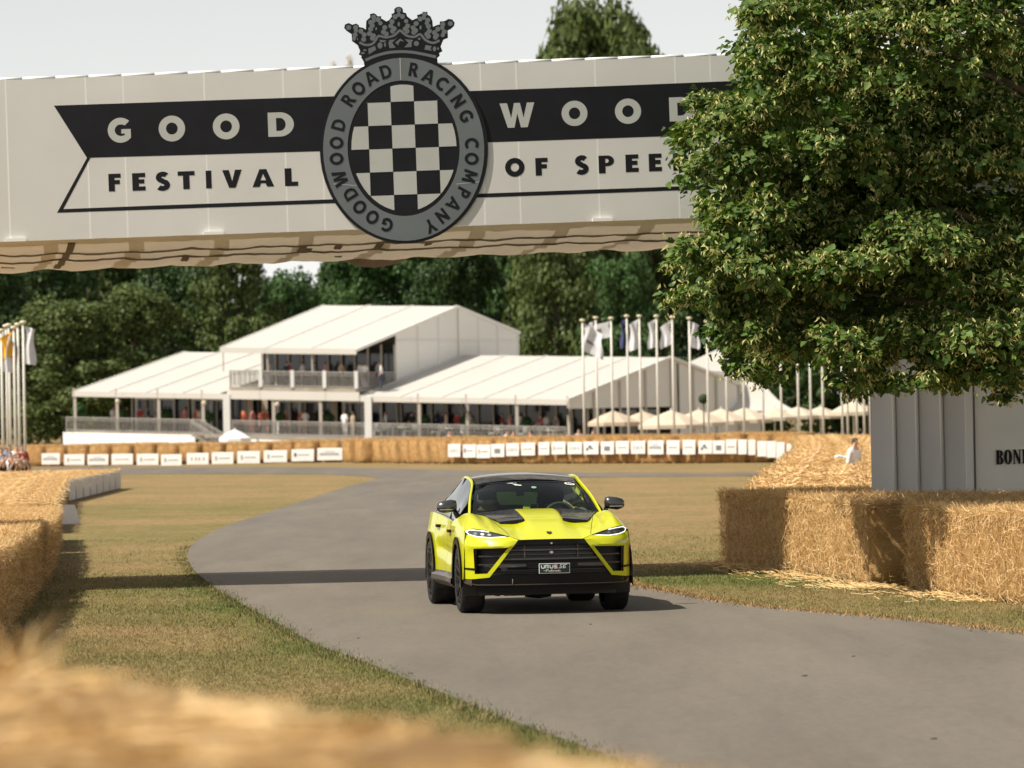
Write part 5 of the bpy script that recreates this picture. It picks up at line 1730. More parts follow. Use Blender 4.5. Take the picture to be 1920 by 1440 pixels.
# ---------------------------------------------------------------- parasols
def parasol(px, py_top, d, half_px, label, m, group='cream parasols beyond the flagpoles', drop=None):
    top = W(px, py_top, d); z0 = float(groundz(top.x, top.y))
    root = thing('parasol', label, 'parasol', (top.x, top.y, z0), 0.4, group)
    R = half_px * d / F; h = top.z - z0; dr = drop or R * .42
    n = 8
    prof = [(0.02, h), (R * .5, h - dr * .40), (R, h - dr)]
    rows = []
    for r_, z in prof: rows.append([Vector((r_ * math.cos(2 * PI * i / n), r_ * math.sin(2 * PI * i / n), z)) for i in range(n + 1)])
    rows.append([p * 1.0 - Vector((0, 0, .22)) for p in rows[-1]])
    mb = MB(); mb.grid(rows); mb.build('canopy', m, root, local=True)
    mb = MB(); mb.tube([(0, 0, 0), (0, 0, h + .12)], .045, 8); mb.build('pole', M_POLE, root, local=True)
    mb = MB()
    for i in range(n):
        a = 2 * PI * (i + .5) / n
        mb.bar((0, 0, h - dr * 1.15), (R * .55 * math.cos(a), R * .55 * math.sin(a), h - dr * .55), .03, .03)
    mb.build('ribs', M_POLE, root, local=True)
    mb = MB(); mb.lathe([(0, 0), (.4, 0), (.38, .08), (0, .1)], 12); mb.build('base', M_DARK, root, local=True)
    return root


M_TANPAR = mat('tan_parasol', (0.60, 0.49, 0.37), 0.7, var=0.06, scale=1, trans=0.2)
PAR = [(1150, 770, 318, 52, 'tan parasol, leftmost of the row behind the flagpoles', M_TANPAR), (1205, 771, 322, 48, 'tan parasol, second from the left behind the flagpoles', M_TANPAR),
       (1258, 769, 300, 66, 'cream parasol, third from the left behind the flagpoles', M_CREAM), (1310, 768, 312, 58, 'cream parasol under the topiary ball left of the pagoda tent', M_CREAM),
       (1352, 766, 318, 56, 'cream parasol just below the pagoda tent', M_CREAM), (1396, 764, 326, 54, 'cream parasol right of the pagoda tent', M_CREAM),
       (1452, 764, 330, 44, 'cream parasol below the small round tree', M_CREAM), (1496, 762, 336, 42, 'cream parasol left of the right topiary ball', M_CREAM), (1538, 762, 340, 40, 'cream parasol below the right topiary ball', M_CREAM),
       (1600, 752, 312, 48, 'cream parasol beside the white tower, rightmost of the row', M_CREAM)]
for p in PAR: parasol(*p)
parasol(440, 805, 322, 32, 'small white parasol standing before the marquee stairs', M_WHITE, group=None, drop=.55)
for px, py, r in [(1319, 748, 9.5), (1543, 738, 12.5), (1628, 738, 11)]:
    d = 255
    c = W(px, py, d); R = r * d / F; z0 = float(groundz(c.x, c.y))
    pot_plant((c.x, c.y, z0), R, 'topiary_ball', {1319: 'dark clipped topiary ball on a stem left of the pagoda tent', 1543: 'dark clipped topiary ball between the bare flagpoles', 1628: 'dark clipped topiary ball at the left edge of the white tower'}[px], c.z - R - z0, 900, 'clipped topiary balls on stems', True)

# ---------------------------------------------------------------- flagpoles and flags
M_FLAGW = mat('white_flag', (0.72, 0.72, 0.75), 0.7, var=0.05, scale=3, trans=0.2)
M_FLAGN = mat('navy_flag', (0.035, 0.045, 0.12), 0.7, var=0.1, scale=3)
M_FLAGY = mat('yellow_flag', (0.85, 0.47, 0.03), 0.7, var=0.06, scale=3, trans=0.25)
M_FLAGG = mat('green_flag', (0.03, 0.17, 0.08), 0.7, var=0.1, scale=3)
M_FLAGR = mat('dark_red_flag', (0.16, 0.015, 0.02), 0.7, var=0.2, scale=3)


def flagpole(px, top_py, d, label, group):
    t = W(px, top_py, d); z0 = float(groundz(t.x, t.y)); h = t.z - z0
    bx_ = -0.010 * h if px > 900 else 0.0
    root = thing('flagpole', label, 'flagpole', (t.x, t.y, z0), 0, group)
    mb = MB(); mb.tube([(0, 0, 0), (0, 0, h * .5), (0, 0, h)], [.060, .053, .042], 10); mb.build('pole', M_POLE, root, local=True, smooth=True)
    mb = MB(); mb.lathe([(.0, h - .03), (.10, h - .02), (.13, h + .03), (.10, h + .09), (0, h + .1)], 10); mb.build('finial', mat('finial', (.62, .55, .38), .4), root, local=True, smooth=True)
    mb = MB(); mb.lathe([(0, 0), (.16, 0), (.15, .06), (.075, .1)], 10); mb.build('base', M_POLE, root, local=True)
    return root, t


def flag(t, w, h, droop, m, label, mark=None, swing=1, group=None):
    """cloth hung from the pole top: w across at the hoist side, h down, droop pulls the fly end down"""
    rows = []
    n, k = 12, 10
    for j in range(k + 1):
        v = j / k
        row = []
        for i in range(n + 1):
            u = i / n
            x = .07 + 1.3 * w * u
            fold = math.sin(u * 7 + v * 2.2 + t.x) * .10 * (0.3 + u) + math.sin(u * 15 + v * 5) * .03
            z = -h * v * (1 - .12 * u * droop) - droop * w * u * 1.35
            row.append(Vector((t.x + swing * (x + .05 * math.sin(v * 6 + u * 3)), t.y + fold, t.z - .12 + z)))
        rows.append(row)
    mb = MB(); mb.grid(rows); mb.grid([[p + Vector((0, .012, 0)) for p in r] for r in rows], flip=True)
    o = mb.build('flag', m, None, smooth=True)
    tag(o, label, 'flag', group or 'flags on the poles')
    if mark:
        mk = MB()
        j0, j1, i0, i1 = mark
        mk.grid([[rows[j][i] - Vector((0, .02, 0)) for i in range(i0, i1 + 1)] for j in range(j0, j1 + 1)])
        mk.grid([[rows[j][i] - Vector((0, .008, 0)) for i in range(i0, i1 + 1)] for j in range(j0, j1 + 1)], flip=True)
        mk.build('printed_mark', mat('flag_mark', (.16, .15, .15), .7), o)
    return o


GRP = 'white flagpoles right of the marquee'
rp = [(1092, 602), (1117, 597), (1145.5, 598), (1175, 594), (1198.5, 594), (1230.5, 594), (1260, 596), (1292, 598), (1325, 604), (1360, 606), (1392, 606), (1428, 606), (1462, 606), (1494, 606), (1517, 606), (1540, 606), (1576, 606), (1586, 606), (1603, 606), (1617, 606), (1629, 606)]
nm = ['first', 'second', 'third', 'fourth', 'fifth', 'sixth', 'seventh', 'eighth', 'ninth', 'tenth', 'eleventh', 'twelfth', 'thirteenth', 'fourteenth', 'fifteenth', 'sixteenth', 'seventeenth', 'eighteenth', 'nineteenth', 'twentieth', 'twenty-first']
tt_ = []
for i, (px, py) in enumerate(rp):
    _, t = flagpole(px, py, 236 + (i % 3) * 2 + i * .6, f'white flagpole, {nm[i]} from the left in the row beside the marquee', GRP)
    tt_.append(t)
m1 = F / 240
FG_ = 'flags on the right row of poles'
flag(tt_[0], .62, 1.25, .62, M_FLAGW, 'white flag blown right of the first right hand pole', (5, 6, 2, 7), 1, FG_)
flag(tt_[1], .22, .85, .5, M_FLAGW, 'narrow white flag hanging on the second right hand pole', None, -1, FG_)
flag(tt_[2], .92, .72, .22, M_FLAGW, 'white flag with a grey mark flying left from the third right hand pole', (3, 5, 4, 7), -1, FG_)
flag(tt_[3], .17, 1.3, .6, M_FLAGN, 'limp navy flag on the fourth right hand pole', None, -1, FG_)
flag(tt_[4], .30, 1.35, .6, M_FLAGW, 'limp white flag on the fifth right hand pole', None, -1, FG_)
flag(tt_[5], .24, 1.3, .6, M_FLAGW, 'limp white flag on the sixth right hand pole', None, -1, FG_)
flag(tt_[6], .36, 1.1, .65, M_FLAGW, 'white flag swung left on the seventh right hand pole', None, -1, FG_)
flag(tt_[7], .28, 1.2, .5, M_FLAGW, 'limp white flag on the eighth right hand pole', None, 1, FG_)
flag(tt_[8], .30, .8, .4, M_FLAGW, 'short white flag touching the lime tree on the ninth pole', None, 1, FG_)
GL = 'white flagpoles at the left edge of the frame'
lp = [(2, 621), (11, 613), (16, 611), (25.5, 616), (33, 610), (43, 606)]
lt = []
for i, (px, py) in enumerate(lp):
    _, t = flagpole(px, py, 196 + (i % 3) * 2.5, f'white flagpole, {nm[i]} from the left at the left edge of the frame', GL); lt.append(t)
FL_ = 'flags on the left cluster of poles'
flag(lt[0], .22, 1.4, .5, M_FLAGW, 'limp white flag at the very left edge of the frame', None, 1, FL_)
flag(lt[1], .28, 1.3, .9, M_FLAGW, 'white flag hanging left of the yellow flag', None, -1, FL_)
flag(lt[2], .22, .9, .5, M_FLAGG, 'sliver of green flag behind the yellow flag', None, 1, FL_)
flag(lt[3], .40, .9, .55, M_FLAGY, 'bright yellow orange flag on the left poles', None, -1, FL_)
flag(lt[4], .16, 1.2, .6, M_FLAGR, 'dark red furled flag right of the yellow flag', None, -1, FL_)
flag(lt[5], .28, 1.45, .35, M_FLAGW, 'white flag on the rightmost of the left poles', None, 1, FL_)


# ---------------------------------------------------------------- advertising boards on the bales
M_BOARD = mat('white_board', (0.66, 0.64, 0.61), 0.55, var=0.04, scale=1.5)
M_MARK = mat('board_mark', (0.30, 0.30, 0.31), 0.6)
M_MARKD = mat('board_mark_dark', (0.10, 0.10, 0.11), 0.6)


def board(c0, c1, d0, d1, style, label, group, m=None):
    """c0/c1: top-left and bottom-right pixel, depth at both sides; style: printed mark"""
    x0, y0 = c0; x1, y1 = c1
    dy = -(x1 - x0) * 0.012
    tl, bl_ = W(x0, y0, d0), W(x0, y1, d0); tr, br = W(x1, y0 + dy, d1), W(x1, y1 + dy, d1)
    root = thing('advertising_board', label, 'board', tuple(bl_), 0, group)
    n = Vector((tr.y - tl.y, -(tr.x - tl.x), 0)).normalized()
    sheet = lambda u, v, o=0.0: tl + (tr - tl) * u + (bl_ - tl) * v + (tr - tl) * 0 + n * (o + .02 * math.sin(PI * u) * math.sin(PI * v * .9))
    rows = [[sheet(i / 5, j / 4) for i in range(6)] for j in range(5)]
    mb = MB(); mb.grid(rows, flip=True); mb.grid([[p - n * .03 for p in r] for r in rows])
    mb.build('sheet', m or M_BOARD, root, smooth=True)
    def quad(u0, v0, u1, v1, mm):
        q = [sheet(u0, v0, .012), sheet(u1, v0, .012), sheet(u1, v1, .012), sheet(u0, v1, .012)]
        mb = MB(); mb.hexa([p - n * .006 for p in q] + q); mb.build('printed_mark', mm, root, recalc=True)
    rs = random.Random(int(x0 * 13 + y0))
    if style == 'dot':
        quad(.12, .30, .24, .62, M_MARKD); quad(.30, .42, .80, .52, M_MARK)
    elif style == 'line':
        quad(.18, .46, .82, .56, M_MARK)
    elif style == 'two':
        quad(.16, .32, .26, .68, M_MARK); quad(.34, .46, .84, .56, M_MARK)
    elif style == 'wide':
        quad(.10, .40, .86, .62, M_MARK); quad(.3, .25, .7, .31, M_MARK)
    elif style == 'block':
        for u in (.30, .45, .60): quad(u, .36, u + .11, .72, M_MARKD)
    elif style == 'fig':
        quad(.2, .5, .36, .7, M_MARKD); quad(.36, .3, .56, .5, M_MARKD); quad(.45, .5, .7, .58, M_MARKD)
    elif style == 'bars':
        for u in (.2, .4, .55, .75): quad(u, .38, u + .07, .64, M_MARK)
    return root


orda = ['leftmost', 'second from the left', 'third from the left', 'fourth from the left', 'fifth from the left', 'sixth from the left', 'seventh from the left', 'eighth from the left', 'ninth from the left', 'tenth from the left', 'eleventh from the left', 'twelfth from the left',
        'thirteenth from the left', 'fourteenth from the left', 'fifteenth from the left', 'sixteenth from the left', 'seventeenth from the left', 'eighteenth from the left', 'nineteenth from the left', 'twentieth from the left', 'twenty-first from the left']
GB1 = 'white boards along the far left bale wall'
lb = [(78, 850, 112, 871, 'wide'), (120, 852, 158, 872, 'two'), (164, 852, 203, 872, 'wide'), (209, 851, 249, 871.5, 'line'), (256.5, 851, 297, 872, 'two'), (302, 852, 340.5, 873, 'two'), (350, 849.5, 391, 871, 'bars'), (397, 848, 437.5, 870, 'two'), (445, 846, 487, 869, 'two'), (494.5, 844.5, 538, 867, 'two'),
      (546.5, 842.5, 588.5, 865, 'dot'), (595, 840, 642, 863, 'wide')]
def line_depth(pa, pb, px):
    a = G(*pa); b = G(*pb); k = (px - 960) / F
    t = (k * a.y - a.x) / ((b.x - a.x) - k * (b.y - a.y))
    return a.y + (b.y - a.y) * t


gd = lambda px: line_depth((-40, 876), (640, 867), px)
for i, (x0, y0, x1, y1, st) in enumerate(lb):
    board((x0, y0), (x1, y1), gd(x0) - .3, gd(x1) - .3, st, f'white advertising board, {orda[i]} on the far left bale wall', GB1)
GB2 = 'white boards along the far right bale wall'
rb = [(840, 832.5, 863, 857, 'bars'), (868, 833.5, 892, 858, 'dot'), (893.5, 834, 919, 859, 'two'), (920.5, 832.5, 945.5, 857, 'block'), (949, 831, 973, 855, 'bars'), (977, 830, 1003, 854, 'line'), (1009.5, 829, 1030, 853, 'line'), (1034, 828.5, 1060, 852, 'two'), (1064, 829, 1091, 851.5, 'bars'), (1094, 828, 1122, 852, 'fig'),
      (1126.5, 828, 1151, 852, 'block'), (1154.5, 827, 1179, 851, 'line'), (1183, 827, 1209.5, 851, 'bars'), (1215, 826, 1244, 852, 'wide'), (1250, 825.5, 1274, 852, 'line'), (1280, 825, 1303.5, 852, 'line'), (1309.5, 826, 1335, 851, 'fig'), (1336.5, 826, 1359, 851, 'block'), (1361, 824, 1381, 851, 'line'), (1384, 824, 1400, 852, 'none'), (1403, 824.5, 1416.5, 853, 'none'),
      (1420, 827, 1437, 856, 'none'), (1438, 827, 1455, 858, 'none'), (1456, 829, 1471, 862, 'none'), (1475, 832, 1494, 864, 'none')]
orda += ['fourth from the right', 'third from the right', 'second from the right', 'rightmost']
gd2 = lambda px: line_depth((840, 870), (1300, 869), px) if px < 1300 else line_depth((1300, 869), (1496, 867), px)
for i, (x0, y0, x1, y1, st) in enumerate(rb):
    z = -.3
    board((x0, y0), (x1, y1), gd2(x0) + z, gd2(x1) + z, st, f'white advertising board, {orda[i]} on the far right bale wall', GB2)
GB3 = 'grey boards on the far end of the left straw'
M_BOARDG = mat('grey_board', (0.50, 0.47, 0.43), 0.6, var=0.08, scale=3)
# boards stand along the line of the low left wall, facing the track (in shade)
pa = Vector((-12.32, 144.0)); pb = Vector((-12.67, 168.0))
for i in range(8):
    t0 = i / 8; t1 = (i + .86) / 8
    a = pa + (pb - pa) * t0; b = pa + (pb - pa) * t1
    root = thing('advertising_board', f'shaded grey board, {orda[i]} on the low left straw wall', 'board', (a.x, a.y, 0), 0, GB3)
    mb = MB(); mb.hexa([(a.x, a.y, .03), (a.x + .04, a.y, .03), (b.x + .04, b.y, .03), (b.x, b.y, .03), (a.x, a.y, .60), (a.x + .04, a.y, .60), (b.x + .04, b.y, .60), (b.x, b.y, .60)]); mb.build('sheet', M_BOARDG, root, recalc=True)
c = G(112, 986)
root = thing('advertising_board', 'bent grey board leaning at the gap in the left straw wall', 'board', (c.x, c.y, 0), 0)
mb = MB(); mb.grid([[c + Vector((u * .42 - .1 - v * .12, u * 1.6, v * .42 + .02 * math.sin(u * 3))) for u in (0, .33, .66, 1)] for v in (0, .5, 1)]); mb.grid([[c + Vector((u * .42 - .13 - v * .12, u * 1.6, v * .42 + .02 * math.sin(u * 3))) for u in (0, .33, .66, 1)] for v in (0, .5, 1)], flip=True)
mb.build('sheet', M_BOARDG, root)
# ---------------------------------------------------------------- people
def person_mesh(pose):
    up = {'pel': (0, 0, .94), 'sp': (0, .01, 1.17), 'ch': (0, .0, 1.36), 'nk': (0, .0, 1.50), 'hd': (0, -.025, 1.60), 'ht': (0, -.02, 1.72)}
    arm = {'stand': [(.17, 0, 1.41), (.235, .02, 1.13), (.235, -.09, .90), (.225, -.14, .80)],
           'raise': [(.17, -.01, 1.41), (.25, -.10, 1.18), (.13, -.28, 1.46), (.06, -.30, 1.54)],
           'sit': [(.17, 0, 1.41), (.25, -.05, 1.15), (.19, -.28, 1.06), (.14, -.36, 1.08)],
           'drive': [(.18, 0, 1.41), (.27, -.12, 1.16), (.20, -.38, 1.20), (.17, -.45, 1.24)]}[pose]
    if pose in ('sit', 'drive'):
        leg = [(.09, -.02, .91), (.12, -.43, .97), (.12, -.46, .53), (.12, -.58, .48)]
    else:
        leg = [(.09, 0, .91), (.10, -.02, .50), (.105, .02, .09), (.115, -.13, .04)]
    V = []; R = []; E = []; C = []
    def add(p, r, par=None, c='t'):
        V.append(p); R.append(r)
        if par is not None: E.append((par, len(V) - 1)); C.append(c)
        return len(V) - 1
    pel = add(up['pel'], (.155, .115)); sp = add(up['sp'], (.14, .10), pel, 't'); ch = add(up['ch'], (.165, .11), sp, 't')
    nk = add(up['nk'], (.055, .058), ch, 's'); hd = add(up['hd'], (.075, .095), nk, 's'); ht = add(up['ht'], (.066, .075), hd, 's')
    for s in (-1, 1):
        m = lambda p: (p[0] * s, p[1], p[2])
        a = add(m(arm[0]), (.065, .065), ch, 't'); b = add(m(arm[1]), (.046, .046), a, 't'); c = add(m(arm[2]), (.032, .036), b, 's'); add(m(arm[3]), (.022, .042), c, 's')
        h = add(m(leg[0]), (.095, .10), pel, 'b'); k = add(m(leg[1]), (.062, .066), h, 'b'); an = add(m(leg[2]), (.042, .046), k, 'b'); add(m(leg[3]), (.036, .03), an, 'h')
    me = bpy.data.meshes.new('body'); me.from_pydata(V, E, [])
    o = link('body_tmp', me)
    sk = o.modifiers.new('s', 'SKIN'); su = o.modifiers.new('u', 'SUBSURF'); su.levels = 1; su.render_levels = 1
    for i, r in enumerate(R): me.skin_vertices[0].data[i].radius = r
    me.skin_vertices[0].data[0].use_root = True
    bpy.context.view_layer.update()
    ev = o.evaluated_get(bpy.context.evaluated_depsgraph_get())
    out = bpy.data.meshes.new_from_object(ev); out.name = 'person'
    bpy.data.objects.remove(o)
    out.materials.clear()
    for m in (M_SKIN, M_HAIR, M_WHITE, M_DARK): out.materials.append(m)
    Vv = [Vector(v) for v in V]
    for p in out.polygons:
        c = p.center; best = 9; cl = 't'
        for (i, j), k in zip(E, C):
            ab = Vv[j] - Vv[i]; t = max(0, min(1, (c - Vv[i]).dot(ab) / ab.length_squared)); d = (c - Vv[i] - ab * t).length
            if d < best: best = d; cl = k
        mi = {'s': 0, 't': 2, 'b': 3, 'h': 1}[cl]
        if cl == 's' and c.z > up['hd'][2] - .02 and (c.y > up['hd'][1] - .03 or c.z > up['hd'][2] + .07): mi = 1
        p.material_index = mi
        p.use_smooth = True
    return out


PM = {k: person_mesh(k) for k in ('stand', 'raise', 'sit', 'drive')}
CLOTH = {}


def cloth(col):
    if col not in CLOTH: CLOTH[col] = mat('cloth', col, 0.85, var=0.12, scale=6)
    return CLOTH[col]


def person(loc, pose, top, bottom, label, rz=0.0, group=None, hair=None, s=1.0, nose=False):
    o = link('person', PM[pose])
    tag(o, label, 'person', group)
    o.location = loc; o.rotation_euler = (0, 0, rz); o.scale = (s, s, s)
    for i, m in ((1, hair), (2, cloth(top)), (3, cloth(bottom))):
        if m is None: continue
        o.material_slots[i].link = 'OBJECT'; o.material_slots[i].material = m
    return o


WHT, NAVY, BLU, RED, BLK, BEI, GRN, ORG, GRY, PNK = (.75, .74, .72), (.03, .04, .09), (.20, .28, .42), (.35, .04, .04), (.02, .02, .022), (.42, .34, .24), (.02, .13, .09), (.60, .14, .06), (.22, .22, .23), (.55, .25, .24)
M_BLOND = mat('fair_hair', (.30, .20, .09), .6, var=.2, scale=20)
# the person in white sitting in the straw
p = Vector((7.28, 111.4, 0))
sw = person((p.x, p.y, 0.0), 'stand', WHT, WHT, 'person in a white shirt with dark hair standing among the far straw bales', 0.9, s=0.93)
wp = W(1575, 857, 110.0)
mb = MB(); mb.grid([[wp + Vector((u * .26 - .10, v * .2, .02 * math.sin(u * 5) + v * .03)) for u in (0, .25, .5, .75, 1)] for v in (0, 1)]); mb.grid([[wp + Vector((u * .26 - .10, v * .2, .02 * math.sin(u * 5) + v * .03 - .02)) for u in (0, .25, .5, .75, 1)] for v in (0, 1)], flip=True)
tag(mb.build('paper', M_WHITE, None), 'white sheet lying on the straw beside the person in white', 'paper')
# camera crowd behind the left straw
GC = 'spectators standing behind the left straw'
crowd = [(5, 850, BLK, 'raise', 'spectator in black at the left edge of the frame behind the straw'), (12, 838, GRY, 'stand', 'spectator in grey near the left edge behind the straw'), (20, 846, WHT, 'raise', 'spectator in white with raised hands behind the left straw'),
         (28, 849, NAVY, 'raise', 'spectator in navy left of the rightmost pair behind the straw'), (35, 848, BEI, 'raise', 'spectator in beige holding up a camera behind the left straw'), (43, 851, BLK, 'raise', 'spectator in black, rightmost of the left group behind the straw'),
         (2, 838, BLU, 'stand', 'spectator in blue, back row at the left edge of the frame'), (17, 832, BLU, 'stand', 'spectator in pale blue in the back row of the left group'), (31, 832, WHT, 'stand', 'spectator in white in the back row of the left group'), (41, 833, RED, 'stand', 'spectator in dark red in the back row of the left group')]
for px, py, c, po, lab in crowd:
    d = 172 if py > 840 else 188
    t = W(px, py, d)
    person((t.x, t.y, t.z - 1.74), po, c, BLK if c != BLK else NAVY, lab, random.uniform(-.6, .6), GC)
for px, py, c, lab in [(60, 832, WHT, 'person in white walking past the left flagpoles'), (72, 831, PNK, 'person in pink walking left of the marquee'), (80, 829, WHT, 'person in white among the walkers left of the marquee'), (97, 829, BEI, 'person in beige left of the marquee skirting'), (114, 829, WHT, 'person in white beside the marquee skirting'),
                       (175, 833, GRN, 'left of two people in green before the white skirting'), (188, 833, GRN, 'right of two people in green before the white skirting')]:
    t = W(px, py, 262); person((t.x, t.y, t.z - 1.74), 'stand', c, GRY, lab, random.uniform(-1, 1), 'people walking behind the far left bales')
# guests on the terraces and balcony
cols = [WHT, NAVY, BLU, RED, BLK, BEI, GRY, PNK, ORG, WHT, WHT]
GT = 'guests on the marquee terraces'
rs = random.Random(5)
for k, px in enumerate((205, 222, 238, 255, 262, 275, 288, 330, 345, 368)):
    a = a_at(px, -3.0); p = ML(a, -2.6 + .5 * (k % 3), ZF)
    person(tuple(p), 'stand', cols[k % len(cols)], GRY, 'guest on the left terrace of the marquee', rs.uniform(-3, 3), GT)
for k, px in enumerate((448, 460, 472, 495, 520, 545, 565, 592)):
    a = a_at(px, -3.2); p = ML(a, -2.8 + .4 * (k % 3), ZF)
    person(tuple(p), 'stand' if k % 2 else 'sit', [ORG, PNK, ORG, RED, PNK, ORG, WHT, RED][k], PNK, 'guest in orange or pink behind the rail under the balcony', rs.uniform(-3, 3), GT)
p = ML(a_at(645, -4.2), -4.2, ZF); person(tuple(p), 'stand', WHT, WHT, 'person all in white leaning at the terrace rail left of the white pillar', 2.6, GT)
p = ML(a_at(660, -4.0), -4.0, ZF); person(tuple(p), 'stand', BEI, BEI, 'person in tan beside the person in white at the terrace rail', 2.2, GT, M_BLOND)
for k, px in enumerate((507, 530, 545, 560, 590, 603, 640, 667, 684, 700, 715)):
    p = ML(a_at(px, -3.4), -3.4 + .5 * (k % 2), ZB)
    person(tuple(p), 'stand' if k % 3 else 'sit', [BEI, NAVY, RED, WHT, GRY, PNK, BEI, WHT, WHT, GRY, WHT][k], NAVY, 'guest on the upper balcony of the marquee', rs.uniform(-3, 3), GT)
for k, px in enumerate((722, 760, 805, 835, 845, 852, 880, 930, 945, 955, 962, 1000, 1012, 1030)):
    p = ML(a_at(px, -3), -3.0 + .7 * (k % 3), ZF)
    person(tuple(p), 'stand' if k % 2 else 'sit', [WHT, BLK, NAVY, BEI, RED, PNK, WHT, RED, BLU, PNK, WHT, WHT, RED, GRY][k], GRY, 'guest on the terrace of the right marquee wing', rs.uniform(-3, 3), GT)
GP = 'people under the cream parasols'
for k in range(34):
    px = 1085 + 16.2 * k + rs.uniform(-5, 5)
    d = rs.choice((292, 304, 316, 330))
    t = W(px, 790, d); z0 = float(groundz(t.x, t.y))
    person((t.x, t.y, z0), rs.choice(('stand', 'stand', 'raise')), rs.choice(cols), rs.choice((GRY, NAVY, BLK, BEI)), 'guest under the cream parasols beyond the far right bales', rs.uniform(-3, 3), GP)
for px, py, c, lab in [(843, 806, BLK, 'person in black behind the far bales left of the boards'), (951, 805, WHT, 'person in white behind the far boards'), (963, 806, ORG, 'person in orange behind the far boards'), (995, 806, RED, 'person in red behind the far boards'), (1085, 803, BLU, 'person in blue at the foot of the first right flagpole'), (1112, 803, NAVY, 'person in navy at the foot of the second right flagpole')]:
    t = W(px, py, 250); person((t.x, t.y, t.z - 1.74), 'stand', c, GRY, lab, random.uniform(-1, 1), 'people behind the far right bales')
mc = W(669, 829, 252)
mb = MB(); mb.lathe([(0, 0), (.17, 0), (.05, .5), (0, .52)], 10, (mc.x, mc.y, mc.z - .25)); tag(mb.build('marshal_cone', mat('orange_plastic', (.75, .16, .03), .5), None), 'small orange cone behind the far bales beside the white pillar', 'cone')
# ---------------------------------------------------------------- the car: x to the picture's right, y to the rear, front axle at the origin
M_PAINT, _n, _l, _b = newmat('lime_yellow_paint')
_b.inputs['Base Color'].default_value = (0.52, 0.53, 0.008, 1)
_b.inputs['Roughness'].default_value = 0.32
_b.inputs['Coat Weight'].default_value = 0.6
_b.inputs['Coat Roughness'].default_value = 0.03
_b.inputs['Specular IOR Level'].default_value = 0.35
_tc = _n.new('ShaderNodeTexCoord')
_f1 = noisenode(_n, _l, _tc.outputs['Object'], 900, 2)
_bp = _n.new('ShaderNodeBump'); _bp.inputs['Strength'].default_value = 0.03; _bp.inputs['Distance'].default_value = 0.002
_l.new(_f1, _bp.inputs['Height']); _l.new(_bp.outputs[0], _b.inputs['Normal'])
M_GLOSS = mat('gloss_black', (0.003, 0.003, 0.004), 0.12, spec=0.3)
M_CARB, _n, _l, _b = newmat('carbon_weave')
_tc = _n.new('ShaderNodeTexCoord')
_ck = _n.new('ShaderNodeTexChecker'); _ck.inputs['Scale'].default_value = 260
_ck.inputs['Color1'].default_value = (0.014, 0.015, 0.018, 1); _ck.inputs['Color2'].default_value = (0.030, 0.031, 0.035, 1)
_l.new(_tc.outputs['Object'], _ck.inputs[0]); _l.new(_ck.outputs[0], _b.inputs['Base Color'])
_b.inputs['Roughness'].default_value = 0.3; _b.inputs['Coat Weight'].default_value = 1.0; _b.inputs['Coat Roughness'].default_value = 0.05
M_BAR = mat('bar_gloss', (0.03, 0.03, 0.032), 0.2, spec=0.8)
M_CARBB = mat('carbon_bronze', (0.06, 0.048, 0.038), 0.4, coat=0.3, var=0.3, scale=60)
M_PLAST = mat('black_plastic', (0.004, 0.004, 0.005), 0.5, var=0.2, scale=20, spec=0.25)
M_TYRE = mat('tyre_rubber', (0.009, 0.009, 0.010), 0.75, var=0.2, scale=14)
M_RIM = mat('rim_black', (0.045, 0.045, 0.048), 0.25, metal=0.8, coat=0.3)
M_STEEL = mat('brake_steel', (0.35, 0.34, 0.33), 0.35, metal=0.9)
M_DRL = mat('daylight_lamp', (0.9, 0.9, 0.9), 0.4, emit=(1, 0.98, 0.94), estr=0.9)
M_LAMP = mat('lamp_lens', (0.035, 0.04, 0.045), 0.08, spec=0.8, coat=1.0)
M_CHROME = mat('satin_metal', (0.60, 0.58, 0.54), 0.25, metal=1.0)
M_AMBER = mat('orange_reflection', (0.75, 0.33, 0.05), 0.3, coat=0.6)
M_SEAT = mat('seat_trim', (0.016, 0.016, 0.018), 0.7, var=0.3, scale=6)


def mat_glass(name, tint, alpha, rough=0.02):
    m, n, l, b = newmat(name)
    out = n['Material Output']
    tr = n.new('ShaderNodeBsdfTransparent'); tr.inputs[0].default_value = (*tint, 1)
    gl = n.new('ShaderNodeBsdfGlossy'); gl.inputs['Roughness'].default_value = rough
    fr = n.new('ShaderNodeFresnel'); fr.inputs[0].default_value = 1.5
    ad = n.new('ShaderNodeMath'); ad.operation = 'MULTIPLY_ADD'; ad.inputs[1].default_value = 0.9; ad.inputs[2].default_value = alpha
    l.new(fr.outputs[0], ad.inputs[0])
    mx = n.new('ShaderNodeMixShader'); l.new(ad.outputs[0], mx.inputs[0]); l.new(tr.outputs[0], mx.inputs[1]); l.new(gl.outputs[0], mx.inputs[2])
    l.new(mx.outputs[0], out.inputs[0])
    return m


M_WIND = mat_glass('windscreen_glass', (0.68, 0.88, 0.70), 0.0)
M_SIDEG = mat_glass('side_glass', (0.22, 0.24, 0.23), 0.30)
M_REARG = mat_glass('rear_glass', (0.55, 1.0, 0.45), 0.0)

CAR_YAW = math.radians(6.7)
car = thing('sports_suv', 'lime yellow sporty SUV with black roof and bonnet vents driving towards the camera', 'car', (0.30, 60.0, 0.020), CAR_YAW)
car.scale = (0.978, 1, 1)


def cb(mb, name, m, smooth=True, parent=None, angle=35, recalc=True):
    return mb.build(name, m, parent or car, smooth=smooth, local=True, recalc=recalc, angle=angle)


_xs = [0, .15, .30, .45, .60, .72, .82, .89, .94, .97, .985, 1.0]
_ys = [-.975, -.970, -.958, -.934, -.892, -.838, -.768, -.690, -.610, -.530, -.470, -.40]


def plan(x): return float(np.interp(abs(x), _xs, _ys))


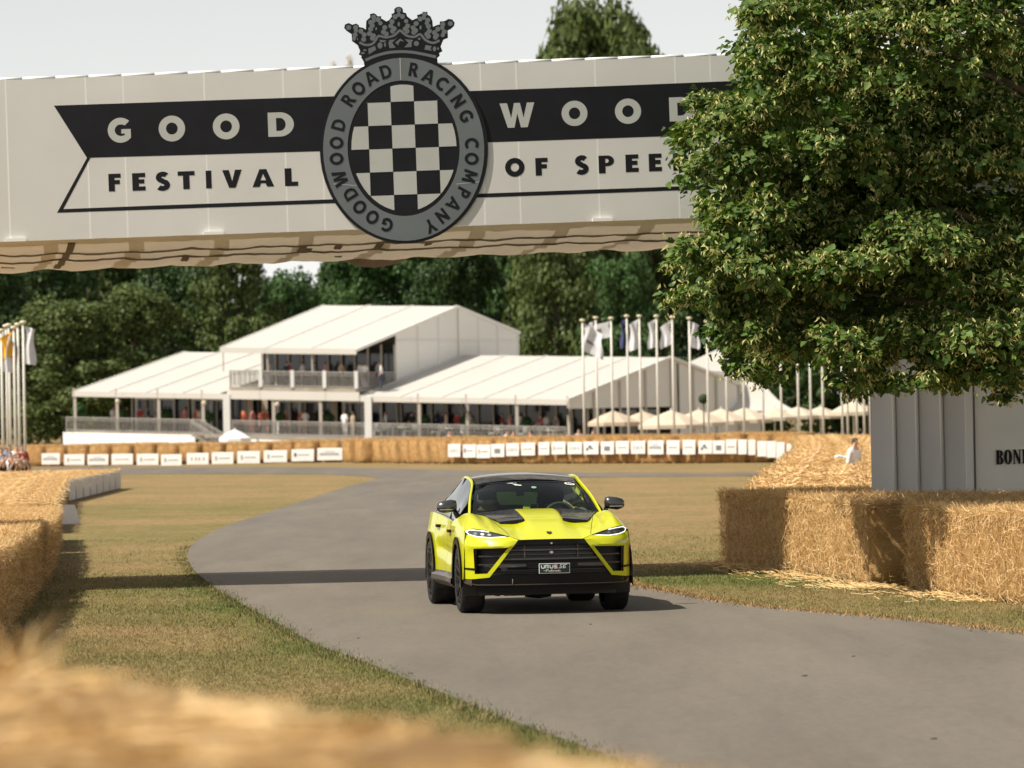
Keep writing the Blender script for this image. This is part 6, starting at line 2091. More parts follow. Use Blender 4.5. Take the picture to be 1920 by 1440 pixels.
def yf(x, z):
    y = plan(x)
    if z > .84: y += (z - .84) * 1.05
    if z < .50: y += (.50 - z) * .10
    if abs(x) > .40:
        k = min(1, (abs(x) - .40) / .1)
        y -= .035 * k * math.exp(-((z - .775) / .035) ** 2)
    return y


def panel(loops, off, th, m, name, step=.06, parent=None, fy=None, smooth=True):
    """polygon seen from the front (x, z), cut into strips, wrapped on the nose and given thickness"""
    fy = fy or yf
    bm = bmesh.new()
    flat_ = [p for lp in loops for p in lp]
    vs = [bm.verts.new((p[0], 0, p[1])) for p in flat_]
    for t in tessellate_polygon([[Vector((p[0], p[1], 0)) for p in lp] for lp in loops]):
        try: bm.faces.new([vs[i] for i in t])
        except ValueError: pass
    x0, x1 = min(p[0] for p in flat_), max(p[0] for p in flat_); z0, z1 = min(p[1] for p in flat_), max(p[1] for p in flat_)
    c = math.ceil(x0 / step) * step
    while c < x1 - 1e-4:
        bmesh.ops.bisect_plane(bm, geom=bm.verts[:] + bm.edges[:] + bm.faces[:], plane_co=(c, 0, 0), plane_no=(1, 0, 0)); c += step
    c = math.ceil(z0 / step) * step
    while c < z1 - 1e-4:
        bmesh.ops.bisect_plane(bm, geom=bm.verts[:] + bm.edges[:] + bm.faces[:], plane_co=(0, 0, c), plane_no=(0, 0, 1)); c += step
    for v in bm.verts: v.co.y = fy(v.co.x, v.co.z) + off
    bmesh.ops.recalc_face_normals(bm, faces=bm.faces)
    if sum(f.normal.y * f.calc_area() for f in bm.faces) > 0: bmesh.ops.reverse_faces(bm, faces=bm.faces)
    r = bmesh.ops.extrude_face_region(bm, geom=bm.faces[:])
    for g_ in r['geom']:
        if isinstance(g_, bmesh.types.BMVert): g_.co.y += th
    bmesh.ops.recalc_face_normals(bm, faces=bm.faces)
    me = bpy.data.meshes.new(name); bm.to_mesh(me); bm.free()
    me.materials.append(m)
    if smooth:
        me.polygons.foreach_set('use_smooth', [True] * len(me.polygons)); me.set_sharp_from_angle(angle=math.radians(38))
    return link(name, me, parent or car)


def mir(pts, s): return [(x * s, z) for x, z in (pts if s > 0 else pts[::-1])]


# ---- bonnet with wings: one surface, F = front edge, R = rear edge
def Fz(x): return float(np.interp(abs(x), [0, .2, .37, .47, .60, .74, .87, .93, .978], [.850, .849, .846, .884, .922, .955, .972, .962, .925]))
def Ry(x): return float(np.interp(abs(x), [0, .3, .55, .72, .79, .86, .978], [.66, .63, .55, .46, .52, .66, .78]))
def Rz(x): return float(np.interp(abs(x), [0, .22, .33, .5, .70, .78, .86, .94, .978], [1.150, 1.150, 1.115, 1.11, 1.115, 1.112, 1.095, 1.055, .99]))


def hood(x, t, lift=0.0):
    ax = abs(x)
    y0 = yf(x, Fz(x)); y = y0 + (Ry(x) - y0) * t
    e = 1 - (1 - t) ** 1.75
    z = Fz(x) + (Rz(x) - Fz(x)) * e
    w = min(1, max(0, (t - .04) / .3)); w = w * w * (3 - 2 * w)
    dw = .19 + .09 * t
    z += .016 * w / (1 + math.exp((ax - dw) / .016))
    z -= .010 * w * math.exp(-((ax - .50) / .12) ** 2) * math.sin(PI * min(1, t * .9 + .05))
    z += .062 * math.exp(-((ax - .83) / .085) ** 2) * math.sin(PI * min(1, t * .95 + .02)) ** .8
    z += .012 * math.exp(-((ax - .64) / .035) ** 2) * w
    return Vector((x, y, z + lift))


def hx(u): return .978 * math.sin(u * PI / 2) ** 1.0


us = [-1 + 2 * i / 96 for i in range(97)]
xs_h = sorted(set([round(.978 * u, 5) for u in us]))
rows = [[hood(x, j / 30) for x in xs_h] for j in range(31)]
mb = MB(); mb.grid(rows)
cb(mb, 'bonnet', M_PAINT, angle=60)
# black vents on the bonnet
VY0 = -.27
for s in (-1, 1):
    rows = []
    def hy_(x, y, up=.012):
        y0_ = yf(x, Fz(x)); return hood(s * x, (y - y0_) / (Ry(x) - y0_), up)
    kk = [hy_(.225, VY0), hy_(.52, VY0), hy_(.735, Ry(.735) - .02), hy_(.245, Ry(.245) - .012), hy_(.66, .12)]
    for j in range(13):
        v = j / 12
        xi = .225 + .02 * v; xo = .50 + .225 * min(1, v * 1.2)
        row = []
        for i in range(15):
            x = xi + (xo - xi) * i / 14; y0_ = yf(x, Fz(x)); yr = Ry(x) - .012
            a_in = kk[0] + (kk[3] - kk[0]) * v
            a_out = kk[1] + (kk[4] - kk[1]) * min(1, v * 2) if v < .5 else kk[4] + (kk[2] - kk[4]) * (v * 2 - 1)
            q_ = a_in + (a_out - a_in) * (i / 14); h_ = hy_(abs(q_.x), q_.y, .006)
            row.append(Vector((q_.x, q_.y, max(q_.z, h_.z) + (.010 if 0 < j < 3 else 0))))
        rows.append(row)
    mb = MB(); mb.grid(rows, flip=s < 0)
    mb.grid([[p - Vector((0, 0, .03)) for p in r] for r in rows], flip=s > 0)
    v = cb(mb, 'bonnet_vent', M_CARB)
    mb = MB(); mb.grid([[p - Vector((0, .012, .020)), p + Vector((0, -.004, .012))] for p in rows[0]])
    cb(mb, 'vent_lip', M_PLAST, parent=v)
    # crease line between bonnet and wing
    mb = MB(); mb.tube([hood(s * (.475 + .235 * (k / 10)), .02 + .93 * k / 10, .001) for k in range(11)], .0035, 5); cb(mb, 'shut_line', M_DARK)
# cowl and wipers
rows = [[Vector((x, Ry(x) - .02 + .16 * k, Rz(x) - .02 - .03 * k)) for x in [-.75 + 1.5 * i / 20 for i in range(21)]] for k in (0, .5, 1)]
mb = MB(); mb.grid(rows); cb(mb, 'cowl', M_PLAST)

# ---- body sides with wheel arches
YS = [-.55, -.48, -.42, -.3, -.15, 0, .15, .3, .42, .5, .6, .78, 1.0, 1.3, 1.6, 1.9, 2.2, 2.45, 2.52, 2.58, 2.7, 2.85, 3.0, 3.15, 3.3, 3.42, 3.48, 3.6, 3.75, 3.9, 4.02, 4.1]
fine = sorted(set(YS + [round(-.46 + .92 * i / 36, 4) for i in range(37)] + [round(2.53 + .94 * i / 36, 4) for i in range(37)] + [round(.5 + 2.0 * i / 16, 3) for i in range(17)]))
ip = lambda xs_, ys_: (lambda y: float(np.interp(y, xs_, ys_)))
ztop = ip([-.6, -.4, 0, .5, .78, 1.3, 2.0, 2.6, 3.0, 3.4, 3.8, 4.1], [.93, .945, .965, .985, .99, 1.015, 1.05, 1.085, 1.10, 1.10, 1.09, 1.06])
xtop = ip([-.6, -.4, 0, .5, .78, 1.2, 1.6, 2.2, 2.6, 3.0, 3.4, 3.8, 4.1], [.955, .972, .978, .978, .95, .915, .905, .91, .935, .955, .945, .88, .78])
xmid = ip([-.6, -.45, -.2, 0, .3, .6, .9, 1.3, 1.8, 2.2, 2.6, 3.0, 3.4, 3.8, 4.1], [.965, .988, .999, 1.003, .995, .955, .925, .915, .925, .945, .99, 1.008, .995, .92, .80])
xbot = ip([-.6, -.45, 0, .5, .8, 1.3, 2.0, 2.4, 3.0, 3.4, 3.8, 4.1], [.985, .992, 1.004, .985, .965, .955, .965, .985, 1.006, .99, .92, .80])
zsill = ip([-.6, -.43, .43, .6, 1.5, 2.45, 3.5, 4.1], [.40, .40, .40, .40, .40, .40, .44, .50])
AR = .435; AZ = .395


def zlow(y):
    z = zsill(y)
    for c in (0, 3.003):
        d = abs(y - c)
        if d < AR: z = max(z, AZ + math.sqrt(AR * AR - d * d))
    return z


def side(y, v, s):
    """v 0 at the sill or arch, 1 at the shoulder"""
    zb, zt = zlow(y), ztop(y)
    z = zb + (zt - zb) * v
    zm = .74
    if z > zm:
        k = min(1, (z - zm) / (zt - zm)); x = xmid(y) + (xtop(y) - xmid(y)) * k ** 1.6
    else:
        k = min(1, (zm - z) / (zm - .40)); x = xmid(y) + (xbot(y) - xmid(y)) * k ** 1.3
    # hexagonal crease running up over the rear door
    if .55 < y < 2.5: x -= .018 * math.exp(-((z - (.60 + .06 * (y - .6))) / .06) ** 2)
    return Vector((s * x, y, z))


for s in (-1, 1):
    secs = [('front_wing', [y for y in fine if y <= .78]), ('front_door', [y for y in fine if .78 <= y <= 1.75] + ([] if 1.75 in fine else [1.75])), ('rear_door', ([] if 1.75 in fine else [1.75]) + [y for y in fine if 1.75 <= y <= 2.62]), ('rear_quarter', [y for y in fine if y >= 2.6])]
    for name, yy in secs:
        yy = sorted(yy)
        e = .004
        yy = [yy[0] + (e if name != 'front_wing' else 0)] + yy[1:-1] + [yy[-1] - e]
        mb = MB(); mb.grid([[side(y, v / 16, s) for v in range(17)] for y in yy], flip=s > 0)
        dr = cb(mb, name, M_PAINT, angle=50, recalc=False)
        if 'door' in name:
            hy = 1.45 if name == 'front_door' else 2.42
            mb = MB(); c = side(hy, .82, s); mb.box((c.x - .035, c.y - .10, c.z - .018), (c.x + .035, c.y + .10, c.z + .018)); cb(mb, 'handle', M_GLOSS, parent=dr, smooth=False)
    # arch trims
    for c in (0, 3.003):
        rows = []
        for k in range(29):
            a = math.radians(-12 + 204 * k / 28)
            yy = c + math.cos(a) * 1.0 * AR; zz = AZ + math.sin(a) * AR
            xo = (xmid(c) + .010) if True else 0
            zz2 = lambda r: (c + math.cos(a) * r, AZ + math.sin(a) * r)
            p0, p1 = zz2(AR + .045), zz2(AR - .035)
            rows.append([Vector((s * (xo - .014), *p0)), Vector((s * (xo + .002), *p0)), Vector((s * (xo + .002), *p1)), Vector((s * (xo - .10), *p1))])
        mb = MB(); mb.grid(rows); cb(mb, 'arch_trim', M_GLOSS)
    # sill
    rows = []
    for y in [.40 + 2.2 * i / 20 for i in range(21)]:
        xb = xbot(y)
        rows.append([Vector((s * (xb - .01), y, .44)), Vector((s * (xb + .045), y, .38)), Vector((s * (xb + .05), y, .33)), Vector((s * (xb - .03), y, .26)), Vector((s * (xb - .2), y, .24))])
    mb = MB(); mb.grid(rows); cb(mb, 'sill', M_CARBB)
    # wheel houses
    for c in (0, 3.003):
        mb = MB(); mb.box((s * .55 if s > 0 else -.60, c - .5, .2), (.60 if s > 0 else -.55, c + .5, .88)); cb(mb, 'wheel_house', M_DARK, smooth=False)
        mb = MB(); mb.grid([[Vector((s * xx, c + math.cos(a) * (AR + .01), AZ + math.sin(a) * (AR + .01))) for xx in (.58, .985)] for a in [math.radians(-25 + 230 * k / 24) for k in range(25)]]); cb(mb, 'arch_liner', M_DARK)
# rear end and underbody
mb = MB(); mb.grid([[Vector((x, 4.10 + .10 * (1 - (x / .8) ** 2), z)) for x in [-.80 + 1.6 * i / 12 for i in range(13)]] for z in (.40, .6, .8, 1.0, 1.12)]); cb(mb, 'tailgate', M_PAINT)
mb = MB(); mb.box((-.80, -.55, .21), (.80, .5, .34)); mb.box((-.62, .5, .20), (.62, 2.6, .36)); mb.box((-.80, 2.6, .24), (.80, 4.0, .40)); cb(mb, 'underbody', M_DARK, smooth=False)
mb = MB(); mb.tube([(-.25, -.4, .215), (-.1, -.42, .195), (.05, -.4, .215)], .035, 8); mb.box((-.50, -.5, .20), (-.2, -.3, .24)); cb(mb, 'skid_plate', M_PLAST)

# ---- nose
for s in (-1, 1):
    outer = [(.385, .846), (.475, .882), (.56, .872), (.70, .866), (.84, .880), (.925, .905), (.968, .918), (.982, .86), (.986, .70), (.986, .445), (.972, .405), (.905, .405), (.715, .425)]
    hole = [(.500, .760), (.735, .468), (.872, .462), (.882, .752)]
    panel([mir(outer, s), mir(hole, s)], 0, .035, M_PAINT, 'front_bumper')
    # side intake: dark box with slats and frame
    v = panel([mir([(.470, .785), (.735, .450), (.90, .450), (.90, .775)], s)], .11, .01, M_DARK, 'side_intake')
    for z in (.56, .655):
        xl = .735 - (z - .468) / (.760 - .468) * .235
        panel([mir([(xl - .03, z), (.885, z), (.885, z + .016), (xl - .045, z + .016)], s)], .035, .05, M_BAR, 'slat', parent=v)
    panel([mir([(.845, .458), (.885, .458), (.893, .765), (.845, .765)], s)], .012, .08, M_GLOSS, 'intake_frame', parent=v)
    panel([mir([(.51, .738), (.845, .738), (.845, .765), (.49, .765)], s)], .030, .06, M_GLOSS, 'intake_frame', parent=v)
    # canard fin at the corner
    panel([mir([(.86, .505), (.99, .515), (.99, .535), (.86, .530)], s)], -.012, .05, M_PLAST, 'fin')
    if s > 0: panel([mir([(.945, .50), (.958, .50), (.966, .74), (.955, .74)], s)], -.004, .01, M_AMBER, 'painted_reflection')  # orange strip paints in the warm reflection on the bodywork
    # headlamp
    hl = [(.478, .884), (.56, .874), (.70, .868), (.84, .882), (.922, .906), (.955, .945), (.905, .972), (.80, .962), (.66, .938), (.55, .908)]
    h = panel([mir(hl, s)], .018, .02, M_LAMP, 'headlamp', step=.03)
    def inset(pts, k):
        cx = sum(p[0] for p in pts) / len(pts); cz = sum(p[1] for p in pts) / len(pts)
        return pts
    drl = [(.50, .8825), (.565, .8765), (.70, .8705), (.835, .884), (.915, .907), (.948, .944), (.902, .968), (.80, .9585), (.70, .943), (.70, .936), (.80, .951), (.898, .960), (.937, .942), (.910, .912), (.832, .891), (.70, .878), (.565, .884)]
    panel([mir(drl, s)], .006, .014, M_DRL, 'daylight_strip', step=.03, parent=h)
    for k in range(3):
        panel([mir(arcp(.70 + .075 * k, .906 + .008 * k, .022, .014, 0, 360, 10)[:-1], s)], .012, .006, M_CHROME, 'projector', parent=h, step=.2)
# grille
gh = [(.385, .846), (.715, .425), (.86, .405), (.86, .335), (-.86, .335), (-.86, .405), (-.715, .425), (-.385, .846), (0, .848)]
gr = panel([gh], .09, .02, M_DARK, 'grille')
panel([[(.372, .846), (.418, .79), (-.418, .79), (-.372, .846), (0, .847)]], .02, .06, M_GLOSS, 'grille_top', parent=gr)
for z, hgt, o in ((.720, .020, .03), (.672, .012, .05), (.618, .020, .025)):
    w = .385 + (.846 - z) / .421 * .33 - .012
    panel([[(-w, z), (w, z), (w - .012, z + hgt), (-w + .012, z + hgt)]], o, .05, M_BAR, 'grille_bar', parent=gr)
for z in (.760, .746, .700, .688, .655, .642):
    w = .385 + (.846 - z) / .421 * .33 - .02
    panel([[(-w, z), (w, z), (w, z + .005), (-w, z + .005)]], .06, .02, M_BAR, 'grille_bar', parent=gr, smooth=False)
for x in (-.31, .31):
    panel([[(x - .006, .64), (x + .006, .64), (x + .006, .785), (x - .006, .785)]], .035, .03, M_CARBB, 'grille_strut', parent=gr)
panel([[(-.575, .60), (-.625, .535), (-.20, .52), (.20, .52), (.625, .535), (.575, .60), (.30, .590), (-.30, .590)]], -.012, .06, M_GLOSS, 'bumper_blade', parent=gr)
for z in (.50, .482, .464, .446):
    panel([[(-.66, z), (.66, z), (.66, z + .006), (-.66, z + .006)]], .03, .03, M_BAR, 'grille_bar', parent=gr, smooth=False)
panel([[(-.62, .535), (-.30, .545), (-.30, .575), (-.60, .575)]], -.022, .01, M_CARB, 'trim_blade', parent=gr)
panel([[(.62, .535), (.30, .545), (.30, .575), (.60, .575)]], -.022, .01, M_CARB, 'trim_blade', parent=gr)
panel([arcp(0, .803, .05, .018, 0, 360, 20)[:-1]], .012, .012, M_PLAST, 'camera_housing', parent=gr, step=.2)
panel([arcp(0, .803, .014, .010, 0, 360, 12)[:-1]], .006, .008, M_CHROME, 'camera_lens', parent=gr, step=.2)
panel([arcp(0, .70, .022, .014, 0, 360, 12)[:-1]], .024, .01, M_CHROME, 'sensor_badge', parent=gr, step=.2)
# splitter
sp = panel([[(-.975, .405), (-.90, .40), (-.72, .42), (-.66, .455), (.66, .455), (.72, .42), (.90, .40), (.975, .405), (.985, .35), (.90, .325), (-.90, .325), (-.985, .35)]], .01, .30, M_GLOSS, 'splitter')
panel([[(-.93, .355), (-.86, .336), (.86, .336), (.93, .355), (.93, .362), (.86, .345), (-.86, .345), (-.93, .362)]], -.006, .03, M_CARBB, 'splitter_edge', parent=sp)
panel([[(-.46, .345), (-.455, .345), (-.452, .405), (-.463, .405)]], -.012, .02, M_CHROME, 'splitter_strut', parent=sp, smooth=False)
panel([[(-.86, .325), (.86, .325), (.78, .255), (-.78, .255)]], .12, .12, M_PLAST, 'air_dam')
panel([[(-.985, .40), (-.90, .395), (-.90, .33), (-.975, .355)]], .0, .1, M_CARBB, 'splitter_end', parent=sp)
panel([[(.985, .40), (.90, .395), (.90, .33), (.975, .355)]], .0, .1, M_GLOSS, 'splitter_end', parent=sp)
# show plate
pl = panel([[(-.155, .462), (.205, .462), (.205, .575), (-.155, .575)]], -.034, .015, M_WHITE, 'number_plate', smooth=False)
panel([[(-.149, .468), (.199, .468), (.199, .569), (-.149, .569)]], -.0365, .003, mat('plate_green', (.006, .022, .014), .4), 'plate_face', parent=pl, smooth=False)


def plate_loop(pts, m, name='letter', o=-.040):
    panel([pts], o, .003, m, name, parent=pl, smooth=False, step=.5)


def pstroke(pts, w, m, name='letter', o=-.040): plate_loop(stroke(pts, w), m, name, o)


ux = -.128; uz = .523; uh = .032; tw_ = .0085
M_LET = mat('plate_letter', (.78, .78, .76), .5)
pstroke([(ux, uz + uh), (ux, uz + .006), (ux + .006, uz), (ux + .028, uz), (ux + .034, uz + .006), (ux + .034, uz + uh)], tw_, M_LET)
rx = ux + .048
pstroke([(rx, uz), (rx, uz + uh - .004), (rx + .004, uz + uh), (rx + .034, uz + uh), (rx + .036, uz + .017), (rx + .012, uz + .015), (rx + .038, uz)], tw_, M_LET)
vx = rx + .052
pstroke([(vx, uz + uh), (vx, uz + .006), (vx + .006, uz), (vx + .028, uz), (vx + .034, uz + .006), (vx + .034, uz + uh)], tw_, M_LET)
sx_ = vx + .048
pstroke([(sx_ + .036, uz + uh), (sx_ + .002, uz + uh), (sx_, uz + .018), (sx_ + .034, uz + .014), (sx_ + .034, uz), (sx_, uz)], tw_, M_LET)
ex_ = sx_ + .058
pstroke([(ex_ + .040, uz + uh + .004), (ex_ + .014, uz + uh + .002), (ex_ + .012, uz + .020), (ex_ + .030, uz + .014), (ex_ + .026, uz), (ex_ - .004, uz - .002)], .006, M_LET)
pstroke([(ex_ + .092, uz + uh + .004), (ex_ + .056, uz + uh + .003), (ex_ + .050, uz + .017), (ex_ + .044, uz - .001), (ex_ + .078, uz)], .006, M_LET)
pstroke([(ex_ + .050, uz + .017), (ex_ + .076, uz + .018)], .006, M_LET, 'letter', -.041)
panel([[(-.125, .512), (-.05, .512), (-.05, .518), (-.125, .518)]], -.040, .003, mat('plate_stripe_green', (.03, .25, .12), .5), 'stripe', parent=pl, smooth=False)
panel([[(.02, .512), (.075, .512), (.075, .518), (.02, .518)]], -.040, .003, mat('plate_stripe_red', (.30, .03, .05), .5), 'stripe', parent=pl, smooth=False)
# Performante, handwritten
hx0 = -.075; hz = .482; c_ = .0155
def script(pts, w=.004): pstroke([(hx0 + a * c_, hz + b * c_) for a, b in pts], w, M_LET)
script([(0, -.3), (.5, 1.5), (1.3, 1.7), (1.6, 1.1), (.6, .7)], .005)
script([(1.7, .5), (2.3, .7), (2.2, .95), (1.8, .5), (2.1, .05), (2.7, .2), (3.0, .8)])
script([(3.0, 0), (3.15, .8), (3.7, .85)])
script([(3.6, -.7), (4.2, 1.4), (4.7, 1.5)]); script([(3.8, .6), (4.7, .65)])
script([(4.9, .1), (4.9, .75), (5.4, .8), (5.3, .1), (4.95, .05)])
script([(5.7, 0), (5.85, .8), (6.4, .8)])
script([(6.4, 0), (6.6, .8), (7.0, .6), (6.95, 0), (7.15, .8), (7.6, .7), (7.5, 0)])
script([(8.3, .8), (7.8, .6), (7.9, .05), (8.3, .2), (8.45, .8), (8.4, .05)])
script([(8.7, 0), (8.85, .8), (9.3, .7), (9.25, 0)])
script([(9.6, 1.4), (9.5, .1), (9.9, .05)]); script([(9.3, .85), (9.95, .85)])
script([(10.1, .4), (10.7, .6), (10.5, .85), (10.15, .4), (10.4, .0), (11.2, .1)])
panel([[(-.105, .492), (-.075, .492), (-.075, .496), (-.105, .496)]], -.040, .003, M_LET, 'stripe', parent=pl, smooth=False)
# shield on the bonnet
b0 = hood(0, .115, .004)
mb = MB()
shl = [(-.030, .030), (-.012, .036), (0, .032), (.012, .036), (.030, .030), (.026, -.006), (0, -.040), (-.026, -.006)]
dirv = (hood(0, .15) - hood(0, .08)).normalized(); nv = Vector((1, 0, 0)).cross(dirv).normalized()
if nv.z < 0: nv = -nv
mb.prism([shl], lambda x, v: b0 + nv * .008 + Vector((x, 0, 0)) + dirv * v, -nv * .008); em = cb(mb, 'bonnet_badge', M_GLOSS, smooth=False)
mb = MB(); mb.prism([arcp(0, .002, .013, .016, 0, 360, 12)[:-1]], lambda x, v: b0 + nv * .012 + Vector((x, 0, 0)) + dirv * v, -nv * .003); cb(mb, 'badge_emblem', M_CHROME, smooth=False, parent=em)

# ---- greenhouse
def wb(x): return Vector((x, .64 - .19 * (x / .76) ** 2, 1.110 - .012 * (x / .76) ** 2))
def wt(x): return Vector((x, 1.37 + .06 * (x / .60) ** 2, 1.498 - .045 * (x / .60) ** 2))


def wind(u, v, lift=0.0):
    """u -1..1 across, v 0 at the cowl, 1 at the header"""
    a = wb(u * .762); b = wt(u * .598)
    p = a + (b - a) * v
    bow = .035 * math.sin(PI * v)
    n = Vector((0, -.5, .86))
    return p + n * (bow + lift)


mb = MB(); mb.grid([[wind(-1 + 2 * i / 24, j / 12) for i in range(25)] for j in range(13)])
ws = cb(mb, 'windscreen', M_WIND, recalc=False)
mb = MB(); mb.grid([[wind(-1 + 2 * i / 24, .90 + .10 * j / 3, .004) for i in range(25)] for j in range(4)]); cb(mb, 'header_tint', M_GLOSS, parent=ws)
for s in (-1, 1):
    mb = MB(); mb.grid([[wind(s * (.945 + .055 * i / 3), j / 12, .004) for i in range(4)] for j in range(13)]); cb(mb, 'glass_border', M_GLOSS, parent=ws)
# roof
ry = [1.33, 1.42, 1.6, 1.9, 2.2, 2.5, 2.8, 3.1, 3.3]
rz_ = ip([1.33, 1.5, 1.8, 2.1, 2.5, 2.9, 3.3], [1.498, 1.540, 1.570, 1.576, 1.550, 1.500, 1.425])
rw_ = ip([1.33, 1.8, 2.5, 3.3], [.600, .612, .600, .555])
mb = MB(); mb.grid([[Vector((rw_(y) * u, y + (.06 * u * u if k < 2 else 0), rz_(y) - .048 * u * u)) for u in [-1 + 2 * i / 20 for i in range(21)]] for k, y in enumerate(ry)]); cb(mb, 'roof', M_CARB, angle=60)
mb = MB(); mb.grid([[Vector((rw_(y) * u, y, rz_(y) - .10 - .03 * u * u)) for u in (-1, -.5, 0, .5, 1)] for y in ry[1:]]); cb(mb, 'headliner', M_SEAT)
# rear window, kept open to the light
mb = MB(); mb.grid([[Vector(((.52 + .10 * v) * u, 3.32 + .62 * v, 1.415 - .29 * v - .03 * u * u)) for u in [-1 + 2 * i / 10 for i in range(11)]] for v in (0, .25, .5, .75, 1)]); cb(mb, 'rear_window', M_REARG, recalc=False)
mb = MB(); mb.grid([[Vector((.85 * u, y, 1.12 - .03 * u * u)) for u in (-1, -.5, 0, .5, 1)] for y in (3.92, 4.02, 4.12)]); cb(mb, 'boot_edge', M_PAINT)
for s in (-1, 1):
    # pillar and roof rail in body colour
    pts = [Vector((s * .795, .44, 1.09)), Vector((s * .735, .88, 1.30)), Vector((s * .655, 1.34, 1.468)), Vector((s * .648, 1.7, 1.528)), Vector((s * .645, 2.2, 1.534)), Vector((s * .63, 2.7, 1.480)), Vector((s * .605, 3.2, 1.395)), Vector((s * .66, 3.6, 1.25)), Vector((s * .74, 3.98, 1.10))]
    pts = [Vector(p) for p in smooth_line([tuple(p) for p in pts], 4)]
    rows = []
    for i, p in enumerate(pts):
        d = (pts[min(i + 1, len(pts) - 1)] - pts[max(i - 1, 0)]).normalized()
        side_ = d.cross(Vector((-s, 0, .25))).normalized(); out = side_.cross(d).normalized()
        rows.append([p + Vector((s * .016, 0, -.030)), p + Vector((s * .010, -.003, .000)), p + Vector((0, -.005, .004)), p + Vector((-s * .014, -.003, -.002)), p + Vector((-s * .016, .01, -.03))])
    mb = MB(); mb.grid(rows, flip=s < 0); cb(mb, 'roof_pillar', M_PAINT, angle=60)
    # side glass from the belt to the roof rail
    yy = [.80 + 2.75 * i / 22 for i in range(23)]
    P = np.array([(p.y, p.x, p.z) for p in pts])
    rows = []
    for y in yy:
        tx_, tz_ = np.interp(y, P[:, 0], P[:, 1]), np.interp(y, P[:, 0], P[:, 2])
        b = Vector((s * (xtop(y) - .045), y, ztop(y) + .0)); t = Vector((tx_ + s * .018, y, tz_ - .02))
        rows.append([b + (t - b) * v + Vector((s * .03 * math.sin(PI * v), 0, 0)) for v in (0, .25, .5, .75, 1)])
    mb = MB(); mb.grid(rows, flip=s > 0); g_ = cb(mb, 'side_window', M_SIDEG, recalc=False)
    mb = MB(); mb.bar(Vector(rows[9][0]) + Vector((s * .004, 0, 0)), Vector(rows[9][-1]) + Vector((s * .004, 0, 0)), .07, .02, up=(s, 0, 0)); cb(mb, 'window_post', M_GLOSS, parent=g_, smooth=False)
    mb = MB(); mb.tube([r[0] + Vector((s * .012, 0, 0)) for r in rows], .012, 6); cb(mb, 'window_trim', M_GLOSS, parent=g_)
    # shoulder shelf closing the gap between glass and door
    mb = MB(); mb.grid([[Vector((s * (xtop(y) - .07), y, ztop(y) + .006)), Vector((s * xtop(y), y, ztop(y)))] for y in [.6 + 3.4 * i / 24 for i in range(25)]], flip=s > 0); cb(mb, 'shoulder', M_PAINT)
    # mirror
    mb = MB()
    cx = s * 1.0; cy = .93; cz = 1.195
    prof = [(-.112, .012, .030), (-.105, .05, .066), (-.05, .072, .080), (.04, .078, .080), (.10, .064, .062), (.126, .03, .036), (.130, .004, .004)]
    rows = []
    for dx, ry_, rz2 in prof:
        rows.append([Vector((cx + s * dx, cy + ry_ * math.cos(a) * .9, cz + rz2 * math.sin(a) * (1.0 if math.sin(a) > 0 else .85) + .012 * (dx < 0))) for a in [2 * PI * k / 16 for k in range(17)]])
    mb.grid(rows); m_ = cb(mb, 'door_mirror', M_CARB, angle=70)
    mb = MB(); mb.grid([[Vector((cx + s * dx, cy - ry_ * .9 - .006, cz - .028 + h_)) for h_ in (0, .008)] for dx, ry_ in ((-.06, .055), (0, .075), (.06, .072), (.1, .05))]); cb(mb, 'indicator', M_CHROME, parent=m_)
    mb = MB(); mb.bar((cx - s * .09, cy + .01, cz - .045), (s * .87, .86, 1.05), .035, .05); cb(mb, 'mirror_arm', M_GLOSS, parent=m_, smooth=False)
    # wheels
    for c, wdt in ((0, .285), (3.003, .325)):
        tr = 1.70 / 2 if c == 0 else 1.71 / 2
        R = .392
        wl = link('wheel', MB().lathe([(R - .085, -wdt / 2 + .012), (R - .04, -wdt / 2), (R - .012, -wdt / 2 + .018), (R, -wdt / 2 + .05), (R, wdt / 2 - .05), (R - .012, wdt / 2 - .018), (R - .04, wdt / 2), (R - .085, wdt / 2 - .012)], 48, axis='X').build('wheel', M_TYRE, None, smooth=True, local=True).data, car)
        bpy.data.objects.remove([o for o in bpy.data.objects if o.type == 'MESH' and o.data == wl.data and o != wl][0])
        wl.location = (s * tr, c, R)
        o_ = s * wdt / 2
        mb = MB(); mb.lathe([(R - .083, o_ - s * .012), (R - .105, o_ - s * .015), (R - .115, o_ - s * .05), (R - .12, -o_)], 40, axis='X'); cb(mb, 'rim', M_RIM, parent=wl)
        mb = MB()
        for k in range(10):
            a = 2 * PI * k / 10
            for da in (-.10, .10):
                p0 = Vector((o_ - s * .055, .06 * math.cos(a), .06 * math.sin(a))); p1 = Vector((o_ - s * .022, (R - .10) * math.cos(a + da), (R - .10) * math.sin(a + da)))
                mb.bar(p0, p1, .028, .03, up=(1, 0, 0))
        mb.lathe([(0, o_ - s * .03), (.05, o_ - s * .032), (.075, o_ - s * .06), (.075, o_ - s * .09)], 20, axis='X')
        cb(mb, 'spokes', M_RIM, parent=wl, smooth=False)
        mb = MB(); mb.lathe([(.0, o_ - s * .10), (.20, o_ - s * .10), (.20, o_ - s * .13), (0, o_ - s * .13)], 32, axis='X'); cb(mb, 'brake_disc', M_STEEL, parent=wl, smooth=False)
        mb = MB()
        for k in range(10):
            a = 2 * PI * (k + .5) / 10
            p = Vector((o_ - s * .012, (R - .105) * math.cos(a), (R - .105) * math.sin(a))); mb.lathe([(0, 0), (.008, 0), (.008, s * .012), (0, s * .014)], 6, p, axis='X')
        cb(mb, 'rim_bolt', M_CHROME, parent=wl, smooth=False)
        mb = MB()
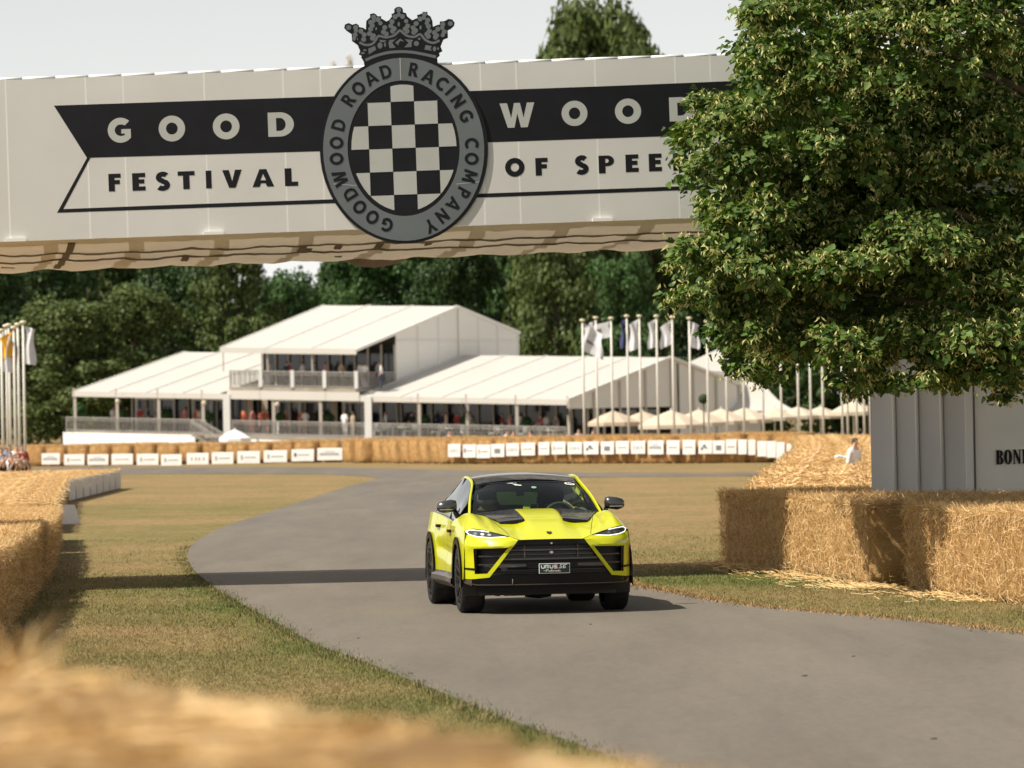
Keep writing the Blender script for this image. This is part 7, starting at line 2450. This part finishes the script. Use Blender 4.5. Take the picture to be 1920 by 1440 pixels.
        for k in range(60):   # tread blocks across the tyre
            a = 2 * PI * k / 60
            for t in (-1, 1):
                p = Vector((t * wdt * .36, R * math.cos(a), R * math.sin(a))); q = Vector((t * wdt * .12, R * math.cos(a + .04), R * math.sin(a + .04)))
                mb.bar(p, q, .022, .007, up=(0, math.cos(a), math.sin(a)))
        tag(cb(mb, 'tread', M_TYRE, parent=wl, smooth=False), kind='stuff')

# ---- cabin
mb = MB(); mb.grid([[Vector((x, y, z - .04 * (x / .75) ** 2)) for x in [-.75 + 1.5 * i / 12 for i in range(13)]] for y, z in ((.62, 1.10), (.85, 1.115), (1.05, 1.10), (1.16, 1.03), (1.18, .7))]); cb(mb, 'dashboard', M_SEAT)
mb = MB(); mb.box((-.84, .7, .45), (.84, 4.0, .50)); cb(mb, 'cabin_floor', M_SEAT, smooth=False)
for s in (-1, 1):
    mb = MB(); mb.box((s * .84 - .02, .62, .45), (s * .84 + .02, 4.0, .985)); cb(mb, 'door_lining', M_SEAT, smooth=False)
    mb = MB(); x = s * .39
    mb.grid([[Vector((x + w * u, y + .04 * u * u, z)) for u in (-1, -.6, 0, .6, 1)] for y, z, w in ((1.55, .62, .25), (1.95, .66, .26), (2.02, .80, .26), (2.12, 1.12, .24), (2.15, 1.22, .15), (2.14, 1.25, .13), (2.15, 1.42, .13), (2.19, 1.45, .10))])
    mb.grid([[Vector((x + w * u, y + .12, z)) for u in (-1, -.6, 0, .6, 1)] for y, z, w in ((2.02, .60, .26), (2.12, 1.12, .24), (2.15, 1.22, .15), (2.15, 1.42, .13), (2.19, 1.45, .10))], flip=True)
    cb(mb, 'front_seat', M_SEAT)
mb = MB(); mb.box((-.66, 2.95, .55), (.66, 3.15, 1.10)); mb.box((-.16, 3.0, 1.10), (.16, 3.08, 1.17)); mb.box((-.60, 2.98, 1.1), (-.34, 3.08, 1.24)); mb.box((.34, 2.98, 1.1), (.60, 3.08, 1.24)); cb(mb, 'rear_seat', M_SEAT, smooth=False)
mb = MB(); mb.grid([[Vector((x, 3.15 + .8 * v, 1.08)) for x in (-.8, 0, .8)] for v in (0, 1)]); cb(mb, 'parcel_shelf', M_SEAT)
ring = [Vector((.39 + .185 * math.cos(a), 1.22 + .05 * math.sin(a), 1.04 + .175 * math.sin(a))) for a in [2 * PI * k / 28 for k in range(29)]]
mb = MB(); mb.tube(ring, .017, 8, cap=False); mb.bar(ring[0], ring[14], .03, .02); cb(mb, 'steering_wheel', mat('wheel_leather', (.06, .07, .07), .5))
# things stuck on the glass
def on_glass(loops, uc, vc, sx, sz, lift, th, m, name, parent=None):
    mb = MB()
    mb.prism(loops, lambda x, z: wind(uc + x * sx, vc + z * sz, lift), (0, .002, -.003)); return cb(mb, name, m, smooth=False, parent=parent or ws)


st = on_glass([arcp(0, 0, 1, 1, 0, 360, 24)[:-1]], .835, .865, .098, .050, .010, .01, M_WHITE, 'race_number_sticker')
for i, ch in enumerate('522'):
    adv, lp_ = glyph(ch)
    on_glass([[(p[0] / .6, p[1]) for p in l] for l in lp_], .835 - .060 + i * .043, .865 - .026, .034, .052, .014, .01, M_BLACK, 'digit')
on_glass([arcp(0, 0, 1, 1, 0, 360, 18)[:-1]], .10, .68, .048, .035, .010, .01, mat('green_sticker', (.18, .32, .25), .5), 'round_sticker')
on_glass([arcp(0, 0, 1, 1, 0, 360, 18)[:-1]], -.24, .845, .045, .030, .010, .01, M_CHROME, 'suction_cup')
on_glass([[(-1, .5), (.1, .6), (.4, -.4), (1, -.8), (1, -1.2), (.2, -.9), (-.2, .1)]], -.26, .83, .14, .07, .008, .01, mat('pale_arm', (.50, .58, .52), .5), 'mount_arm')
mb = MB(); c = wind(-.16, .62, -.05); mb.box((c.x - .045, c.y - .02, c.z - .028), (c.x + .045, c.y + .03, c.z + .028)); cb(mb, 'dash_camera', M_PLAST, smooth=False, parent=ws)
mb = MB(); c = wind(.06, .36, -.10); mb.box((c.x - .05, c.y, c.z - .035), (c.x + .045, c.y + .015, c.z + .03)); md = cb(mb, 'phone_mount', M_CHROME, smooth=False, parent=ws)
mb = MB(); mb.box((c.x - .04, c.y - .004, c.z - .026), (c.x + .036, c.y, c.z + .022)); cb(mb, 'phone_screen', M_GLOSS, smooth=False, parent=ws)
mb = MB(); c = wind(0, .88, -.06); mb.box((c.x - .12, c.y, c.z - .035), (c.x + .12, c.y + .02, c.z + .03)); cb(mb, 'rear_view_mirror', M_GLOSS, smooth=False, parent=ws)
for x in (-.60, .60):
    mb = MB(); c = wind(x * 1.12, .045, .012); mb.lathe([(0, -.012), (.014, -.008), (.014, .008), (0, .012)], 8, c); cb(mb, 'washer_nozzle', M_CHROME, parent=ws)
# ---- occupants
M4 = Matrix.Rotation(CAR_YAW, 4, 'Z')
M_HELM = mat('helmet_shell', (.72, .74, .75), .25, coat=.6)
for s, lab, hm in ((-1, 'passenger in dark clothes and a grey white crash helmet inside the yellow car', M_HELM), (1, 'driver in dark clothes and a dark helmet inside the yellow car', M_PLAST)):
    p = M4 @ Vector((s * .40, 1.98, .585 - .80)) + car.location
    o = person(tuple(p), 'drive' if s > 0 else 'sit', (.018, .018, .02), (.02, .02, .022), lab, CAR_YAW, 'people in the yellow car', s=.94)
    mb = MB(); prof = [(.0, .145), (.06, .135), (.105, .09), (.13, .02), (.13, -.06), (.115, -.11), (.09, -.125)]
    mb.lathe(prof, 20, (0, -.02, 1.63)); h = mb.build('helmet', hm, o, smooth=True, local=True)
    mb = MB(); rows = [[Vector((.134 * math.cos(a), -.02 + .134 * math.sin(a), 1.63 + z)) for a in [math.radians(-150 + 120 * k / 10) for k in range(11)]] for z in (-.06, .0, .045)]
    mb.grid(rows); mb.build('visor', M_GLOSS, h, smooth=True, local=True)
